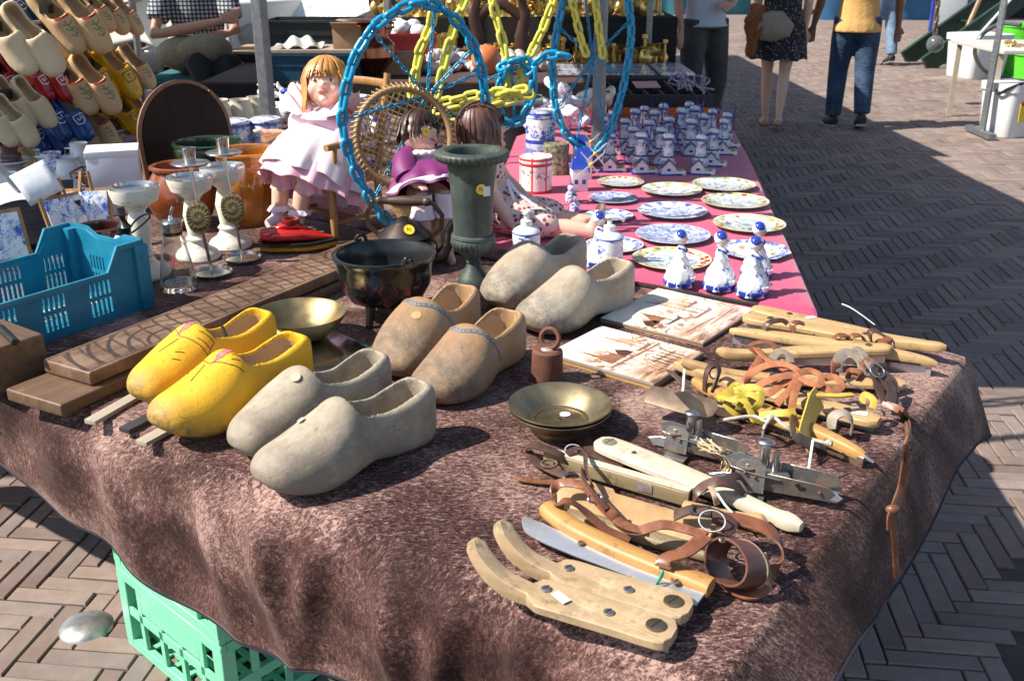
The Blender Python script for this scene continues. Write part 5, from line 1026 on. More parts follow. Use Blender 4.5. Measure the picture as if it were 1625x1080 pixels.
# milkmaids
def maid():
    t = thing('milkmaid_figurine', '', 'figurine', (0,0,0), 0, 'Delft milkmaids')
    obj('dress', MB().grid(lambda a, b: V(*[(lerpl([(0,.033),(.12,.034),(.25,.033),(.5,.028),(.7,.019),(.85,.0135),(1,.0115)], b)*(1+.06*math.sin(a*2*PI*7)*(1-b)))*q for q in (math.cos(a*2*PI), math.sin(a*2*PI))], .074*b), 40, 12, True), m_delft, t)
    obj('hem_band', MB().lathe([(.0001,.0005),(.033,.001),(.0352,.006),(.0348,.012),(.032,.0125)], 40, wob=.02), m_cobalt, t); obj('bodice', MB().ball((0,0,.075), (.0125,.0155,.017), 8), m_glaze, t)
    obj('scarf', MB().sweep([(-.006,-.012,.088),(.012,-.008,.080),(.014,.006,.078),(-.002,.013,.088)], .004, .003, n=8), m_cobalt, t)
    for s in (-1, 1): obj('arm', MB().sweep([(0,s*.015,.084),(.003,s*.021,.07),(.010,s*.019,.058),(.016,s*.014,.052)], [.0055,.0058,.005,.0035], n=8), m_glaze, t); obj('bucket', MB().lathe([(.0001,.0),(.008,.001),(.0098,.010),(.009,.0105),(.0001,.008)], 14, c=(.026,s*.014,.014)), m_glaze, t); obj('yoke_cord', MB().sweep([(.016,s*.014,.052),(.026,s*.014,.026)], .0008, n=5), m_cobalt, t)
    obj('head', MB().ball((.002,0,.105), (.0115,.0105,.0125), 8), m_pinkskin, t); obj('nose', MB().ball((.0135,0,.104), .0022, 4), m_pinkskin, t)
    obj('bonnet', MB().ball((-.0035,0,.1095), (.0135,.0135,.0145), 10, M=rotm('Y', -.5)), m_glaze, t); obj('bonnet_cap', MB().ball((-.002,0,.1135), (.0128,.0139,.0125), 10, M=rotm('Y', -.3)), m_cobalt, t)
    for s in (-1, 1): obj('eye', MB().ball((.0115,s*.005,.107), .0012, 4), m_ink, t)
    return t
md = maid(); first = True
for x, y, z, lb in ((1077,452,-10,'white milkmaid with blue cap standing before the large flowered plate'), (1140,457,-20,'white milkmaid with blue cap standing between the others before the octagonal plate'), (1193,467,-25,'white milkmaid with blue cap and two pails, at the corner of the pink cloth'), (1199,440,-15,'white milkmaid with blue cap half hidden behind another one'), (950,420,-5,'white milkmaid with blue cap behind the soap pump bottle')):
    p = W(x, y)
    if first: md.location = (p.x, p.y, TZ+.001); md.rotation_euler = (0,0,R(z)); md['label'] = lb; first = False
    else: copy_tree(md, (p.x, p.y, TZ+.001), R(z), lb, scale=1.03)
for x, y, rz, lb in ((835,413,60,'Delft soap bottle with a white pump, beside the dark green urn'), (965,422,-5,'Delft soap bottle with a white pump, before the vegetable plate')):
    p = W(x, y); t = thing('soap_bottle', lb, 'bottle', (p.x, p.y, TZ+.001), R(rz), 'soap bottles')
    obj('bottle', MB().lathe([(.0001,0),(.031,0),(.0335,.003),(.0335,.066),(.032,.071)], 36), m_delft, t); obj('shoulder', MB().lathe([(.0335,.0705),(.031,.076),(.022,.082),(.0135,.085)], 36), m_glaze, t); obj('blue_ring', MB().lathe([(.033,.067),(.0345,.069),(.034,.0712),(.032,.0716)], 36), mat('light_cobalt', (.08,.18,.55), rough=.15), t)
    obj('pump_collar', MB().lathe([(.0135,.083),(.014,.098),(.012,.1),(.0055,.1005),(.0055,.112),(.0001,.113)], 20), m_glaze, t); obj('pump_head', MB().sweep([(-.010,0,.117),(0,0,.119),(.018,0,.118),(.030,0,.113),(.033,0,.108)], [.007,.0085,.006,.0045,.0035], [.004,.006,.0045,.004,.0035], n=10), m_glaze, t)
for x, y, s, lb in ((911,337,1,'tiny blue and white kissing figure by the doll feet'), (906,320,1.05,'tiny blue and white kissing figure behind its partner')):
    p = W(x, y); t = thing('kissing_figurine', lb, 'figurine', (p.x, p.y, TZ+.001), 0, 'kissing figurines'); obj('body', MB().lathe([(.0001,0),(.015*s,.0),(.017*s,.01),(.015*s,.022),(.009*s,.034),(.0001,.036)], 18), m_delftf, t); obj('head', MB().ball((0,0,.041), (.011,.011,.0105), 7), m_glaze, t); obj('cap', MB().ball((0,.002,.046), (.0095,.0095,.007), 6), m_cobalt, t)
# tins
m_redtin = G('red_tin'); g = m_redtin; co = g.co(); x, y, z = g.xyz(co); an = g.math('ARCTAN2', y, x); pn = g.math('GREATER_THAN', g.math('ABSOLUTE', g.math('SUBTRACT', g.math('FRACT', g.math('MULTIPLY', an, 1.1)), .5)), .44)
bnd = g.math('ADD', g.math('MULTIPLY', g.math('GREATER_THAN', z, .082), g.math('LESS_THAN', z, .091)), g.math('ADD', g.math('LESS_THAN', z, .008), g.math('MULTIPLY', g.math('GREATER_THAN', z, .098), g.math('LESS_THAN', z, .1055)))); fr = g.math('MULTIPLY', g.sm(g.noise(co, 60, 4, .7, 1), .55, .6), g.math('MULTIPLY', g.math('GREATER_THAN', z, .03), g.math('LESS_THAN', z, .07)))
m_redtin = g.fin(g.mix(fr, g.mix(g.math('MINIMUM', g.math('ADD', pn, bnd), 1), (.76,.72,.66), (.52,.04,.04)), (.08,.12,.10)), .2, 0)
m_bluetin = delft('blue_tin', 50, .44, [(0,.012),(.092,.10),(.08,.083)], (.03,.06,.36), (.2,.28,.6)); m_darktin = mat('dark_tin', (.05,.06,.04), (.35,.33,.2), 90, .3)
def tin(x, y, r, h, m, lb, z=TZ, pos=None):
    p = pos or W(x, y); t = thing('round_tin', lb, 'tin', (p.x, p.y, z+.001)); obj('can', MB().lathe([(.0001,0),(r,0),(r,h*.78)], 40), m, t); obj('lid', MB().lathe([(r*1.02,h*.78),(r*1.02,h*.97),(r*.99,h),(r*.95,h*.985),(.0001,h*.985)], 40), m, t); return p
tin(850, 303, .050, .108, m_redtin, 'red and white round tin with painted panels, by the dotted doll dress')
q = W(857, 268); tin(0,0,.050,.09, mat('blue_white_tin', (.08,.14,.42), (.6,.62,.7), 40, .25), 'blue patterned round tin underneath another tin', pos=q); tin(0,0,.050,.105, m_bluetin, 'Delft blue and white round tin standing on top of another tin', TZ+.091, pos=q)
p = W(882, 275); tin(0,0,.042,.10, m_darktin, 'dark olive round tin hidden behind the red and white tin', pos=p)
for k, (x, y) in enumerate(((918,302),(925,283),(920,262))):
    p = W(x, y); t = thing('paper_mill', ['white canal house box with a blue roof and a yellow sail hub, foremost of three', 'white canal house box with a blue roof, middle one of three', 'white canal house box with a blue roof, by the chain, rearmost of three'][k], 'ornament', (p.x, p.y, TZ+.001), R(8), 'canal house boxes')
    obj('walls', MB().box((0,0,.035), (.05,.045,.07)), m_glaze, t, bev=.001); obj('roof', MB().add([(-.027,-.025,.069),(.027,-.025,.069),(.027,.025,.069),(-.027,.025,.069),(-.02,.0,.10),(.02,.0,.10)], [(0,1,5,4),(2,3,4,5),(1,2,5),(3,0,4)]), m_cobalt, t)
    for s in (-.012,.012): obj('window', MB().box((s,-.0228,.03), (.011,.001,.014)), m_mid, t)
    for a in (.5, 2.07): M = rotm('Y', a)@rotm('Z', 0); obj('sail', MB().box((.031,-.03,.085), (.004,.002,.10), M=rotm('Y', a-1.2)), m_glaze, t)
    obj('sail_hub', MB().ball((.031,-.032,.085), (.006,.004,.006), 6), m_stick, t)
# ---------------------------------------------------------------- dolls
def skirt(c, ax, prof, waves, amp, M=None, n=96, seed=0, fl=(1,1)):
    mb = MB(); c = Vector(c); rr = random.Random(seed); ph = [rr.uniform(0,6) for _ in range(4)]
    def f(a, b):
        th = a*2*PI; r = smoothl([(q[0], q[1]) for q in prof], b); h = smoothl([(q[0], q[2]) for q in prof], b)
        w_ = amp*b**1.3*(math.sin(th*waves+ph[0])*.6+math.sin(th*(waves*1.7//1)+ph[1])*.4)
        q = V((r+w_)*math.cos(th)*fl[0], (r+w_)*math.sin(th)*fl[1], h+amp*.6*b*math.sin(th*(waves-2)+ph[2])); return c+(M@q if M else q)
    mb.grid(f, n, 14, True); mb.grid(lambda a, b: f(1-a, b)+V(0,0,-.0015), n, 14, True); return mb
def hand(mb, c, d, s=1.):
    c = Vector(c); d = Vector(d).normalized(); sd = d.cross(V(0,0,1)).normalized(); up = sd.cross(d)
    mb.ball(c+d*.010*s, (.011*s,.011*s,.009*s), 8)
    for k in range(4):
        o = (k-1.5)*.0058*s; b0 = c+sd*o+d*.014*s; mb.sweep([b0, b0+d*.010*s+up*.002*s, b0+d*.019*s-up*.002*s, b0+d*.024*s-up*.006*s], [.0036*s,.0034*s,.003*s,.002*s], n=6)
    b0 = c-sd*.010*s+d*.004*s; mb.sweep([b0, b0-sd*.006*s+d*.007*s, b0-sd*.005*s+d*.014*s], [.0038*s,.0034*s,.0022*s], n=6)
def face(mb, c, M, r):
    c = Vector(c); mb.ball(c, (r*.90,r*.95,r*1.06), 12, M); mb.ball(c+M@V(0,-r*.30,-r*.42), (r*.66,r*.64,r*.55), 10, M)
    for s in (-1, 1): mb.ball(c+M@V(s*r*.42,-r*.52,-r*.30), (r*.36,r*.36,r*.34), 8, M); mb.ball(c+M@V(s*r*.93,0,-r*.1), (r*.12,r*.2,r*.24), 6, M)
    mb.ball(c+M@V(0,-r*.98,-r*.18), (r*.13,r*.16,r*.12), 6, M); mb.ball(c+M@V(0,-r*.86,-r*.80), (r*.22,r*.2,r*.16), 6, M)
def features(t, body, c, M, r, eye, o0=V(0,0,0)):
    c = Vector(c)
    for s in (-1, 1):
        obj('eye', MB().ball(c+M@V(s*r*.36,-r*.85,r*.06), (r*.13,r*.07,r*.065), 8, M), mat('doll_eye_white', (.75,.75,.74), rough=.15), t); obj('iris', MB().ball(c+M@V(s*r*.36,-r*.90,r*.05), (r*.07,r*.045,r*.06), 6, M), eye, t)
        obj('eyebrow', MB().sweep([c+M@V(s*r*.20,-r*.93,r*.26), c+M@V(s*r*.38,-r*.89,r*.31), c+M@V(s*r*.54,-r*.78,r*.25)], r*.03, r*.02, n=5), mat('eyebrow_brown', (.15,.07,.03), rough=.7), t)
    obj('lips', MB().sweep([c+M@V(-r*.22,-r*.90,-r*.49), c+M@V(-r*.1,-r*.97,-r*.45), c+M@V(0,-r*.99,-r*.47), c+M@V(r*.1,-r*.97,-r*.45), c+M@V(r*.22,-r*.90,-r*.49)], [r*.03,r*.065,r*.07,r*.065,r*.03], n=6), mat('doll_lips', (.55,.12,.10), rough=.3), t)
def hair(t, c, M, r, m, locks, ln, bang=True, curl=0, seed=1, name='hair'):
    rr = random.Random(seed); mb = MB(); c = Vector(c)
    mb.ball(c+M@V(0,r*.12,r*.14), (r*1.02,r*1.0,r*1.06), 12, M)
    for k in range(locks):
        a = rr.uniform(-2.5, 2.5) if not bang else rr.uniform(-PI, PI)
        front = abs(a) > 2.35; ph = a+PI/2                     # a = 0 at the back of the head
        dx, dy = math.cos(ph), math.sin(ph); L = (r*.75 if front else ln)*rr.uniform(.85, 1.1)
        e = 1.03+rr.uniform(0,.08); pts = []
        for i in range(9):
            q = i/8
            if q < .5: th = q*2*1.45; pts.append(c+M@V(dx*r*e*math.sin(th), dy*r*e*math.sin(th)+r*.08, r*e*1.06*math.cos(th)+r*.08))
            else:
                h = (q-.5)*2*L; w_ = curl*math.sin(h*60+k); pts.append(c+M@V(dx*r*e*(1+.05*(q-.5))+w_, dy*r*e+r*.08+w_*.6, r*.18-h))
        if front: pts = pts[:5]+[c+M@V(dx*r*1.0*(.9), dy*r*1.06, r*.48-.0*i) for i in range(1)]
        mb.sweep(pts, [r*.06]+[r*.085]*(len(pts)-3)+[r*.06, r*.02], r*.035, n=5, up=tuple(M@V(dx,dy,.3)))
    o = obj(name, mb, m, t, smooth=60); o['kind'] = 'stuff'; return o
def hairmat(name, c1, c2):
    g = G(name); f = g.noise(g.co(scale=(1,1,.12)), 420, 3, .6); g.bump(f, .6, .001); return g.fin(g.mix(g.sm(f, .3, .7), c2, c1), .38, 0, Specular_IOR_Level=.5)
m_blond = hairmat('strawberry_blond_hair', (.66,.34,.105), (.38,.165,.05)); m_dkhair = hairmat('dark_brown_hair', (.075,.035,.022), (.03,.014,.01)); m_brhair = hairmat('brown_hair', (.17,.075,.05), (.08,.035,.025))
g = G('pink_gingham'); f = g.noise(g.co(), 60, 4); g.bump(f, .3, .002); m_pdress = g.fin(g.mix(f, (.74,.36,.46), (.80,.46,.54)), .8, 0)
g = G('white_lawn'); f = g.noise(g.co(), 45, 4); g.bump(f, .3, .003); m_wdress = g.fin(g.mix(f, (.80,.62,.69), (.84,.74,.78)), .8, 0, Subsurface_Weight=.05)
# wooden doll chair + blond doll
FRf = W(532, 386); fwd = V(-VA.x, -VA.y, 0); lf = V(UA.x, UA.y, 0)
def chair_pt(a, b, z): return FRf+lf*a-fwd*b+V(0,0,z)      # a to the chair's right hand side (from us: left), b to the back
t = thing('doll_armchair', 'small turned beech armchair for a doll, holding the blond doll', 'chair', FRf)
m_beech = wood('beech', (.42,.22,.085), (.30,.14,.05), 2); cw, cd, sh = .185, .165, .135
obj('seat', MB().prism([(p.x, p.y) for p in (chair_pt(-.015,-.015,0), chair_pt(cw+.015,-.015,0), chair_pt(cw,cd+.01,0), chair_pt(0,cd+.01,0))], FRf.z+sh, FRf.z+sh+.014), m_beech, t, world=True, bev=.003)
for a, b in ((0,0),(cw,0),(0,cd),(cw,cd)):
    da = .006 if a else -.006; db = -.004 if not b else .012
    obj('leg', MB().sweep([chair_pt(a, b, sh), chair_pt(a+da*.4, b+db*.4, sh*.5), chair_pt(a+da, b+db, 0)], [.008,.0105,.007], n=10), m_beech, t, world=True)
for a in (0, cw): obj('stretcher', MB().sweep([chair_pt(a,0,.05), chair_pt(a,cd,.05)], .005, n=8), m_beech, t, world=True); obj('back_post', MB().sweep([chair_pt(a,cd,sh), chair_pt(a,cd+.03,.27), chair_pt(a,cd+.06,.40)], [.008,.0105,.009], n=10), m_beech, t, world=True); obj('arm', MB().sweep([chair_pt(a*1.2-.02,-.03,.248), chair_pt(a*1.2-.02,cd*.5,.25), chair_pt(a,cd+.03,.25)], .009, n=10), m_beech, t, world=True); obj('arm_post', MB().sweep([chair_pt(a,.01,sh), chair_pt(a*1.2-.02,.0,.248)], .006, n=8), m_beech, t, world=True)
obj('stretcher', MB().sweep([chair_pt(0,cd*.5,.05), chair_pt(cw,cd*.5,.05)], .005, n=8), m_beech, t, world=True)
for z in (.20, .30, .375): obj('back_rail', MB().sweep([chair_pt(0,cd+.015+(z-.135)*.17,z), chair_pt(cw/2,cd+.03+(z-.135)*.17,z), chair_pt(cw,cd+.015+(z-.135)*.17,z)], .0055, .010, n=8, p=3), m_beech, t, world=True)
# doll frame: x to its left (our right), -y forward
hip = chair_pt(cw/2+.01, cd*.55, sh+.045); Mf = Matrix((-lf, -fwd, V(0,0,1))).transposed()
t = thing('doll', 'blond baby doll in a white and pink ruffled dress sitting in a wooden chair', 'doll', hip)
D = lambda x, y, z: Mf@V(x, y, z)
hc = D(-.012,.028,.196); Mh = Mf@rotm('Z', .62)@rotm('X', -.25); hr = .057
b = MB(); face(b, hc, Mh, hr); b.sweep([D(0,.035,.06), D(0,.03,.13), hc-Mh@V(0,0,hr*.7)], [.05,.03,.025], n=14); b.ball(D(0,.02,.04), (.055,.048,.07), 10, Mf)
sk = []
for s, el, wr, hd_ in ((-1, D(-.098,-.035,.06), D(-.12,-.085,.075), V(-.55,-.35,.25)), (1, D(.098,-.035,.05), D(.06,-.095,.06), V(-.9,-.25,.2))):
    sh_ = D(s*.05,.025,.115); b.sweep([sh_, sh_.lerp(el, .5), el, el.lerp(wr, .6), wr], [.022,.021,.019,.016,.012], n=12); hand(b, wr, hd_, 1.05)
kn = []
for s in (-1, 1):
    k0 = D(s*.035,-.02,-.005); k1 = D(s*.045,-.095,.004); k2 = D(s*.04-.012,-.12,-.06); k3 = D(s*.035-.018,-.135,-.125); b.sweep([k0, k1, k1.lerp(k2,.3), k2, k3], [.03,.030,.026,.024,.017], n=12); kn.append((k1, k2, k3))
obj('body', remesh(b, .0035, 3), m_skin, t); features(t, None, hc, Mh, hr, mat('blue_iris', (.03,.035,.05), rough=.1)); hair(t, hc, Mh, hr, m_blond, 90, .085, True, .0015, 3)
obj('bodice', remesh(MB().ball(D(0,.018,.085), (.074,.058,.062), 12, Mf).ball(D(0,.012,.03), (.072,.06,.055), 10, Mf), .005, 4), m_wdress, t)
obj('overskirt', skirt(D(0,.005,.05), None, [(0,.056,.016),(.25,.088,.004),(.6,.115,-.05),(1,.126,-.115)], 9, .010, Mf@rotm('X', -.62), seed=2, fl=(1.12,1.05)), m_wdress, t); obj('underskirt', skirt(D(0,.0,.03), None, [(0,.055,.0),(.4,.105,-.03),(1,.126,-.122)], 11, .009, Mf@rotm('X', -.60), seed=5, fl=(1.12,1.1)), m_pdress, t)
for s in (-1, 1):
    obj('shoulder_ruffle', MB().grid(lambda a, b_: D(s*(.042+.062*b_+.007*math.sin(a*22)*b_), .06-.115*a, .125+.05*math.sin(a*PI)*b_+.016*b_+.007*math.sin(a*25)*b_), 40, 6), m_wdress, t)
    obj('puff_sleeve', MB().ball(D(s*.084,.0,.092), (.036,.036,.04), 10, Mf), m_wdress if s < 0 else m_pdress, t); obj('sleeve_cuff', MB().ball(D(s*.092,-.022,.064), (.03,.03,.018), 10, Mf), m_pdress, t)
for k1, k2, k3 in kn: obj('bloomer_leg', skirt(k1.lerp(k2,.15), None, [(0,.030,.03),(.4,.037,.0),(.8,.036,-.03),(1,.042,-.045)], 9, .004, n=60, seed=7), m_pdress, t); obj('sock', MB().sweep([k3.lerp(k2,.55), k3, k3+D(0,-.012,-.008), k3+D(0,-.035,-.012)], [.020,.018,.018,.013], n=12), m_wdress, t); obj('sock_frill', skirt(k3.lerp(k2,.42), None, [(0,.021,.004),(1,.030,-.008)], 12, .002, n=60), m_wdress, t)
obj('collar', MB().lathe([(.032,.135),(.05,.128),(.06,.118)], 24, c=V(0,0,0), M=Mf), m_pdress, t)
# wicker chair + doll in purple
fw2 = V(.35,-.94,0); rt2 = V(.94,.35,0); c0 = W(668, 398); M2 = Matrix((rt2, -fw2, V(0,0,1))).transposed(); Q = lambda x, y, z: c0+M2@V(x, y, z)
t = thing('wicker_chair', 'doll-sized wicker chair with a big round woven back', 'chair', c0); m_wick = wood('wicker', (.40,.245,.11), (.27,.15,.06), 2); m_cane = mat('split_cane', (.50,.33,.15), (.36,.22,.09), 90, .45)
bc_ = V(-.012,.075,.268); Rb = .118; Mb = M2@rotm('X', -.25)
P2 = lambda x, z, y=0: c0+M2@bc_+Mb@V(x, y, z)
obj('hoop', MB().sweep([P2(Rb*math.cos(a), Rb*math.sin(a)) for a in [i*PI/24 for i in range(48)]], .0085, n=10, closed=True, up=tuple(Mb@V(0,1,0))), m_wick, t, world=True)
wv = MB()
for i in range(64):
    a = 2*PI*i/64; wv.sweep([P2(Rb*1.02*math.cos(a), Rb*1.02*math.sin(a), -.008), P2(Rb*1.12*math.cos(a+.05), Rb*1.12*math.sin(a+.05), .0), P2(Rb*1.02*math.cos(a+.1), Rb*1.02*math.sin(a+.1), .008)], .002, n=5)
ed = obj('hoop_lacing', wv, m_cane, t, world=True); ed['kind'] = 'stuff'
for sgn in (-1, 1):
    for i in range(-8, 9):
        o = i*Rb/8.5; L = math.sqrt(max(0, Rb*Rb-o*o)); ca, sa = math.cos(R(45*sgn+20)), math.sin(R(45*sgn+20))
        obj('cane_strip', MB().sweep([P2(o*ca-q*sa, o*sa+q*ca, .014+.02*(1-(q*q+o*o)/Rb**2)+sgn*.0012) for q in [L*(-1+.25*j) for j in range(9)]], .0021, .0011, n=5, up=tuple(Mb@V(0,1,0))), m_cane, t, world=True)
obj('seat', MB().sweep([Q(0,-.01,.125), Q(0,-.01,.14)], .075, .07, n=28, up=(0,1,0)), m_wick, t, world=True)
bs_ = MB()
def basef(a, b_): th = a*2*PI; r = lerpl([(0,.072),(.35,.05),(.5,.046),(.65,.052),(1,.075)], b_)*(1+.02*math.sin(th*36)*math.sin(b_*60)); return Q(r*math.cos(th), -.01+r*math.sin(th), .001+.126*b_)
obj('woven_base', MB().grid(basef, 108, 40, True), m_cane, t, world=True, smooth=20); obj('base_ring', MB().sweep([Q(.075*math.cos(a), -.01+.075*math.sin(a), .007) for a in [i*PI/16 for i in range(32)]], .006, n=8, closed=True), m_wick, t, world=True)
hip = Q(.008,-.02,.165); t = thing('doll', 'dark haired doll in a purple dress with white trim sitting in the wicker chair', 'doll', hip); D2 = lambda x, y, z: M2@V(x, y, z)
g = G('purple_velvet'); f = g.noise(g.co(), 40, 4); g.bump(f, .3, .003); m_purp = g.fin(g.mix(f, (.10,.004,.07), (.19,.012,.13)), .6, 0, Sheen_Weight=.15, Sheen_Tint=(.9,.4,.8,1))
hc = D2(-.002,.022,.128); Mh = M2@rotm('Z', .75)@rotm('X', -.1)@rotm('Y', .45); hr = .045
b = MB(); face(b, hc, Mh, hr); b.sweep([D2(0,.01,.03), D2(0,.012,.08), hc-Mh@V(0,0,hr*.7)], [.035,.024,.02], n=12)
for s, el, wr, hd_ in ((-1, D2(-.052,-.04,.045), D2(-.040,-.095,.028), V(.5,-.7,-.1)), (1, D2(.06,-.03,.03), D2(.06,-.07,.02), V(.4,-.8,0))):
    b.sweep([D2(s*.035,.008,.075), el, el.lerp(wr,.5), wr], [.017,.017,.0155,.012], n=12); hand(b, wr, hd_, .9)
lg = []
for s in (-1, 1): k1 = D2(s*.028,-.075,-.012); k3 = D2(s*.028+.003,-.088,-.148); b.sweep([D2(s*.025,-.01,-.01), k1, k1.lerp(k3,.3), k1.lerp(k3,.75), k3, k3+D2(0,-.018,-.009), k3+D2(0,-.034,-.012)], [.024,.023,.02,.0165,.013,.0125,.008], n=12); lg.append(k1)
obj('body', remesh(b, .003, 3), m_skin, t); features(t, None, hc, Mh, hr, mat('brown_iris', (.04,.02,.01), rough=.1)); hair(t, hc, Mh, hr, m_dkhair, 80, .035, True, .004, 8)
obj('blouse', remesh(MB().ball(D2(0,.008,.058), (.043,.034,.036), 10, M2), .004, 4), m_wdress, t); obj('skirt', skirt(D2(0,-.012,.045), None, [(0,.042,.01),(.3,.06,-.005),(.7,.088,-.035),(1,.098,-.062)], 8, .007, M2@rotm('X', -.55), seed=3, fl=(1,1.0)), m_purp, t); obj('white_trim', skirt(D2(0,-.012,.045), None, [(0,.0955,-.048),(1,.0985,-.056)], 8, .0072, M2@rotm('X', -.55), seed=3), m_wdress, t)
obj('sleeve', MB().sweep([D2(-.034,.01,.082), D2(-.048,-.012,.07), D2(-.055,-.042,.048), D2(-.054,-.058,.036)], [.02,.029,.033,.03], n=16), m_purp, t); obj('sleeve', MB().sweep([D2(.034,.01,.082), D2(.052,-.008,.06), D2(.06,-.03,.036)], [.02,.028,.03], n=16), m_purp, t)
for k1 in lg: obj('pantalette', skirt(k1+D2(0,-.004,.004), None, [(0,.024,.01),(.6,.026,-.03),(1,.03,-.045)], 8, .002, n=48), m_wdress, t)
for k, a in enumerate((-.9,-.3,.3,.9)): obj('collar_frill', MB().ball(D2(.025*math.sin(a),-.012-.016*math.cos(a),.086), (.013,.010,.008), 6), m_wdress, t)
disc_sticker(t, hc+Mh@V(-hr*.62,-hr*.86,-hr*.22), Mh@V(-.6,-.85,-.05), .0095, m_stick)
# doll in a dotted dress, legs stretched out to the right
fw3 = V(.98,-.2,0); s0 = W(790, 372); M3 = Matrix((V(-.2,-.98,0)*1, -fw3, V(0,0,1))).transposed(); M3 = Matrix((V(fw3.y,-fw3.x,0), -fw3, V(0,0,1))).transposed(); D3 = lambda x, y, z: M3@V(x, y, z)
hip = s0+V(0,.03,.045); t = thing('doll', 'brown haired doll in a dotted dress with bare legs stretched out on the pink cloth', 'doll', hip)
g = G('dotted_cotton'); v_ = g.vor(g.co(), 62, 'Distance'); vc_ = g.n('ShaderNodeTexVoronoi', Scale=62); g.set(vc_.inputs['Vector'], g.co()); rc = g.xyz(vc_.outputs['Color'])[0]; col = g.mix(g.math('SUBTRACT', 1, g.sm(v_, .30, .40)), (.66,.52,.46), g.ramp(rc, (0, (.10,.02,.03)), (.5, (.45,.06,.10)), (1, (.09,.03,.04)))); m_dots = g.fin(col, .8, 0)
hc = D3(.01,.04,.225); Mh = M3@rotm('Z', -.45)@rotm('X', -.1); hr = .058
b = MB(); face(b, hc, Mh, hr); b.sweep([D3(0,.02,.02), D3(0,.035,.10), D3(0,.045,.17), hc-Mh@V(0,0,hr*.7)], [.055,.052,.035,.024], n=14)
for s, el, wr, hd_ in ((1, D3(.075,.0,.075), D3(.082,-.055,-.005), V(.75,-.45,-.6)), (-1, D3(-.075,.0,.08), D3(-.06,-.06,.04), V(.8,.1,-.3))):
    b.sweep([D3(s*.048,.035,.155), el, el.lerp(wr,.5), wr], [.022,.021,.018,.013], n=12); hand(b, wr, hd_, 1.1)
for s in (-1, 1): b.sweep([D3(s*.035,-.02,-.008), D3(s*.045,-.10,-.012), D3(s*.042,-.16,-.014), D3(s*.04,-.215,-.020), D3(s*.04,-.255,-.022)], [.032,.031,.027,.025,.018], n=12); b.sweep([D3(s*.04,-.252,-.028), D3(s*.04,-.262,.0), D3(s*.042,-.268,.022), D3(s*.044,-.272,.036)], [.018,.0165,.014,.009], n=10)
obj('body', remesh(b, .0038, 3), m_skin, t); features(t, None, hc, Mh, hr, mat('brown_iris', (.04,.02,.01))); hair(t, hc, Mh, hr, m_brhair, 80, .05, True, .003, 12)
obj('dress_top', remesh(MB().ball(D3(0,.035,.12), (.06,.055,.06), 12, M3).ball(D3(0,.02,.04), (.066,.066,.06), 12, M3).ball(D3(.062,.03,.13), .03, 8).ball(D3(-.062,.03,.13), .03, 8), .005, 4), m_dots, t)
obj('dress_skirt', remesh(MB().ball(D3(0,-.03,.012), (.085,.09,.055), 12, M3).ball(D3(.005,-.09,-.002), (.094,.07,.042), 12, M3).ball(D3(.052,-.10,-.004), (.048,.075,.04), 10, M3).ball(D3(-.05,-.10,0), (.046,.075,.042), 10, M3).ball(D3(.03,-.15,-.016), (.03,.03,.026), 8, M3), .006, 4), m_dots, t); obj('ribbon', MB().sweep(spline([D3(.02,-.03,.10), D3(.03,-.06,.07), D3(.034,-.095,.045), D3(.04,-.13,.02)], 6), .006, .001, n=6, up=(.4,-.5,.6)), m_wdress, t); obj('ribbon', MB().sweep(spline([D3(.02,-.03,.10), D3(.045,-.05,.06), D3(.06,-.07,.02)], 6), .006, .001, n=6, up=(.4,-.5,.6)), m_wdress, t)
# ---------------------------------------------------------------- plastic chains
m_cblue = mat('blue_plastic_chain', (.006,.27,.47), (.005,.23,.42), 40, .28); m_cyel = mat('yellow_plastic_chain', (.66,.62,.10), (.58,.54,.08), 40, .32)
def link_mb(L, wd, r, n=7):
    h = L/2-wd/2; R_ = wd/2-r; pts = [(h+R_*math.cos(a), R_*math.sin(a), 0) for a in [-PI/2+PI*i/7 for i in range(8)]]+[(-h+R_*math.cos(a), R_*math.sin(a), 0) for a in [PI/2+PI*i/7 for i in range(8)]]
    return MB().sweep(pts, r, n=n, closed=True)
LM = {}
def link_mesh(kind, L, wd, r, m):
    if kind not in LM: LM[kind] = mesh_of(link_mb(L, wd, r), 'link', smooth=180); LM[kind].materials.append(m)
    return LM[kind]
def walk(path, pitch, closed=False):
    P = [Vector(p) for p in path]+([Vector(path[0])] if closed else []); out = []; carry = 0.
    for a, b_ in zip(P, P[1:]):
        L = (b_-a).length; d = (b_-a)/max(L, 1e-9); s = carry
        while s < L: out.append((a+d*s, d)); s += pitch
        carry = s-L
    return out
def chain(t, path, kind, L, wd, r, m, closed=False, name='link'):
    me = link_mesh(kind, L, wd, r, m)
    for i, (p, d) in enumerate(walk(path, L-2.3*r, closed)):
        M = (frame(d, (.1,.9,.3))@rotm('X', (PI/4 if i % 2 else -PI/4))).to_4x4(); M.translation = p-t.location
        o = bpy.data.objects.new(name, me); COL.objects.link(o); o.parent = t; o.matrix_local = M
def thin(t, path, m, name='thin_chain', L=.022, wd=.0115, r=.0021):
    mb = MB()
    for i, (p, d) in enumerate(walk(path, L-2.3*r)):
        M = frame(d, (.1,.9,.3))@rotm('X', (PI/4 if i % 2 else -PI/4)); lm = link_mb(L, wd, r, 5); mb.add([p+M@v for v in lm.v], lm.f)
    o = obj(name, mb, m, t, world=True, smooth=180); o['kind'] = 'stuff'
BIG = (.050,.032,.0066)
t = thing('chain_hoop', 'large hoop of blue plastic chain with thin chain spokes, round the wicker chair', 'chain', W(650,362,TZ+.012))
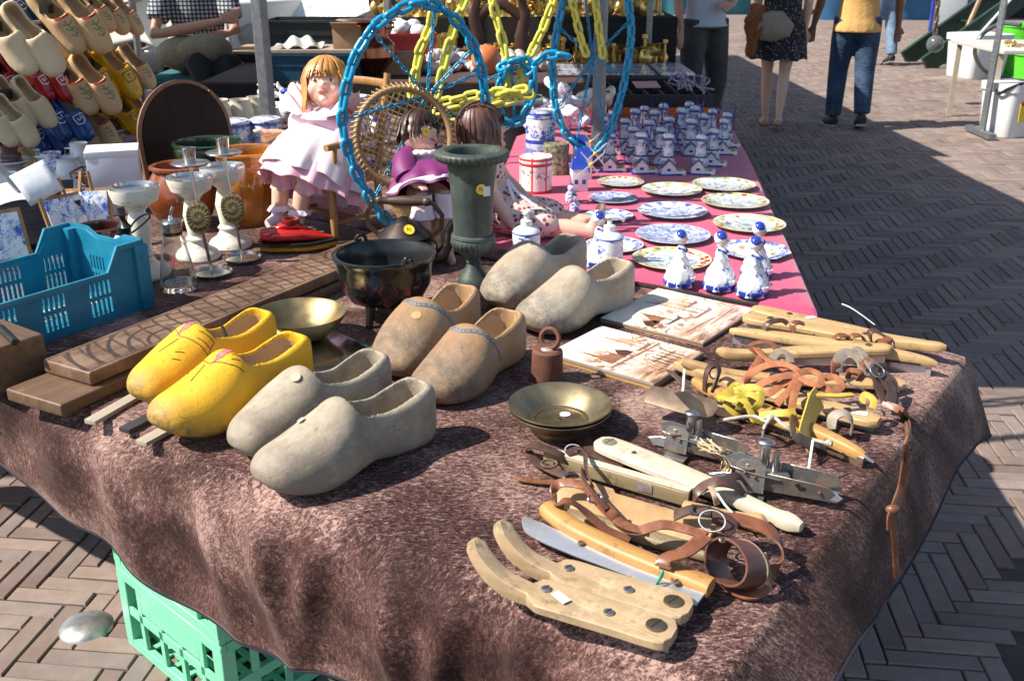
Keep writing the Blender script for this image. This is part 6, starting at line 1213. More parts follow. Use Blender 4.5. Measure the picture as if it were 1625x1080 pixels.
hp = [(690,8),(712,22),(733,43),(749,69),(758,89),(765,118),(769,148),(772,190),(768,240),(745,300),(715,345),(680,365),(648,364),(612,346),(586,312),(566,275),(551,235),(543,190),(548,145),(560,100),(578,65),(600,38),(630,18),(660,7)]
yy = lambda x: 2.36+(x-540)/235*.20
HP = spline([WY(x, y, yy(x)) for x, y in hp+hp[:1]], 4)[:-1]; chain(t, HP, 'blue', *BIG, m_cblue, True)
hub = WY(678,152,2.52)
for x, y in ((588,47),(690,10),(748,80),(764,114),(545,190),(592,318),(770,220)): thin(t, [WY(x, y, yy(x)), hub], m_cblue)
top = lambda p: V(p.x, p.y, 2.22)
t = thing('yellow_chain', 'doubled yellow plastic chain hanging down behind the round wicker back', 'chain', WY(655,155,2.56))
for q in ([(690,2),(684,40),(668,75),(660,112),(652,155)], [(737,2),(722,40),(710,80),(702,115),(694,150)]): P = [WY(x, y, 2.56) for x, y in q]; chain(t, [top(P[0])]+P, 'yellow', .051,.031,.0062, m_cyel)
t = thing('yellow_chain', 'bunched yellow plastic chain slung sideways behind the dolls', 'chain', WY(770,160,2.75))
for q in ([(700,176),(740,168),(790,152),(832,142)], [(706,162),(750,152),(800,146),(836,150)], [(725,184),(770,172),(812,158)]): chain(t, spline([WY(x, y, 2.72) for x, y in q], 4), 'yellow', .051,.031,.0062, m_cyel)
t = thing('yellow_chain', 'yellow plastic chain looped through a small blue chain ring', 'chain', WY(815,135,2.85))
for q in ([(781,2),(790,38),(799,70),(803,95),(806,140)], [(878,2),(862,45),(845,80),(830,105),(822,140)]): P = [WY(x, y, 2.85) for x, y in q]; chain(t, [top(P[0])]+P, 'yellow', .051,.031,.0062, m_cyel)
t = thing('chain_ring', 'small tangled ring of blue plastic chain next to the blue tin', 'chain', WY(818,150,2.85))
chain(t, spline([WY(x, y, 2.83) for x, y in ((800,105),(822,96),(842,104),(846,135),(840,165),(822,192),(800,190),(788,165),(795,130),(800,105))], 3), 'blue', *BIG, m_cblue); thin(t, [WY(770,130,2.8), WY(805,112,2.83), WY(840,100,2.83)], m_cblue); thin(t, [WY(768,205,2.8), WY(790,208,2.82), WY(825,196,2.83)], m_cblue); thin(t, [WY(812,100,2.83), WY(816,185,2.83)], m_cblue)
chain(t, spline([WY(x, y, 2.83) for x, y in ((842,110),(860,92),(875,88),(892,88),(905,92))], 3), 'blue', *BIG, m_cblue)
t = thing('chain_hoop', 'blue plastic chain hoop with star spokes hanging in front of the steel pole', 'chain', WY(940,245,3.3))
hp = [(925,-60),(900,-15),(890,20),(882,60),(877,100),(879,150),(887,190),(903,218),(928,240),(950,236),(968,205),(982,165),(994,115),(1001,65),(1000,25),(990,-15),(960,-60)]
chain(t, spline([WY(x, y, 3.3) for x, y in hp+hp[:1]], 4)[:-1], 'blue', *BIG, m_cblue, True); hub = WY(940,92,3.3)
for x, y in ((890,165),(894,50),(925,-40),(998,35),(992,120),(962,220),(915,225),(958,-45)): thin(t, [WY(x, y, 3.3), hub], m_cblue)
t = thing('yellow_chain', 'yellow plastic chain pair carrying the star-spoked blue hoop', 'chain', WY(945,95,3.28))
for q in ([(908,2),(917,42),(926,75),(934,95)], [(945,2),(950,45),(955,75),(957,96)]): P = [WY(x, y, 3.28) for x, y in q]; chain(t, [top(P[0])]+P, 'yellow', .051,.031,.0062, m_cyel)
# ================================================================= left side: candle holders, pots, boxes, jars, clog rack
def put(name, label, cat, px, py, group=None, rz=0, z=TZ, dy=0):
    p = W(px, py, z); return thing(name, label, cat, (p.x, p.y+dy, z+.001), R(rz), group)
g = G('distressed_white'); co = g.co(); f = g.noise(g.co(scale=(1,1,5)), 30, 6, .75); z = g.xyz(co)[2]; k = g.sm(f, .60, .66); g.bump(f, .3, .002); m_shabby = g.fin(g.mix(k, (.70,.66,.56), (.13,.08,.05)), .5, 0)
m_pewt = mat('polished_pewter', (.62,.60,.57), (.48,.45,.42), 30, .2, .95)
CH = [(.0001,0),(.052,0),(.054,.006),(.05,.014),(.046,.02),(.03,.03),(.021,.045),(.026,.052),(.019,.060),(.022,.085),(.026,.11),(.021,.135),(.017,.15),(.03,.162),(.047,.172),(.053,.19),(.054,.202)]
for (x, y, s, lb) in ((232,438,1.02,'white distressed candle holder behind the white bottle and blue crate'), (316,410,.98,'white distressed candle holder behind the glass oil bottle'), (366,392,1.0,'white distressed candle holder next to the amber pot')):
    t = put('candle_holder', lb, 'candle holder', x, y, 'white candle holders'); s *= 1.0
    obj('turned_stem', MB().lathe([(r*s, z*s) for r, z in CH], 36), m_shabby, t); obj('metal_dish', MB().lathe([(.054*s,.202*s),(.0535*s,.206*s),(.044*s,.207*s),(.042*s,.199*s),(.0001,.198*s)], 36), m_pewt, t)
g = G('brass_ammonite'); co = g.co(); x, y, z = g.xyz(co); rr_ = g.math('SQRT', g.math('ADD', g.math('MULTIPLY', x, x), g.math('MULTIPLY', z, z))); an = g.math('ARCTAN2', z, x); sp = g.math('SINE', g.math('ADD', g.math('MULTIPLY', rr_, 420), an)); rb_ = g.math('SINE', g.math('MULTIPLY', an, 18)); h = g.math('ADD', g.math('MULTIPLY', sp, .6), g.math('MULTIPLY', rb_, .4)); g.bump(h, .35, .002); m_ammo = g.fin(g.mix(g.sm(h, -.6, .6), (.20,.155,.08), (.36,.29,.16)), .42, .8)
for (bx, by, tx, ty, dx, dy, lb) in ((338,438,302,262,316,345,'tall metal candlestick with brass ammonite disc, beside the oil bottle'), (385,415,355,245,370,330,'tall metal candlestick with brass ammonite disc, beside the amber pot')):
    p = W(bx, by); t = thing('ammonite_candlestick', lb, 'candlestick', (p.x, p.y, TZ+.001), 0, 'ammonite candlesticks'); q = WY(tx, ty, p.y-.01)-p; dq = WY(dx, dy, p.y-.02)-p
    obj('foot_dish', MB().lathe([(.0001,.004),(.03,.003),(.042,.005),(.046,.011),(.044,.012),(.04,.007),(.0001,.007)], 36), m_pewt, t); obj('stick', MB().sweep([(0,0,.006), tuple(dq), tuple(q)], .0038, n=10), m_pewt, t)
    obj('drip_plate', MB().lathe([(.0001,0),(.038,.0),(.042,.004),(.041,.005),(.0001,.003)], 32, c=q), m_pewt, t); obj('cup', MB().lathe([(.012,.002),(.013,.012),(.015,.036),(.0155,.037),(.013,.036),(.011,.006)], 20, c=q), m_pewt, t)
    o = obj('ammonite', MB().sweep([(0,-.004,0),(0,.004,0)], .027, .038, n=40, up=(0,0,1)), m_ammo, t, loc=dq+V(0,-.004,0), bev=.002)
g = G('clear_glass'); m_glass = g.fin((.86,.89,.88), .07, 0, Transmission_Weight=1., IOR=1.45)
t = put('oil_bottle', 'clear glass oil bottle with steel pourer, marked 3 in red', 'bottle', 285, 458)
obj('glass', MB().lathe([(.0001,.001),(.038,0),(.0405,.005),(.038,.03),(.028,.09),(.021,.125),(.021,.136),(.028,.152),(.0265,.152),(.019,.137),(.019,.125),(.026,.09),(.036,.03),(.036,.012),(.0001,.012)], 36), m_glass, t)
obj('pourer', MB().lathe([(.0195,.13),(.0205,.15),(.018,.153),(.006,.156),(.004,.165),(.0001,.166)], 20), m_pewt, t); obj('spout', MB().sweep([(0,0,.16),(.002,0,.172),(.008,0,.184)], .003, n=8), m_pewt, t); obj('stopper_ring', MB().lathe([(.0192,.122),(.0195,.134),(.017,.135)], 20), m_black, t)
def text(parent, s, loc, rot, size, m, name):
    c = bpy.data.curves.new('t', 'FONT'); c.body = s; c.size = size; c.extrude = .0003; o = bpy.data.objects.new('t', c); COL.objects.link(o); dg = bpy.context.evaluated_depsgraph_get(); dg.update(); me = bpy.data.meshes.new_from_object(o.evaluated_get(dg)); bpy.data.objects.remove(o); return ob_of(name, me, m, parent, loc, rot)
m_redink = mat('red_ink', (.55,.03,.06), rough=.5); text(t, '3.-', (-.004,-.0365,.062), (R(74),0,R(8)), .03, m_redink, 'price_writing')
t = put('white_bottle', 'white ceramic bottle with a black stopper handle, behind the blue crate', 'bottle', 208, 452); obj('bottle', MB().lathe([(.0001,0),(.036,0),(.04,.01),(.04,.07),(.036,.09),(.022,.108),(.013,.118)], 32), m_glaze, t); obj('black_grip', MB().sweep([(.0,0,.112),(.006,-.004,.135),(.004,-.004,.16),(.003,-.003,.178)], [.016,.015,.009,.008], n=12), m_black, t); obj('wire_handle', MB().sweep(spline([(.012,0,.125),(.035,-.008,.15),(.062,-.014,.165),(.068,-.016,.158),(.045,-.01,.138),(.02,-.004,.12)], 6), .0022, n=6), m_black, t)
def glazed(name, c1, c2, c3=None, **k): return mat(name, c1, c2, 14, .16, 0, .1, .002, c3=c3, Coat_Weight=.5, **k)
m_terra = glazed('terracotta_glaze', (.26,.07,.022), (.17,.042,.015), (.10,.03,.015)); m_amber = glazed('amber_glaze', (.42,.17,.025), (.27,.09,.014)); m_dkbr = glazed('dark_brown_glaze', (.06,.02,.012), (.035,.012,.008)); m_dkgr = glazed('dark_green_glaze', (.018,.045,.018), (.01,.025,.01))
def pot(name, lb, px, py, prof, m, relief=0, inner=None):
    t = put(name, lb, 'pot', px, py)
    if relief: obj('body', MB().grid(lambda a, b: (lambda r, h: V(r*math.cos(a*2*PI), r*math.sin(a*2*PI), h))(lerpl([(i/(len(prof)-1), q[0]) for i, q in enumerate(prof)], b)+relief*(noise.noise(V(math.cos(a*2*PI)*5, math.sin(a*2*PI)*5, b*7))*.9+.5*math.sin(a*40)*math.sin(b*22))*math.sin(b*PI), lerpl([(i/(len(prof)-1), q[1]) for i, q in enumerate(prof)], b)), 160, 60, True), m, t)
    else: obj('body', MB().lathe(prof, 48), m, t)
    r, h = prof[-1]; obj('rim', MB().lathe([(r,h-.004),(r+.008,h),(r+.008,h+.006),(r,h+.009),(r-.006,h+.006),(r-.009,h-.012),(r-.01,h-.06),(.0001,h-.07)], 48), inner or m, t); return t
pot('terracotta_pot', 'glossy terracotta brown pot behind the distressed candle holders', 295, 358, [(.05,0),(.075,.03),(.094,.075),(.092,.105),(.075,.135),(.066,.15),(.068,.158)], m_terra)
pot('amber_pot', 'tall amber glazed flower pot with moulded relief, beside the blond doll', 402, 352, [(.055,0),(.062,.02),(.07,.07),(.078,.12),(.082,.155),(.08,.165),(.084,.19)], m_amber, .003)
pot('brown_bowl', 'small dark brown glazed bowl behind the blue crate', 168, 418, [(.035,0),(.048,.02),(.056,.055),(.055,.075),(.052,.085)], m_dkbr)
pot('green_pot', 'wide dark green glazed pot behind the terracotta one', 338, 300, [(.06,0),(.085,.04),(.1,.1),(.104,.13),(.1,.14)], m_dkgr)
# round topped dark board
m_dkboard = wood('dark_mirror_back', (.035,.016,.010), (.018,.008,.006), 2, Specular_IOR_Level=.12); m_litrim = wood('sunlit_board_edge', (.30,.13,.06), (.2,.08,.035), 2)  # the edge has its sunlit tone painted into the colour
p = W(275, 292); t = thing('standing_mirror', 'dark wooden round-topped mirror seen from behind, standing by the white box', 'mirror', (p.x+.04, p.y+.1, TZ+.001), 0, rot=(R(-6), 0, R(62)))
SX = 1.25
ol = [(-.155,0),(.155,0),(.155,.12)]+[(.155*math.cos(a), .12+.15*math.sin(a)) for a in [i*PI/20 for i in range(1,20)]]+[(-.155,.12)]
obj('back_panel', MB().prism([(x*.95, y*.98+.002) for x, y in ol], -.006, .006, M=rotm('X', PI/2)@Matrix.Diagonal((SX,1.12,1))), m_dkboard, t); obj('frame_edge', MB().sweep([(x, 0, y) for x, y in [(-.155,.0)]+ol[::-1][0:]+[]], .006, .012, n=6, p=4, up=(0,1,0)) if False else MB().sweep([(x*SX, 0, y*1.12) for x, y in ([(.155,0.004),(.155,.12)]+[(.155*math.cos(a), .12+.15*math.sin(a)) for a in [i*PI/20 for i in range(1,20)]]+[(-.155,.12),(-.155,.004)])], .009, .004, n=8, p=4, up=(0,1,0)), m_litrim, t); obj('hanger', MB().ball((.115,-.016,.26), (.006,.008,.006), 6), m_brass, t)
m_card = mat('white_card', (.74,.75,.77), (.70,.71,.74), 12, .6); m_cardb = mat('brown_cardboard', (.36,.23,.13), (.30,.19,.10), 30, .8); m_greyp = mat('grey_plastic', (.075,.085,.10), (.055,.065,.08), 20, .4); m_paper = mat('paper_sheet', (.72,.74,.78), rough=.7)
t = put('white_box', 'tall white cardboard box beside the round-topped mirror frame', 'box', 192, 335, rz=18); obj('carton', MB().box((0,0,.082), (.135,.11,.164)), m_card, t, bev=.002); obj('lid', MB().box((0,0,.172), (.14,.115,.018)), m_card, t, bev=.002)
t = put('white_box', 'flat white box with a small label, beside the leaf basket', 'box', 112, 322, rz=20); obj('carton', MB().box((0,0,.02), (.22,.13,.04)), m_card, t, bev=.002); obj('lid', MB().box((-.01,-.005,.044), (.18,.10,.009)), m_card, t, bev=.002); obj('label', MB().box((.05,-.01,.0492), (.04,.03,.001)), mat('grey_label', (.45,.5,.55)), t)
# leaf basket
t = put('leaf_basket', 'dark metal wire basket with leaves, beside the flat white box', 'basket', 166, 322); m_iron = mat('dark_iron_wire', (.05,.06,.075), (.035,.04,.05), 60, .45, .6)
rect = [(-.068,-.045),(.068,-.045),(.068,.045),(-.068,.045)]
for z, s in ((.0,.8),(.095,1)): obj('wire_ring', MB().sweep([(x*s, y*s, z+.003) for x, y in rect], .003, n=6, closed=True), m_iron, t)
for x, y in rect: obj('upright', MB().sweep([(x*.8,y*.8,.003),(x,y,.098)], .0026, n=6), m_iron, t)
for k in range(9):
    q = k/9*4; i = int(q); u = q-i; a, b = rect[i], rect[(i+1) % 4]; x, y = a[0]+(b[0]-a[0])*u, a[1]+(b[1]-a[1])*u; M = frame((b[0]-a[0], b[1]-a[1], 0))@rotm('Y', .5); obj('leaf', MB().ball((x*.93,y*.93,.055), (.016,.0018,.03), 7, M), m_iron, t)
# easels with Delft tiles
m_easel = wood('easel_wood', (.40,.22,.08), (.28,.14,.05), 2); m_dtile = delft('delft_tile_scene', 38, .46, None, (.03,.08,.36), (.22,.34,.68))
def easel(px, py, rz, lb, s=1.):
    t = put('tile_easel', lb, 'easel', px, py, 'tile easels', rz)
    obj('frame', MB().box((0,0,0), (.092*s,.008,.092*s)), m_easel, t, loc=(0,-.012,.075*s), rot=(R(-22),0,0), bev=.001); obj('tile', MB().box((0,-.005,0), (.078*s,.006,.078*s)), m_dtile, t, loc=(0,-.012,.075*s), rot=(R(-22),0,0), bev=.0008)
    for x in (-.02,.02): obj('leg', MB().sweep([(x*1.8,-.035,0),(x*.4,.018,.15*s)], .005, .004, n=4), m_easel, t)
    obj('rear_leg', MB().sweep([(0,.075,0),(0,.02,.14*s)], .005, .004, n=4), m_easel, t); obj('ledge', MB().box((0,-.034,.028*s), (.1*s,.016,.006)), m_easel, t)
easel(8, 442, 40, 'small wooden easel with a blue tile, next to the dark blue-grey tub', 1.3); easel(112, 400, 52, 'small wooden easel with a blue tile turned edgewise, behind the blue crate', 1.2); easel(150, 392, 12, 'small wooden easel with a mill tile, behind the dark brown bowl', 1.25)
t = put('enamel_mug', 'small dark mug standing between easels and blue crate', 'mug', 58, 425, z=TZ); obj('mug', MB().lathe([(.0001,0),(.028,0),(.03,.05),(.028,.05),(.026,.006),(.0001,.006)], 24), m_dkgr, t)
# grey tub with papers
def open_tub(name, lb, cat, cen, rz, L, B, Hh, m, lip=.012, z=TZ, th=.006):
    t = thing(name, lb, cat, (cen[0], cen[1], z+.001), rz)
    for a, Ln, off in ((0, L, B/2), (PI, L, B/2), (PI/2, B, L/2), (-PI/2, B, L/2)):
        M = rotm('Z', a); obj('wall', MB().box(M@V(0,-off+th/2,Hh/2), (Ln,th,Hh), rz=a).box(M@V(0,-off-.004,Hh-.008), (Ln+.02,.012,.014), rz=a).box(M@V(0,-off-.002,Hh*.55), (Ln,.006,.008), rz=a), m, t)
    obj('floor', MB().box((0,0,.004), (L-.01,B-.01,.006)), m, t); return t
cb = W(60, 425); t = open_tub('grey_tub', 'large dark grey plastic tub at the left holding papers and cartons', 'tub', (cb.x-.17, cb.y+.21), R(22), .36, .26, .125, m_greyp)
pt = W(30, 318, TZ+.13); o = tag(obj('paper_sheet', MB().grid(lambda a, b: V((a-.5)*.13, (b-.5)*.10, .008*math.sin(a*4)+.012*b*b), 8, 8), m_paper, loc=(pt.x, pt.y, TZ+.142), rot=(R(8),R(-6),R(30))), 'creased white paper sheet lying on the grey tub', 'paper'); sd = o.modifiers.new('t', 'SOLIDIFY'); sd.thickness = .0008
o = tag(obj('paper_sheet', MB().grid(lambda a, b: V((a-.5)*.085, (b-.5)*.085, .006*math.sin(b*4)), 6, 6), m_paper, loc=(pt.x+.06, pt.y-.02, TZ+.178), rot=(R(62),R(-20),R(40))), 'upright white paper sheet leaning over the grey tub', 'paper'); sd = o.modifiers.new('t', 'SOLIDIFY'); sd.thickness = .0008
tag(obj('steel_bracket', MB().sweep([(0,0,0),(-.14,.10,.10)], .012, .004, n=4, p=4), m_galv, loc=(pt.x+.01, pt.y+.0, TZ+.152)), 'flat galvanised steel bracket lying on the papers', 'bracket')
# plain white crockery farther back at the left
def jug(lb, px, py, r, h, m=None, handle=True, z=TZ, name='jug', cat='jug', rz=0, lid=False, spout=False):
    t = put(name, lb, cat, px, py, None, rz, z); m = m or m_delft
    obj('body', MB().lathe([(.0001,0),(r*.8,0),(r*.98,h*.15),(r,h*.45),(r*.82,h*.78),(r*.74,h*.9),(r*.80,h),(r*.74,h),(r*.68,h*.9),(r*.7,h*.6),(.0001,h*.5)], 32), m, t)
    if handle: obj('handle', MB().sweep([(-r*.78,0,h*.85),(-r*1.25,0,h*.85),(-r*1.4,0,h*.6),(-r*1.2,0,h*.35),(-r*.95,0,h*.3)], r*.1, n=8), m_glaze, t)
    if lid: obj('lid', MB().lathe([(r*.98,h*.93),(r*1.02,h*.96),(r*1.0,h*1.06),(r*.8,h*1.13),(.0001,h*1.16)], 32), m_delftf, t); obj('lid_rim', MB().lathe([(r*.99,h*.9),(r*1.05,h*.92),(r*1.04,h*.955),(r*.98,h*.96)], 32), m_cobalt, t)
    return t
def jar(lb, px, py, r, h, z=TZ):
    t = put('lidded_jar', lb, 'jar', px, py, 'Delft jars'); obj('body', MB().lathe([(.0001,0),(r*.9,0),(r,h*.06),(r,h*.8),(r*.97,h*.84)], 32), delft('delft_jar', 70, .45, [(.004,.01),(.083,.088)], (.05,.08,.36), (.25,.32,.6)) if 'DJ' not in MC else MC['DJ'], t); obj('lid', MB().lathe([(r*1.03,h*.84),(r*1.04,h*.9),(r*.98,h*.95),(r*.7,h),(.0001,h*1.01)], 32), m_delftf, t); obj('blue_band', MB().lathe([(r*1.0,h*.815),(r*1.045,h*.82),(r*1.045,h*.85),(r,h*.855)], 32), m_cobalt, t)
MC['DJ'] = delft('delft_jar', 70, .45, [(.004,.01),(.083,.088)], (.05,.08,.36), (.25,.32,.6))
jar('blue and white lidded jar between the mirror frame and the steel post', 375, 236, .058, .11); jar('blue and white lidded jar right beside the steel post', 425, 232, .058, .11)
m_bone = mat('cream_pottery', (.66,.60,.48), (.58,.52,.42), 20, .25)
jug('cream pottery mug with handle, behind the lidded jar', 350, 205, .055, .12, m_bone); jug('grey cream pottery mug with handle, second behind the lidded jar', 385, 200, .055, .11, m_bone); jug('cream pottery mug near the steel post', 410, 195, .05, .11, m_bone)
jug('cream pot with brown rim beside the steel post', 432, 206, .045, .09, m_bone, False)
def cow(lb, px, py, s):
    t = put('cow_figurine', lb, 'figurine', px, py, 'Delft cows'); b = MB(); b.ball((0,0,.05*s), (.048*s,.04*s,.05*s), 10).ball((0,-.015*s,.1*s), (.034*s,.03*s,.03*s), 10).ball((0,-.04*s,.088*s), (.022*s,.018*s,.016*s), 8)
    for q in (-1, 1): b.sweep([(q*.02*s,-.005*s,.12*s),(q*.036*s,-.005*s,.135*s),(q*.036*s,-.005*s,.152*s)], [.010*s,.009*s,.004*s], n=8); b.ball((q*.05*s,-.004*s,.105*s), (.022*s,.009*s,.012*s), 7); b.ball((q*.05*s,-.01*s,.055*s), (.02*s,.02*s,.028*s), 7)
    obj('body', remesh(b, .004, 3), m_glaze, t); obj('fringe', MB().ball((0,-.028*s,.118*s), (.026*s,.018*s,.014*s), 8), m_cobalt, t); obj('painted_flower', MB().ball((0,-.035*s,.05*s), (.02*s,.008*s,.014*s), 6), m_delftf, t)
    for q in (-1, 1): obj('eye', MB().ball((q*.012*s,-.042*s,.102*s), .003*s, 4), m_ink, t)
cow('plump blue and white cow figurine with horns, beside the blond doll', 462, 196, 1.15); cow('small blue and white cow figurine behind the steel post', 426, 160, .72)
t = put('coffee_pot', 'tall Delft jug behind the wooden doll chair', 'jug', 566, 262); obj('body', MB().lathe([(.0001,0),(.062,0),(.064,.02),(.05,.2),(.048,.235),(.044,.235),(.046,.2),(.0001,.1)], 36), delft('delft_tall', 45, .5, [(.004,.022),(.205,.222)]), t); obj('handle', MB().sweep(spline([(.05,0,.19),(.10,.02,.195),(.115,.02,.14),(.09,.02,.08),(.058,0,.07)], 5), .008, n=8), m_delftf, t)
cow('blue and white cow creamer behind the tall Delft jug', 598, 228, .8)
# red iron on a mustard plate
m_redg = mat('red_enamel', (.50,.02,.012), (.42,.012,.01), 12, .14, Coat_Weight=.6); p = W(470, 398); t = thing('enamel_iron', 'red enamelled stove iron on a mustard yellow base, by the carved board', 'iron', (p.x, p.y, TZ+.001), R(8))
obj('base_plate', MB().sweep([(-.085,0,.012),(-.06,0,.012),(.03,0,.012),(.075,0,.014),(.098,0,.016)], [.02,.036,.038,.022,.004], .008, n=14, p=3), mat('mustard_enamel', (.48,.24,.02), (.40,.19,.015), 16, .25), t); obj('black_skirt', MB().sweep([(-.088,0,.024),(-.06,0,.024),(.03,0,.024),(.08,0,.026),(.104,0,.027)], [.022,.038,.04,.022,.004], .005, n=14, p=3), m_black, t)
obj('red_body', MB().sweep([(-.082,0,.042),(-.05,0,.045),(.02,0,.044),(.06,0,.036),(.092,0,.032)], [.02,.036,.034,.02,.005], [.012,.017,.016,.008,.003], n=16, p=2.6), m_redg, t); obj('red_top', MB().sweep([(-.04,0,.062),(-.02,0,.066),(.01,0,.065),(.022,0,.06)], [.014,.021,.02,.012], [.006,.009,.009,.005], n=14, p=2.6), m_redg, t); obj('red_collar', MB().lathe([(.021,.066),(.023,.072),(.021,.082),(.014,.082),(.012,.07)], 24, c=(-.008,0,0)), mat('dark_red_enamel', (.22,.012,.01), rough=.2), t)
# crockery at the left, behind the boxes
m_tan = mat('ribbed_purple_brown', (.16,.085,.09), (.09,.045,.05), 60, .35)
for px, py, lb in ((24,268,'brown ribbed candle jar on a white saucer, beside the hanging red-edged clogs'), (182,214,'brown ribbed candle jar on a white saucer, by the white box')):
    t = put('candle_jar', lb, 'jar', px, py+18, None, 0, TZ); obj('stand', MB().lathe([(.0001,0),(.035,0),(.028,.03),(.03,.05)], 24), m_bone, t); obj('saucer', MB().lathe([(.0001,.05),(.04,.05),(.058,.062),(.058,.066),(.04,.056),(.0001,.056)], 28), m_glaze, t); obj('jar', MB().lathe([(.03,.056),(.034,.066),(.031,.072),(.034,.08),(.03,.087),(.022,.09),(.026,.104),(.022,.106),(.0001,.1)], 28), m_tan, t)
jug('white jug with a blue-black rim, behind the leaf basket', 88, 292, .04, .10, m_delftf); jug('white pot with a wide mouth, behind the flat white box', 112, 292, .045, .085, m_glaze, False); jug('white cockerel jug with a scalloped back', 133, 286, .035, .12, m_glaze); jug('blue patterned pitcher behind the leaf basket', 163, 272, .045, .085, m_delft); jug('white cup with brown inside, near the steel bracket', 12, 300, .045, .05, m_glaze); jug('small white cup at the grey tub', 52, 262, .04, .05, m_glaze)
# ---- clog rack
CL = clog_shell(.01, 1, vox=.0062); CLm = {}
m_natural = clogwood('varnished_poplar', (.62,.42,.22), (.54,.34,.16), (.58,.38,.19), None); m_cream2 = clogwood('plain_poplar', (.66,.52,.33), (.60,.46,.28), (.62,.5,.32), None); m_red2 = mat('red_clog_paint', (.42,.012,.014), (.34,.01,.012), 20, .2); m_blue2 = mat('blue_clog_paint', (.012,.07,.28), (.01,.055,.22), 20, .2); m_yel2 = mat('yellow_clog_paint', (.70,.38,.01), (.62,.32,.01), 20, .2); m_inside = mat('clog_inside', (.50,.36,.22), (.44,.30,.18), 30, .6)
m_teal = mat('teal_clog_paint', (.012,.06,.14), rough=.2)
for k, m in (('natural', m_natural), ('plain', m_cream2), ('red', m_red2), ('blue', m_blue2), ('yellow', m_yel2), ('teal', m_teal)):
    c = CL.copy(); split_inside(c, m, m_inside, 1, 1); CLm[k] = c
btc = bvh(CL); m_mot = {'natural': mat('green_motif', (.10,.20,.05), rough=.3), 'red': m_glaze, 'blue': m_glaze, 'yellow': mat('dark_motif', (.09,.03,.02), rough=.4), 'teal': m_glaze}
mot = {'natural': [[(.19,-.02),(.2,0),(.19,.02)],[(.205,-.02),(.22,-.005),(.21,.01),(.23,.02)],[(.18,-.01),(.21,.0),(.24,.008)],[(.23,-.015),(.245,0),(.235,.015)]], 'red': [[(.178,-.025),(.18,.025),(.215,.02),(.225,0),(.215,-.02),(.178,-.025)],[(.19,-.01),(.205,-.008),(.2,.002)],[(.188,.006),(.206,.012)]]}
mot['blue'] = mot['teal'] = mot['red']; mot['yellow'] = [[(.178,-.028),(.18,.028)],[(.178,-.028),(.22,-.024)],[(.18,.028),(.22,.024)],[(.22,-.024),(.226,0),(.22,.024)],[(.19,-.012),(.2,-.006),(.19,0),(.2,.006)],[(.206,-.01),(.212,.008)]]
rim_l = []
for a in range(40):
    q = 2*PI*a/40; x = .078+.072*math.cos(q); y = .036*math.sin(q)*(1 if x < .1 else 1.05); rim_l.append((x, y))
MOTM = {k: mesh_of(paint(btc, v, .0030, .0006), 'painted_motif') for k, v in mot.items()}
for k in MOTM: MOTM[k].materials.append(m_mot[k])
MOTR = mesh_of(paint(btc, [[(.155+.012*math.cos(a), .03*math.sin(a)) for a in [(-1.9+3.8*i/16) for i in range(17)]]], .0055, .0006), 'red_edge'); MOTR.materials.append(m_red2)
PAIRS = [('teal',(18,10),3.6,.8,'dark blue painted'),('natural',(88,42),3.5,1.05,'flower painted'),('natural',(48,62),3.62,.85,'darker flower painted'),('natural',(128,22),3.75,.72,'small flower painted'),('natural',(150,26),3.8,.72,'small flower painted'),('natural',(174,30),3.85,.7,'small flower painted'),('plain',(8,72),3.2,1.05,'plain unpainted'),('red',(52,128),3.5,.8,'red painted'),('red',(4,128),3.55,.8,'dark red painted'),
         ('natural',(112,142),3.55,1.0,'flower painted'),('yellow',(150,122),3.7,.95,'yellow painted'),('natural',(188,112),3.8,.78,'flower painted'),('plain',(20,170),3.3,.8,'plain unpainted'),('plain',(-8,198),3.2,.8,'plain unpainted'),('blue',(76,188),3.5,.9,'blue painted'),('blue',(48,212),3.55,.8,'blue painted'),('natural',(126,205),3.6,.8,'red edged'),('yellow',(196,186),3.8,.8,'yellow painted'),('yellow',(158,186),3.82,.75,'yellow painted'),('natural',(0,238),3.4,.7,'red edged'),('yellow',(100,10),3.95,.7,'yellow painted'),('yellow',(92,100),3.9,.75,'yellow painted')]
rk = thing('clog_rack', 'steel rack with black capped pegs that carry the painted souvenir clogs', 'rack', WY(120, 240, 4.05)*1.0); rk.location.z = 0
L0 = WY(-60, 100, 4.0); L1 = WY(222, 100, 4.15)
obj('pole', MB().sweep([WY(236,250,3.9)*V(1,1,0).to_tuple()[0] if False else V(*(WY(222,100,3.95).xy), 0), V(*(WY(222,100,3.95).xy), 2.0)], .014, n=10), m_galv, rk, world=True)
obj('pole', MB().sweep([V(L0.x-.1, L0.y, 0), V(L0.x-.1, L0.y, 2.0)], .014, n=10), m_galv, rk, world=True)
for z in (1.38, 1.24, 1.1, .97, .86): obj('rail', MB().sweep([V(L0.x-.1, L0.y, z), V(WY(222,100,3.95).x, WY(222,100,3.95).y, z)], .008, n=8), m_galv, rk, world=True)
obj('back_cloth', MB().grid(lambda a, b: V(L0.x-.2+(L1.x-L0.x+.02)*a, L0.y+.16+.2*a+.02*math.sin(a*30), .25+1.35*b), 40, 6), mat('dark_backcloth', (.16,.10,.06), rough=.9), rk, world=True)
seen = {}; nth = ['on the peg nearest the rack pole', 'on a middle peg', 'on the peg next to it', 'on a low peg', 'on a far peg', 'on the lowest peg', 'on an outer peg', 'on an inner peg', 'on a rear peg', 'on a spare peg']
down = V(.60,-.06,-.78).normalized(); face_ = V(.62,-.66,.42); y_ = face_.cross(down).normalized(); zc = down.cross(y_); MC4 = Matrix((down, y_, zc)).transposed()
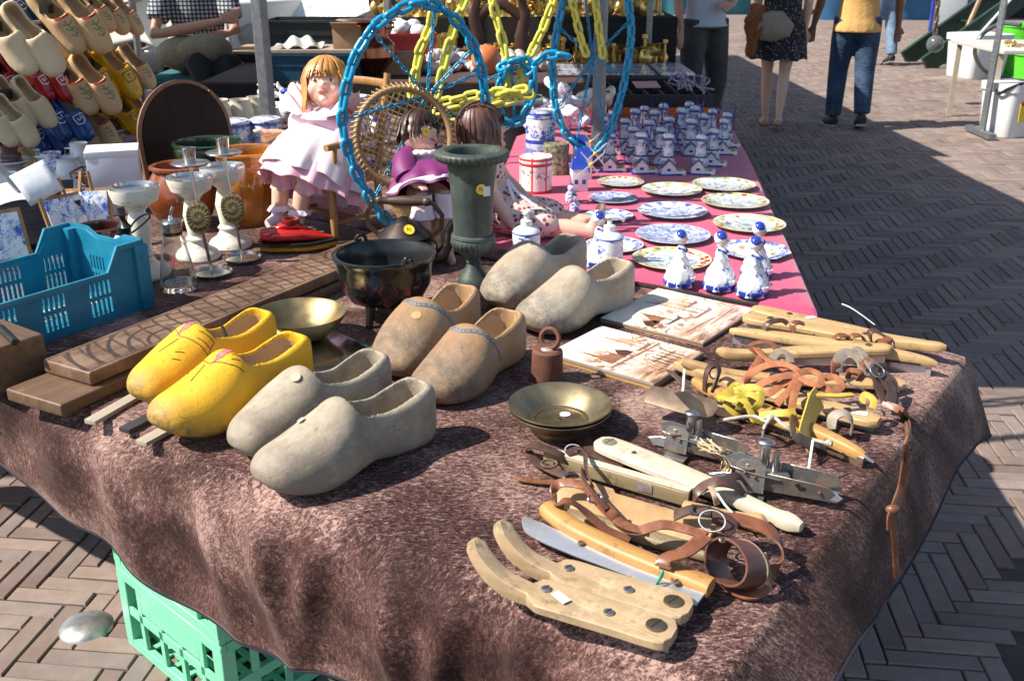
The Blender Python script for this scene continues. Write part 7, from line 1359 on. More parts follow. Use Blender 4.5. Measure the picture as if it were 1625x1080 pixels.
for kind, (px, py), Y, s, desc in PAIRS:
    c = WY(px, py, Y); s *= .8
    for k in (0, 1):
        p = c+V(.085,.03,-.005)*s*k; o = ob_of('shell', CLm[kind], None); i = seen[kind] = seen.get(kind, -1)+1
        t = thing('souvenir_clog', 'souvenir clog, '+desc+', hanging from the rack', 'clog', p-down*.15*s, 0, 'souvenir clogs on the rack'); t.rotation_euler = (MC4@rotm('X', random.uniform(-.12,.12))).to_euler(); t.scale = (s,)*3; o.parent = t
        if kind in MOTM: ob_of('painted_motif', MOTM[kind], None, t)
        if kind == 'natural': ob_of('red_edge', MOTR, None, t)
    e = c-down*.05*s+V(.03,-.06,.03)*s; obj('peg', MB().sweep([c+V(0,.35,.05), e], .007, n=4), m_slat1, rk, world=True); obj('peg_cap', MB().box(e-rk.location, (.04,.03,.03), M=frame(e-c-V(0,.35,.05))), m_black, rk)
# ================================================================= behind: brass stall, crates, shells, van, people, right-hand stall
m_bcloth = mat('black_stall_cloth', (.014,.012,.012), (.02,.016,.016), 20, .9); m_bbrown = mat('red_brown_cloth', (.075,.035,.032), (.055,.026,.024), 30, .9)
def tbl(lb, x0, x1, y0, y1, z, mt_, mside, name='stall_table', skirt_=.62):
    t = thing(name, lb, 'table', (x0, y0, 0)); obj('table_top', MB().box(((x1-x0)/2,(y1-y0)/2,z-.01), (x1-x0,y1-y0,.02)), mt_, t, bev=.004)
    n = int((x1-x0)/.02); pts = [((x1-x0)*i/n, -.004-.010*math.sin(i*.7)-.006*math.sin(i*.31)) for i in range(n+1)]
    obj('front_cloth', MB().grid(lambda a, b: V((x1-x0)*a, -.004-(.014*math.sin(a*(x1-x0)*26)+.008*math.sin(a*(x1-x0)*11))*(1-b), z-.012-(1-b)*skirt_), n, 5), mside, t); obj('side_cloth', MB().grid(lambda a, b: V(x1-x0+.004+.012*math.sin(a*20)*(1-b), (y1-y0)*a, z-.012-(1-b)*skirt_), 30, 5), mside, t)
    for x in (.06, x1-x0-.06):
        for y in (.06, y1-y0-.06): obj('leg', MB().sweep([(x,y,0),(x,y,z-.02)], .02, n=4), m_tabletop, t)
    return t
tbl('long red-brown covered table carrying shells, copper pot and blue tiles', -1.75, 1.04, 5.72, 6.75, .8, m_bbrown, m_bcloth)
tbl('low black covered step of the brass stall', -.95, 1.12, 6.95, 7.3, .75, m_bcloth, m_bcloth)
tbl('high black covered step of the brass stall', -1.1, 1.16, 7.32, 8.1, 1.05, m_bcloth, m_bcloth, skirt_=.9)
m_gbrass = mat('polished_brass', (.75,.54,.20), (.62,.43,.14), 12, .34, .9)
BP = [[(.0001,0),(.045,0),(.043,.008),(.018,.018),(.010,.04),(.015,.055),(.009,.075),(.014,.1),(.022,.112),(.02,.114),(.0001,.106)], [(.0001,0),(.03,0),(.04,.03),(.045,.055),(.03,.085),(.02,.095),(.032,.11),(.03,.11),(.0001,.09)], [(.0001,0),(.05,0),(.035,.015),(.012,.03),(.012,.07),(.05,.085),(.058,.1),(.055,.1),(.0001,.085)], [(.0001,0),(.035,0),(.03,.012),(.008,.02),(.008,.14),(.018,.145),(.018,.165),(.0001,.16)], [(.0001,0),(.025,.0),(.03,.005),(.045,.03),(.05,.05),(.012,.075),(.014,.085),(.006,.095),(.0001,.098)]]
BM = [mesh_of(MB().lathe(p, 18), 'brass') for p in BP]; BN = [('brass_candlestick','small turned brass candlestick','candlestick'),('brass_vase','rounded brass vase','vase'),('brass_tazza','footed brass dish','dish'),('brass_holder','slender brass candle holder','candlestick'),('brass_bell','brass table bell','bell')]
for m_ in BM: m_.materials.append(m_gbrass)
rb = random.Random(21)
for (x0, x1, y0, y1, z, cnt, where) in ((-.9,1.05,6.98,7.26,.751,100,'on the low black step of the brass stall'), (-1.0,1.1,7.36,7.9,1.051,110,'on the high black step of the brass stall')):
    pts = []
    for i in range(cnt):
        for _ in range(60):
            q = (rb.uniform(x0, x1), rb.uniform(y0, y1))
            if all(math.hypot(q[0]-a, q[1]-b) > .062 for a, b in pts): break
        pts.append(q); k = rb.choice([0,0,1,2,3,3,4]); nm, lb, ct = BN[k]; s = rb.uniform(.85,1.25)
        o = ob_of(nm, BM[k], None, loc=(q[0], q[1], z)); o.scale = (s,)*3; tag(o, lb+' '+where, ct, 'brass ware '+('low' if z < 1 else 'high'))
# blue tile panels
m_tp = delft('tile_panel', 26, .47, None, (.06,.10,.34), (.30,.38,.62)); m_tp2 = mat('wooden_tray_edge', (.10,.055,.04), rough=.6)
for k, (x, y, w_, d_, lb) in enumerate(((915,116,.24,.24,'pale tile panel beside the steel pole'),(972,116,.16,.24,'blue painted tile panel in the dark tray'),(1013,116,.16,.24,'second blue painted tile panel in the dark tray'),(1068,114,.18,.22,'stack of blue tiles at the table corner'))):
    p = W(x, y); t = thing('delft_tile_set', lb, 'tiles', (p.x, p.y+.05, TZ+.001), 0, 'blue tile panels'); obj('board', MB().box((0,0,.006), (w_+.02,d_*2.2+.02,.012)), m_tp2 if k < 3 else m_glaze, t)
    for i in range(2):
        for j in range(4): obj('tile', MB().box((-w_/4+i*w_/2, -d_*.82+j*d_*.55, .0155), (w_/2-.004, d_*.55-.006, .007)), m_tp, t)
# shells
m_sh = [mat('white_shell', (.66,.60,.55), (.5,.42,.38), 40, .35), mat('pinkish_shell', (.55,.36,.30), (.40,.22,.18), 40, .35), mat('grey_shell', (.35,.36,.42), (.2,.22,.3), 40, .35), mat('orange_shell', (.50,.18,.06), (.4,.12,.04), 40, .35)]
SM = []
for i in range(4):
    mb = MB()
    def sf(a, b, i=i):
        th = a*2*PI; r = .045*math.sin(b*PI)**.8*(1-.5*b)*(1+.10*math.sin(b*26+a*6.28)); return V(r*math.cos(th), r*math.sin(th)*.8, .1*b-.03)
    mb.grid(sf, 16, 22, True); me = mesh_of(mb, 'shell', smooth=60); me.materials.append(m_sh[i]); SM.append(me)
for i in range(46):
    x = rb.uniform(640, 868); p = W(x, rb.uniform(104, 118) if x > 650 else 112); k = 0 if rb.random() < .55 else rb.randrange(4); o = ob_of('seashell', SM[k], None, loc=(p.x, p.y, TZ+.03+(.045 if i % 3 == 0 else 0)), rot=(rb.uniform(1,2), rb.uniform(-.5,.5), rb.uniform(0,6))); o.scale = (rb.uniform(.9,1.5),)*3
    tag(o, ['white','pinkish','grey','orange'][k]+' sea shell in the heap on the red-brown table', 'shell', 'sea shells on the red-brown table')
# tin of tangled string, orange vase, saddle stand
t = put('orange_vase', 'round orange glazed vase among the sea shells', 'vase', 772, 118); obj('body', MB().lathe([(.0001,0),(.05,0),(.085,.05),(.09,.1),(.07,.145),(.035,.165),(.0001,.168)], 32), mat('orange_glaze', (.62,.20,.07), (.55,.16,.06), 10, .35), t)
t = put('saddle_rack', 'dark carved wooden rack with two forked horns, before the brass stall', 'rack', 792, 100, dy=.25); m_sad = wood('dark_saddle_wood', (.09,.035,.022), (.045,.018,.012), 2)
for s in (-1, 1): obj('horn', MB().sweep(spline([(s*.16,0,0),(s*.15,0,.15),(s*.17,0,.28),(s*.15,0,.38),(s*.18,0,.46)], 5), [.05]*6+[.04]*6+[.03]*6+[.012]*3, .025, n=10, p=3, up=(0,1,0)), m_sad, t)
obj('yoke', MB().sweep(spline([(-.16,0,.26),(-.06,0,.33),(0,0,.35),(.06,0,.33),(.16,0,.26)], 5), .035, .02, n=10, p=3, up=(0,1,0)), m_sad, t)
# small painted stool behind the dolls
t = put('doll_stool', 'small grey-green painted stool with round brown legs behind the dolls', 'stool', 815, 255); 
obj('seat', MB().box((0,0,.21), (.20,.14,.02)), mat('grey_green_paint', (.17,.22,.18), rough=.6), t, bev=.003)
for s in (-1, 1):
    for q in (-1, 1): obj('leg', MB().sweep([(s*.08,q*.05,.2),(s*.09,q*.06,0)], .009, n=8), m_beech, t)
obj('round_tray', MB().lathe([(.0001,.222),(.07,.222),(.075,.245),(.072,.245),(.068,.227),(.0001,.227)], 28), mat('tan_tray', (.42,.34,.22)), t)
# Delft clogs on strings
mdc = CL.copy(); mdc.materials.append(m_delft)
for i in range(16):
    x, y = (rb.uniform(872, 925), rb.uniform(196, 222)); p = W(x, y); o = ob_of('shell', mdc, None); t = thing('delft_clog', 'miniature Delft clog tumbled in the heap beside the steel pole', 'clog', (p.x, p.y, TZ+.012+.03*(i % 4)), 0, 'miniature Delft clogs'); t.rotation_euler = (rb.uniform(-.6,.6), rb.uniform(-.9,.3), rb.uniform(0,6)); o.parent = t; o.scale = (.45,)*3
mdw = CL.copy(); mdw.materials.append(mat('ivory_glaze', (.66,.60,.48), (.58,.52,.40), 12, .25))
for i in range(9):
    p = W(rb.uniform(928, 972), rb.uniform(196, 214)); o = ob_of('shell', mdw, None); t = thing('ivory_clog', 'miniature ivory clog in the heap right behind the steel pole', 'clog', (p.x, p.y, TZ+.012+.035*(i % 3)), 0, 'miniature ivory clogs'); t.rotation_euler = (rb.uniform(-.6,.6), rb.uniform(-.9,.3), rb.uniform(0,6)); o.parent = t; o.scale = (.42,)*3
# black compartment tray and orange crate
a, b = W(960, 186), W(1140, 186); t = thing('compartment_tray', 'black divided tray with key cords, standing behind the orange crate', 'tray', (a.x, a.y+.12, TZ+.001)); Lx = b.x-a.x; m_blkp = mat('black_plastic', (.018,.02,.024), rough=.4)
for y in (0, .62): obj('long_wall', MB().box((Lx/2,y,.04), (Lx,.008,.08)), m_blkp, t)
for k in range(8): obj('divider', MB().box((Lx*k/7,.31,.035), (.006,.61,.07)), m_blkp, t)
for k in range(1, 4): obj('cross_divider', MB().box((Lx/2,.62*k/4,.03), (Lx-.01,.004,.06)), m_blkp, t)
obj('floor', MB().box((Lx/2,.31,.003), (Lx,.62,.005)), m_blkp, t); tag(obj('price_card', MB().box((0,0,0), (.12,.09,.003)), mat('pink_card', (.72,.36,.36), rough=.6), loc=(a.x+Lx*.47, a.y+.45, TZ+.085), rot=(R(12),0,R(8))), 'pink price card lying on the black divided tray', 'card')
for k in range(7):
    x = a.x+Lx*rb.uniform(.72,.98); y = a.y+rb.uniform(.2,.5); tag(obj('key_cord', MB().sweep(spline([(0,0,0),(rb.uniform(-.05,.05),.05,.03),(rb.uniform(-.04,.04),.02,.05),(rb.uniform(-.06,.06),-.04,.01),(rb.uniform(-.06,.06),-.07,0)], 5), .005, n=6), mat('striped_cord', (.60,.42,.45), (.05,.06,.25), 120, .6, lo=.48, hi=.52), loc=(x, y, TZ+.085)), 'red, white and blue key cord on the black divided tray', 'cord', 'key cords on the tray')
a, b = W(975, 205), W(1150, 205); open_tub('orange_crate', 'flat orange plastic crate behind the small mills', 'crate', ((a.x+b.x)/2, a.y+.06), 0, b.x-a.x, .30, .055, mat('orange_plastic', (.62,.15,.02), (.55,.12,.015), 20, .4))
# crates, copper pot and boxes at the back left
m_navy = mat('petrol_plastic', (.012,.07,.12), (.01,.055,.10), 20, .45); m_olive = mat('black_green_plastic', (.03,.034,.03), (.022,.025,.022), 20, .5); m_copper = mat('old_copper', (.42,.16,.09), (.28,.10,.055), 20, .26, .9, .05)
p = W(500, 130); t = open_tub('blue_storage_crate', 'petrol blue storage crate with a board on top, behind the blond doll', 'crate', (p.x-.02, p.y+.22), 0, .50, .36, .15, m_navy, z=.72-.02); t.location.z = .8; obj('board', MB().box((0,0,.160), (.52,.38,.016)), mat('grey_board', (.36,.28,.22), rough=.7), t)
q = (p.x, p.y+.22); tag(obj('dust_cloth', MB().grid(lambda a, b: V((a-.5)*.26, (b-.5)*.2, .012+.05*max(0, math.sin(a*PI)*math.sin(b*PI))+.012*math.sin(a*17+b*5)), 24, 20), mat('pale_cloth', (.5,.5,.46), rough=.9), loc=(q[0]-.10, q[1]-.04, .970)), 'crumpled pale cloth on the board of the blue storage crate', 'cloth')
t = thing('cardboard_box', 'brown cardboard box on the board next to the copper pot', 'box', (q[0]+.17, q[1]-.03, .970)); obj('carton', MB().box((0,0,.06), (.15,.16,.12)), m_cardb, t, bev=.002); obj('flap', MB().box((0,-.10,.122), (.15,.09,.004), M=rotm('X', -.5)), m_cardb, t)
p2 = WY(505, 95, 6.95); open_tub('olive_crate', 'black-green plastic crate with a white label, behind the blue storage crate', 'crate', (p2.x, 7.0), 0, .62, .4, .2, m_olive, z=1.0-.02).location.z = .86
tbl('plain rear table behind the blue storage crate', -1.9, -.95, 6.8, 7.4, .86, m_cardb, m_bcloth, skirt_=.7)
t = put('copper_jardiniere', 'large old copper pot with lobed belly and flared rim', 'pot', 582, 122, dy=.1); obj('belly', MB().grid(lambda a, b: (lambda r, h: V(r*math.cos(a*2*PI), r*math.sin(a*2*PI), h))(lerpl([(0,.08),(.15,.11),(.45,.165),(.7,.16),(.9,.12),(1,.115)], b)*(1+.03*abs(math.sin(a*2*PI*8))*math.sin(b*PI)), .24*b), 128, 20, True), m_copper, t); obj('neck', MB().lathe([(.115,.24),(.12,.28),(.15,.30),(.175,.305),(.175,.311),(.12,.30),(.11,.25),(.0001,.2)], 40), m_copper, t)
for a_ in (0, PI): obj('ear', MB().sweep([(math.cos(a_)*.12,0,.255),(math.cos(a_)*.16,0,.27),(math.cos(a_)*.16,0,.29),(math.cos(a_)*.13,0,.295)], .008, n=8), m_copper, t)
t = put('cardboard_tray', 'cut-down cardboard box beside the copper pot', 'box', 620, 118); obj('carton', MB().box((.05,.05,.06), (.26,.2,.12)), m_cardb, t, bev=.002)
p = WY(632, 78, 6.6); t = open_tub('red_crate', 'red plastic crate filled with wrapped white parcels', 'crate', (p.x+.06, 6.62), R(8), .34, .24, .12, mat('red_plastic', (.40,.03,.025), rough=.4)); t.location.z = .8
t.location.z = .881; obj('support_block', MB().box((0,0,-.04), (.32,.22,.078)), m_cardb, t)
for i in range(7): tag(obj('paper_parcel', MB().ball((0,0,0), (.06,.05,.045), 5), m_paper, loc=(p.x+.06+rb.uniform(-.1,.1), 6.62+rb.uniform(-.06,.06), 1.0+.03*(i % 2)), rot=(rb.uniform(0,3),rb.uniform(0,3),0)), 'crumpled white paper parcel in the red crate', 'parcel', 'parcels in the red crate')
# white tarpaulin wall
g = G('white_tarpaulin'); co = g.co(); f = g.noise(g.co(scale=(1,1,.4), rot=(0,.6,0)), 5, 6, .65, .8); g.bump(f, .8, .05); m_tarp = g.fin(g.mix(f, (.66,.67,.70), (.76,.77,.79)), .55, 0)
t = thing('tarpaulin', 'creased white tarpaulin hung behind the blue storage crate', 'tarpaulin', (-3.0, 8.3, .6)); o = obj('sheet', MB().grid(lambda a, b: V(2.4*a, .05*math.sin(a*12+b*4)+.03*math.sin(a*31+b*9)+1.3*b, 1.55*b), 60, 30), m_tarp, t); o.modifiers.new('t', 'SOLIDIFY').thickness = .004
obj('pole', MB().sweep([(0,1.32,-.6),(0,1.32,1.6)], .02, n=8), m_galv, t); obj('pole', MB().sweep([(2.4,1.32,-.6),(2.4,1.32,1.6)], .02, n=8), m_galv, t)
p = WY(640, 30, 8.4); t = thing('stacked_crate', 'tall stack of black folding crates beside the tarpaulin', 'crate', (-.83, 8.45, 0))
for k in range(6):
    for y in range(2): obj('crate_rim', MB().box((0,0,.14+.26*k+.1*y), (.6,.4,.03)), m_olive, t)
    for x in range(7): obj('crate_bar', MB().box((-.28+x*.0933,-.19,.13+.26*k), (.035,.012,.2)), m_olive, t)
    obj('crate_back', MB().box((0,.1,.12+.26*k), (.58,.18,.235)), m_olive, t)
# ---- white van
m_van = mat('white_van_paint', (.74,.72,.66), (.70,.68,.62), 6, .3, Coat_Weight=.4); m_tyre = mat('tyre_rubber', (.015,.015,.016), rough=.8); m_dark = mat('dark_trim', (.02,.021,.023), rough=.4)
vx, vy = -3.7, 8.75; t = thing('white_van', 'white delivery van parked behind the clog rack', 'van', (vx, vy, 0), R(-28))
prof = [(-2.4,.35),(-2.4,1.95),(-2.2,2.15),(1.0,2.15),(1.5,1.9),(2.05,1.25),(2.45,1.1),(2.5,.45),(2.4,.32),(1.95,.3),(1.9,.55),(1.72,.75),(1.45,.8),(1.18,.75),(1.0,.55),(.95,.3),(-1.0,.3),(-1.05,.55),(-1.23,.75),(-1.5,.8),(-1.77,.75),(-1.95,.55),(-2.0,.33)]
VXO = .72-1.45
obj('body', MB().prism([(x+VXO, z) for x, z in prof], -.95, .95, M=rotm('X', PI/2), c=(0,.95,0)), m_van, t, bev=.03, bseg=3)
for x in (1.45, -1.5):
    for y in (.10, 1.80):
        w_ = obj('wheel', MB().sweep([(x+VXO,y-.1,.33),(x+VXO,y+.1,.33)], .33, n=36, up=(0,0,1)), m_tyre, t, bev=.03); obj('rim', MB().sweep([(x+VXO,y-.11,.33),(x+VXO,y+.11,.33)], .2, n=24, up=(0,0,1)), m_galv, w_)
obj('door_seam', MB().box((-.2+VXO+1.0,-.003,1.15), (.012,.006,1.4)), m_dark, t); obj('side_strip', MB().box((-.2+VXO,-.008,.62), (1.6,.02,.09)), m_dark, t); obj('door_handle', MB().box((.9,-.02,.64), (.26,.03,.16)), m_dark, t, bev=.02); obj('side_window', MB().prism([(.15+VXO,1.25),(1.5+VXO,1.25),(1.25+VXO,1.75),(.15+VXO,1.8)][::1], -.004, .004, M=rotm('X', PI/2)), m_dark, t); mr = obj('mirror', MB().box((1.45+VXO,-.16,1.25), (.14,.22,.26)), m_dark, t, bev=.03); obj('bumper', MB().box((2.35+VXO,.95,.42), (.22,1.86,.25)), m_dark, t, bev=.04)
for y in (.25, 1.65): obj('headlight', MB().ball((2.42+VXO,y,.85), (.08,.2,.12), 8), m_glass, t)
# ---------------------------------------------------------------- people
m_hum = mat('human_skin', (.52,.28,.19), (.46,.23,.15), 15, .5, Subsurface_Weight=.08, Subsurface_Radius=(.02,.01,.005)); m_humdk = mat('darker_human_skin', (.20,.095,.06), (.16,.075,.045), 15, .5); m_humlt = mat('light_human_skin', (.62,.40,.30), (.56,.34,.25), 12, .5)
def denim(name, c1, c2):
    g = G(name); f = g.noise(g.co(), 7, 5, .65); f2 = g.noise(g.co(scale=(1,1,4)), 18, 4, .6); g.bump(f2, .6, .02); return g.fin(g.mix(g.sm(f, .35, .68), c1, c2), .85, 0)
m_jean = denim('dark_blue_denim', (.012,.028,.065), (.045,.085,.16)); m_jeanl = denim('light_blue_denim', (.10,.17,.27), (.20,.29,.40)); m_gtrs = denim('grey_trousers', (.035,.036,.037), (.07,.07,.068)); m_khaki = denim('khaki_cloth', (.19,.145,.09), (.30,.24,.155)); m_drk = denim('dark_green_cloth', (.012,.016,.015), (.025,.03,.028))
def bodymesh(S, k=1., vox=.016, it=4):
    b = MB()
    for ch in S: b.sweep(ch[0], [r*k for r in ch[1]], [r*k*(ch[2] if len(ch) > 2 else 1) for r in ch[1]], n=14, up=(0,1,.01) if len(ch) < 4 else ch[3])
    return b
def inflate(chs, e, vox=.016, it=4):
    b = MB()
    for ch in chs: b.sweep(ch[0], [r+e for r in ch[1]], [r*(ch[2] if len(ch) > 2 else 1)+e for r in ch[1]], n=16, up=(0,1,.01) if len(ch) < 4 else ch[3])
    return remesh(b, vox, it)
def hhand(b, c, d, side=1, s=1.):
    c = Vector(c); d = Vector(d).normalized(); sd = d.cross(V(0,-1,.15)).normalized(); up = sd.cross(d); b.sweep([c, c+d*.045*s, c+d*.085*s], [.024*s,.036*s,.036*s], [.02*s,.015*s,.013*s], n=10, up=tuple(up))
    for k, l in enumerate((.068,.078,.072,.055)): o = (k-1.5)*.0185*s; b0 = c+d*.08*s+sd*o; b.sweep([b0, b0+d*l*.5*s-up*.006, b0+d*l*s-up*.024], [.0105*s,.010*s,.008*s], n=7)
    b0 = c+d*.03*s-sd*.03*s*side; b.sweep([b0, b0+d*.035*s-sd*.022*s*side, b0+d*.065*s-sd*.02*s*side], [.013*s,.011*s,.009*s], n=7)
def person(label, loc, rz, J, skin, hairm, top_m, leg_m, shoe_m, sleeves=.45, legs=1., shirt_len=0., skirt_m=None, fem=False, bare=False):
    """J: joints in the person's own frame, x to the left-right, -y forward"""
    t = thing('person', label, 'person', loc, rz); b = MB(); H = J
    hd = H['head']; nk = H['neck']; ch_ = H['chest']; pv = H['pelvis']
    b.ball(hd, (.076,.096,.118), 12); b.ball(hd+V(0,-.02,-.06), (.06,.07,.06), 9); b.ball(hd+V(0,-.10,-.015), (.014,.022,.02), 6); b.ball(hd+V(0,-.085,-.095), (.03,.025,.022), 6)
    for s in (-1, 1): b.ball(hd+V(s*.078,.005,-.01), (.012,.022,.032), 6)
    wch = .15 if fem else .175
    torso = [([pv+V(0,0,-.06), pv, pv.lerp(ch_,.45), ch_, ch_+V(0,0,.12), nk+V(0,0,-.03)], [.15,.168,.15,wch,wch*.96,.07], .66, (0,1,.01))]
    arms = []; lg = []
    for s in ('L', 'R'):
        sh, el, wr = H['sh'+s], H['el'+s], H['wr'+s]; arms.append(([sh, sh.lerp(el,.4), el, el.lerp(wr,.35), wr], [.058,.054,.042,.042,.028], 1, (.3,.5,.8)))
        hp_, kn_, an_, to_ = H['hp'+s], H['kn'+s], H['an'+s], H['to'+s]; lg.append(([hp_+V(0,0,.05), hp_.lerp(kn_,.35), kn_, kn_.lerp(an_,.3), an_], [.092,.085,.058,.06,.037] if not fem else [.095,.083,.052,.055,.033], 1, (.2,1,.1)))
    for c in torso+arms+lg: b.sweep(c[0], [r*.93 for r in c[1]], [r*.93*c[2] for r in c[1]], n=14, up=c[3])
    b.sweep([nk+V(0,0,-.05), nk, hd+V(0,.01,-.06)], [.06,.056,.055], n=12)
    for s, q in (('L', 1), ('R', -1)): hhand(b, H['wr'+s], H.get('hd'+s, H['wr'+s]-H['el'+s]), q); an_, to_ = H['an'+s], H['to'+s]; b.sweep([an_+V(0,.03,-.03), an_.lerp(to_,.5)+V(0,0,-.015), to_], [.034,.036,.022], [.03,.028,.018], n=10)
    obj('body', remesh(b, .013, 3), skin, t)
    hb = MB().ball(hd+V(0,.018,.02), (.084,.1,.118), 12)
    if fem: hb.sweep([hd+V(0,.06,.03), hd+V(0,.085,-.12), hd+V(0,.08,-.25)], [.08,.085,.06], n=12)
    obj('hair', remesh(hb, .014, 3), hairm, t)
    for s in (-1, 1): obj('eye', MB().ball(hd+V(s*.03,-.09,.012), .011, 6), m_ink, t)
    sl = []
    for c in arms:
        P = [Vector(x) for x in c[0]]; e = P[0].lerp(P[2], min(1, sleeves/.5)) if sleeves <= .5 else P[2]; sl.append(([P[0]+V(0,0,.0), P[0].lerp(e,.5), e]+([P[2].lerp(P[4], (sleeves-.5)*2*.95)] if sleeves > .5 else []), [.066,.066,.062]+([.05] if sleeves > .5 else []), 1, (.3,.5,.8)))
    tt = [(torso[0][0][0:1] and [pv+V(0,0,-.06-shirt_len)]+torso[0][0], [.20,.19]+torso[0][1][1:], .74, (0,1,.01))]
    obj('top', inflate(tt+sl, .012, .014, 5), top_m, t)
    if legs > 0 and not bare:
        cl_ = [([pv+V(0,0,.06), pv+V(0,0,-.08)], [.155,.165], .72, (0,1,.01))]
        for c in lg: P = c[0]; cl_.append(([P[0]]+P[1:4]+[P[3].lerp(P[4], .96)], [.10,.098,.078,.074,.062], 1, (.2,1,.1)))
        obj('trousers', inflate(cl_, .008, .014, 4), leg_m, t)
    if skirt_m: sk_ = skirt(pv+V(0,0,.05), None, [(0,.16,.02),(.25,.20,-.06),(.6,.225,-.2),(1,.245,-.36)], 9, .014, fl=(1,.75), seed=4); obj('skirt', sk_, skirt_m, t)
    for s in ('L', 'R'):
        an_, to_ = H['an'+s], H['to'+s]; dd = (to_-an_); dd.z = 0; bk_ = an_-dd.normalized()*.05
        if fem: bb = MB().sweep([bk_+V(0,0,-.05), an_.lerp(to_,.4)+V(0,0,-.045), to_+V(0,0,-.012)], [.036,.043,.03], [.028,.022,.018], n=12)
        else: bb = MB().sweep([bk_+V(0,0,-.035), an_+V(0,0,-.03), an_.lerp(to_,.5)+V(0,0,-.03), to_+V(0,0,-.006)+dd.normalized()*.02], [.042,.05,.053,.036], [.05,.05,.04,.028], n=12)
        sh_ = obj('shoe', remesh(bb, .011, 3), shoe_m, t)
        if not fem: obj('sole', MB().sweep([bk_+V(0,0,-.078), an_.lerp(to_,.5)+V(0,0,-.066), to_+V(0,0,-.03)+dd.normalized()*.025], [.042,.052,.036], .010, n=12, p=3), mat('pale_sole', (.35,.33,.28), rough=.7), sh_)
    return t
def stand(h=1.75, step=.0, fem=False, lean=0, armsp=.1):
    k = h/1.75; f = lambda x, y, z: V(x, y, z)*k
    J = dict(head=f(0,-.02,1.64), neck=f(0,0,1.47), chest=f(0,.0,1.25), pelvis=f(0,0,.95))
    for s, q in (('L',1),('R',-1)):
        J['sh'+s] = f(q*.185,0,1.41); J['el'+s] = f(q*(.22+armsp*.3),.02,1.12); J['wr'+s] = f(q*(.22+armsp*.4),-.06,.88); J['hd'+s] = V(q*.05,-.12,-1)
        st = step*q; J['hp'+s] = f(q*.095,0,.9); J['kn'+s] = f(q*.10,-.03-st*.55,.50); lift = .05 if st < 0 else 0
        J['an'+s] = f(q*.10,.02-st,.085+lift); J['to'+s] = f(q*.12,-.16-st,.035+(lift*.1))
    return J
m_hair1 = mat('short_brown_hair', (.05,.03,.02), rough=.6); m_hair2 = mat('grey_hair', (.25,.24,.22), rough=.6)
g = G('blue_check_shirt'); x, y, z = g.xyz(g.co()); m_chk = g.fin(g.mix(g.math('LESS_THAN', g.math('FRACT', g.math('MULTIPLY', z, 60)), .4), (.40,.43,.50), (.56,.58,.62)), .85, 0)
p = W(1106, 226, 0); J = stand(1.8, .06); J['elL'] = V(.25,-.02,1.15); J['wrL'] = V(.10,-.2,1.08); J['hdL'] = V(-1,-.2,.1); J['anL'] = V(.16,.1,.085); J['toL'] = V(.2,-.08,.035); J['knL'] = V(.15,.0,.5)
person('standing person in grey trousers and a pale checked shirt behind the tiles', (p.x, p.y, 0), R(25), J, m_hum, m_hair2, m_chk, m_gtrs, mat('brown_shoe', (.06,.035,.02), rough=.5))
g = G('dark_floral'); v_ = g.n('ShaderNodeTexVoronoi', Scale=55); g.set(v_.inputs['Vector'], g.co()); rc = g.xyz(v_.outputs['Color'])[0]; k = g.math('SUBTRACT', 1, g.sm(v_.outputs['Distance'], .25, .4)); m_floral = g.fin(g.mix(g.math('MULTIPLY', k, g.sm(rc, .35, .4)), (.010,.010,.014), g.ramp(rc, (.4, (.35,.30,.34)), (.6, (.12,.2,.16)), (.8, (.4,.2,.25)), (1, (.2,.24,.35)))), .85, 0)
p = W(1224, 203, 0); J = stand(1.68, .15, True, armsp=.0); J['anL'].x = .05; J['knL'].x = .07; J['toL'].x = .06; J['anR'].x = -.035; J['knR'].x = -.06; J['toR'].x = -.05; pw = person('walking person in a short dark floral dress with a bag and rust scarf', (p.x, p.y, 0), R(172), J, m_humlt, m_hair1, m_floral, None, mat('tan_flat_shoe', (.40,.30,.17), rough=.6), .3, 0, 0, m_floral, True, True)
q = V(p.x, p.y, 0); t = thing('handbag', 'beige leather shoulder bag carried by the person in the floral dress', 'handbag', (p.x-.12, p.y-.16, .82)); obj('bag', MB().sweep([(-.13,0,.02),(-.11,0,.05),(0,0,.06),(.12,0,.08),(.15,0,.11)], [.04,.055,.06,.055,.03], [.05,.11,.13,.11,.06], n=14, p=3, up=(0,0,1)), mat('beige_leather', (.26,.21,.16), (.2,.16,.12), 20, .5), t); obj('strap', MB().sweep(spline([(-.12,0,.1),(-.1,.08,.5),(.0,.15,.62)], 5), .012, .003, n=6), mat('beige_leather', (.26,.21,.16)), t)
t = thing('rust_scarf', 'crumpled rust brown scarf draped over the beige bag', 'scarf', (p.x-.27, p.y-.17, .62)); b = MB(); rs = random.Random(2)
for k in range(9): b.sweep(spline([(rs.uniform(-.05,.07), rs.uniform(-.03,.03), .42+rs.uniform(-.03,.03)), (rs.uniform(-.08,.08), rs.uniform(-.04,.04), .3), (rs.uniform(-.06,.03), rs.uniform(-.03,.03), .15), (rs.uniform(-.06,.0), 0, rs.uniform(.0,.06))], 4), .038, .022, n=8)
obj('scarf_folds', remesh(b, .012, 2), mat('rust_cloth', (.25,.085,.025), (.16,.05,.015), 40, .9, 0, .4, .01), t)
p = W(1341, 203, 0); J = stand(1.74, .12, armsp=.35); person('walking person in a yellow ochre shirt, dark blue jeans and black trainers', (p.x, p.y, 0), R(174), J, m_humdk, m_hair1, mat('ochre_shirt', (.62,.36,.12), (.54,.30,.09), 8, .8, 0, .4, .02), m_jean, mat('black_trainer', (.018,.018,.018), (.03,.03,.025), 40, .5), .45, 1, .06)
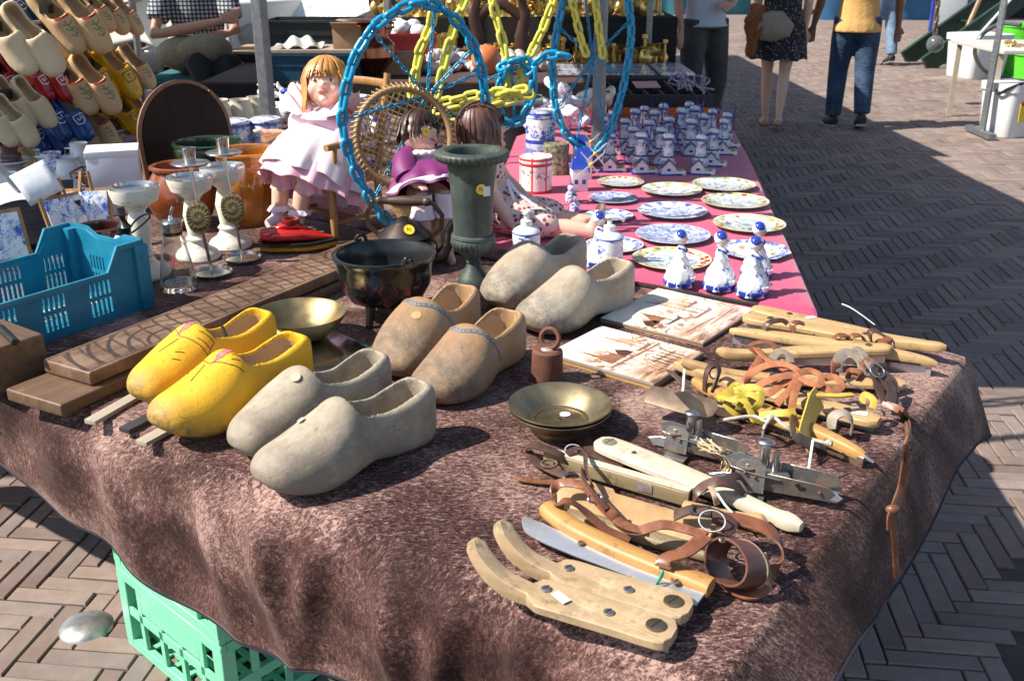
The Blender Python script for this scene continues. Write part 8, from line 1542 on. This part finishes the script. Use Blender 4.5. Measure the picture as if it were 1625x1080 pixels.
p = W(1395, 103, 0); J = stand(1.75, .1); person('person in light blue jeans beyond the one in the ochre shirt', (p.x, p.y, 0), R(190), J, m_hum, m_hair2, mat('blue_top', (.12,.18,.28), rough=.8), m_jeanl, mat('dark_shoe', (.03,.035,.04), rough=.6), .45, 1)
# seated person by the van
g = G('plaid_shirt'); x, y, z = g.xyz(g.co()); st = lambda a, f_, w_, o=0: g.math('LESS_THAN', g.math('FRACT', g.math('ADD', g.math('MULTIPLY', a, f_), o)), w_)
h1 = g.math('MAXIMUM', st(x, 38, .42), st(z, 38, .42)); h2 = g.math('MULTIPLY', st(x, 38, .42), st(z, 38, .42)); m_plaid = g.fin(g.mix(h2, g.mix(h1, (.42,.43,.43), (.05,.06,.09)), (.008,.009,.016)), .85, 0)
sx = WY(322, 118, 7.0); sz = .72
t = thing('teal_seat_box', 'box with a teal cushion on which the seated person sits', 'seat', (sx.x+.06, 6.95, 0)); obj('box', MB().box((0,0,.31), (.62,.45,.62)), m_navy, t, bev=.01); obj('cushion', MB().box((0,0,.67), (.66,.5,.098)), mat('teal_cloth', (.008,.12,.13), (.006,.09,.10), 15, .8), t, bev=.03, bseg=3)
J = dict(head=V(.0,-.05,.78), neck=V(0,-.02,.60), chest=V(0,-.0,.38), pelvis=V(0,.02,.08), shL=V(.19,-.02,.53), shR=V(-.19,-.02,.53), elL=V(.25,-.20,.27), elR=V(-.27,-.17,.25), wrL=V(-.02,-.29,.20), wrR=V(.17,-.31,.34), hdL=V(-.5,-.3,-.6), hdR=V(.5,.1,.25), hpL=V(.10,-.02,.07), hpR=V(-.10,-.02,.07), knL=V(.20,-.42,.08), knR=V(.02,-.44,.10), anL=V(.22,-.46,-.34), anR=V(.13,-.46,-.625), toL=V(.24,-.66,-.42), toR=V(.15,-.66,-.68))
J['anL'].z = -.625; J['toL'].z = -.68
pp = person('seated person in a plaid shirt with folded arms and a watch, beside the van', (sx.x, 7.02, sz), R(12), J, m_hum, m_hair2, m_plaid, m_drk, mat('dark_shoe', (.03,.035,.04), rough=.6), .34, 1)
wt = MB().sweep([J['wrL'].lerp(J['elL'],.12)+V(0,.0,0)+V(.0,math.cos(a)*.036,math.sin(a)*.036) for a in [i*PI/8 for i in range(16)]], .009, .002, n=6, closed=True, up=(1,0,0)); obj('wristwatch', wt, m_pewt, pp)
tag(obj('folded_jumper', remesh(MB().ball((-.05,-.18,.13), (.23,.20,.12), 10).ball((.06,-.34,.17), (.17,.15,.10), 9).sweep([(.14,-.36,.14),(.26,-.40,.06),(.30,-.36,-.10)], [.05,.045,.03], n=10), .014, 4), m_khaki, loc=(sx.x, 7.02, sz), rot=(0,0,R(12))), 'khaki jumper lying in the lap of the seated person', 'jumper')
# ---------------------------------------------------------------- stall at the right
pb = W(1557, 216, 0); t = thing('stall_post', 'slanting looking steel stall post with a flat T-shaped foot, beside the white tub', 'post', (pb.x, pb.y, 0)); obj('pole', MB().sweep([(0,0,.02),(0,0,2.3)], .03, n=4, up=(1,1,0)), m_galv, t); fd = (W(1590, 232, 0)-W(1535, 208, 0)).normalized(); obj('foot_bar', MB().sweep([-fd*.28+V(0,0,.03), fd*.22+V(0,0,.03)], .035, .025, n=4, p=8), m_galv, t)
g = G('stall_board'); f = g.noise(g.co(), 12, 5, .7); m_sb = g.fin(g.mix(f, (.36,.34,.30), (.52,.50,.46)), .6, 0)
t = thing('display_table', 'pale display table with small metal things, at the right-hand stall', 'table', (pb.x+.12, pb.y+.15, 0)); obj('top', MB().box((.7,.5,.68), (1.4,1.1,.03)), m_sb, t, bev=.003)
for x in (.05, 1.3):
    for y in (.1, .95): obj('leg', MB().sweep([(x,y,0),(x,y,.67)], .03, n=4), m_slat1, t)
for i in range(14): tag(obj('brass_shackle', MB().sweep([V(.03*math.cos(a), .03*math.sin(a), .012) for a in [i_*PI/6 for i_ in range(10)]], .009, n=7), m_gbrass, loc=(pb.x+.28+rb.uniform(0,.35), pb.y+.4+rb.uniform(0,.3), .696+.012*(i % 3)), rot=(rb.uniform(-.5,.5),0,rb.uniform(0,6))), 'small brass shackle in the heap on the pale display table', 'shackle', 'shackles')
def bucket(lb, px, py, r, h, m, rim=None, sq=False):
    p = W(px, py, 0); t = thing('bucket', lb, 'bucket', (p.x, p.y, 0), R(20))
    if sq: obj('tub', MB().sweep([(0,0,0),(0,0,h*.02),(0,0,h*.85),(0,0,h*.86),(0,0,h)], [r*.86,r*.88,r*.97,r*1.04,r*1.05], [r*.8,r*.82,r*.92,r*.98,r*.99], n=28, p=6, up=(0,1,0)), m, t)
    else: obj('tub', MB().lathe([(.0001,0),(r*.8,0),(r,h),(r*1.05,h),(r*1.05,h-.03),(r*.98,h-.03),(r*.96,h-.01),(r*.78,.02),(.0001,.02)], 36), m, t)
    return t, p
m_wtub = mat('white_tub_plastic', (.62,.63,.63), (.58,.59,.60), 10, .4); m_gtub = mat('bright_green_plastic', (.10,.55,.03), (.08,.48,.02), 12, .35)
t, p = bucket('white square plastic tub with black handle and yellow label, beside the steel post', 1598, 213, .21, .44, m_wtub, sq=True); obj('label', MB().box((-.03,-.194,.22), (.16,.006,.16)), mat('yellow_label', (.70,.52,.05), (.62,.45,.04), 20, .5), t); obj('label_band', MB().box((-.03,-.1975,.285), (.14,.004,.03)), m_redg, t); obj('label_box', MB().box((.085,-.194,.23), (.05,.006,.12)), mat('teal_label', (.05,.3,.35)), t); obj('handle', MB().sweep(spline([(-.2,0,.40),(-.235,-.06,.36),(-.22,-.16,.42),(-.1,-.2,.46),(.1,-.2,.455),(.2,-.1,.45)], 5), .012, n=8), m_black, t)
bucket('white square plastic tub standing behind the steel post, under the cable', 1545, 122, .30, .52, m_wtub, sq=True); bucket('bright green plastic tub in the right-hand stall', 1606, 118, .27, .62, m_gtub); bucket('bright green plastic tub behind the display table', 1640, 150, .26, .45, m_gtub)
# dark green beams with steps, like a gangway
p0 = W(1445, 98, 0); p1 = W(1478, 108, 0); t = thing('gangway', 'dark green wooden gangway with steps propped up at the right-hand stall', 'gangway', p0); m_dg = mat('dark_green_paint', (.012,.03,.02), (.02,.045,.03), 12, .4); dv = V(1.55,.25,1.15)
for q in (p0, p1): obj('beam', MB().sweep([q+V(0,0,.10)-dv*.06, q+dv*1.5], .035, .13, n=4, p=8, up=(-.55,-.1,.8)), m_dg, t, world=True)
for k in range(5): a = p0+dv*(.22+.26*k); b = p1+dv*(.22+.26*k); obj('step', MB().sweep([a, b], .10, .015, n=4, p=8), m_dg, t, world=True)
obj('prop', MB().sweep([W(1508,104,0), W(1530,100,0)+V(.2,.1,1.1)], .035, n=8), wood('prop_pole', (.26,.16,.08), (.16,.1,.05), 2), t, world=True)
t = thing('white_rail', 'thin white rail leaning against the gangway', 'rail', W(1507,108,0)); obj('rail', MB().sweep([W(1507,108,0), W(1585,0,0)*0+W(1507,108,0)+V(.85,.1,1.05)], .018, n=8), m_zip, t, world=True)
t = thing('hose', 'grey hose looping beside the steel post', 'hose', W(1575,135,0)); obj('hose', MB().sweep(spline([W(1620,40,.8), W(1590,38,.8), W(1562,52,.7), W(1548,75,.55), W(1550,95,.35), W(1562,112,.15), W(1585,122,.02), W(1625,125,.02)], 6), .022, n=8), m_greyp, t, world=True)
t = thing('hanging_chain', 'rusty chain with a glass float hanging at the gangway', 'chain', WY(1486, 70, 10.4)); 
for i, (p, d) in enumerate(walk([WY(1490,-30,10.4), WY(1488,10,10.4), WY(1484,55,10.4)], .07)): M = frame(d, (.1,.9,.3))@rotm('X', (PI/4 if i % 2 else -PI/4)); lm = link_mb(.1,.055,.012,6); obj('link', MB().add([p-t.location+M@v for v in lm.v], lm.f), m_plated, t)
obj('float', MB().ball(WY(1484,70,10.4)-t.location, .085, 10), mat('glass_float', (.25,.30,.28), rough=.1, Transmission_Weight=.7), t)
t = thing('boat_panel', 'white panel with a blue edge leaning beyond the gangway', 'panel', W(1512, 52, 0)); obj('panel', MB().box((0,.3,.45), (.62,.05,.9)), m_wtub, t, bev=.01); obj('blue_edge', MB().box((-.33,.29,.45), (.05,.06,.9)), m_cobalt, t)
p = W(1625, 190, 0); t = thing('green_wire_crate', 'green wire crate standing next to the white square tub', 'crate', (p.x+.05, p.y-.25, 0), R(15))
for z in (.02,.12,.22,.32): obj('wire', MB().sweep([(-.15,-.2,z),(.15,-.2,z),(.15,.2,z),(-.15,.2,z)], .008, n=5, closed=True), m_gtub if False else mat('green_wire', (.01,.25,.14), rough=.4), t)
for x in (-.15,-.05,.05,.15): obj('upright', MB().sweep([(x,-.2,0),(x,-.2,.32)], .007, n=5), mat('green_wire', (.01,.25,.14)), t)
# far side of the square
def far_stall(lb, x0, x1, y, h, m, roof=None):
    t = thing('far_stall', lb, 'stall', (x0, y, 0)); obj('counter', MB().grid(lambda a, b: V((x1-x0)*a, -.06*abs(math.sin(a*22))*(1-b), h*b), 60, 3), m, t); obj('counter_top', MB().box(((x1-x0)/2,.5,h), (x1-x0,1.05,.05)), m_sb, t)
    for x in (.1, x1-x0-.1): obj('pole', MB().sweep([(x,.05,0),(x,.05,2.6)], .03, n=6), m_galv, t)
    obj('canopy', MB().add([(-.2,-.6,2.4),(x1-x0+.2,-.6,2.4),(x1-x0+.2,1.6,2.75),(-.2,1.6,2.75)], [(0,1,2,3)]), roof or m_canvas, t)
    for i in range(int((x1-x0)/.45)): obj('goods_box', MB().box((.3+i*.45, .35, h+.13), (.32,.3,.2)), [m_cardb, m_wtub, m_redg, m_navy][i % 4], t)
m_fblue = mat('far_blue_tarp', (.03,.12,.24), (.025,.10,.20), 6, .7); m_fteal = mat('far_teal_tarp', (.03,.16,.20), rough=.7)
far_stall('far stall with a blue skirt beyond the walking people', 6.9, 10.6, 23.5, .85, m_fblue); far_stall('far stall with a dark skirt behind the gangway', 11.0, 15.5, 24.0, .9, m_bcloth); far_stall('far stall with a teal skirt beyond the standing person in grey', 2.2, 5.8, 25.5, .8, m_fteal)
# houses round the square
def house(lb, x, y, w_, d_, h, m, rf):
    t = thing('town_house', lb, 'building', (x, y, 0)); obj('wall', MB().box((0,d_/2,h/2), (w_,d_,h)), m, t)
    obj('roof', MB().add([(-w_/2,-.1,h),(w_/2,-.1,h),(w_/2,d_,h),(-w_/2,d_,h),(0,-.1,h+w_*.45),(0,d_,h+w_*.45)], [(0,1,4),(2,3,5),(1,2,5,4),(3,0,4,5),(0,3,2,1)]), rf, t)
    for i in range(3):
        for k in range(3): wd = obj('window', MB().box((-w_*.3+i*w_*.3,-.02,1.9+k*2.3), (.95,.06,1.4)), m_wtub, t); obj('pane', MB().box((-w_*.3+i*w_*.3,-.055,1.9+k*2.3), (.8,.02,1.25)), m_dark, wd)
    obj('door', MB().box((w_*.1,-.03,.0+.5), (1.0,.08,1.0)), m_dg, t)
mh = [mat('far_brick_red', (.20,.09,.06), (.15,.07,.05), 3, .9), mat('far_brick_brown', (.15,.09,.065), rough=.9), mat('far_render_cream', (.45,.40,.32), rough=.9)]
for i, x in enumerate((-16,-9.6,-3.2,3.2,9.6,16,22.4)): house(['red brick house of the square behind the far left tarpaulins','brown brick town house farther left','cream rendered town house behind the brass stall','red brick town house beyond the standing person','brown brick town house beyond the walking people','cream rendered town house beyond the gangway','red brick town house past the cream one'][i], x, 34+(i % 2)*.4, 6.3, 9, 8+(i % 3), mh[i % 3], mat('roof_tiles', (.14,.06,.04), rough=.8))
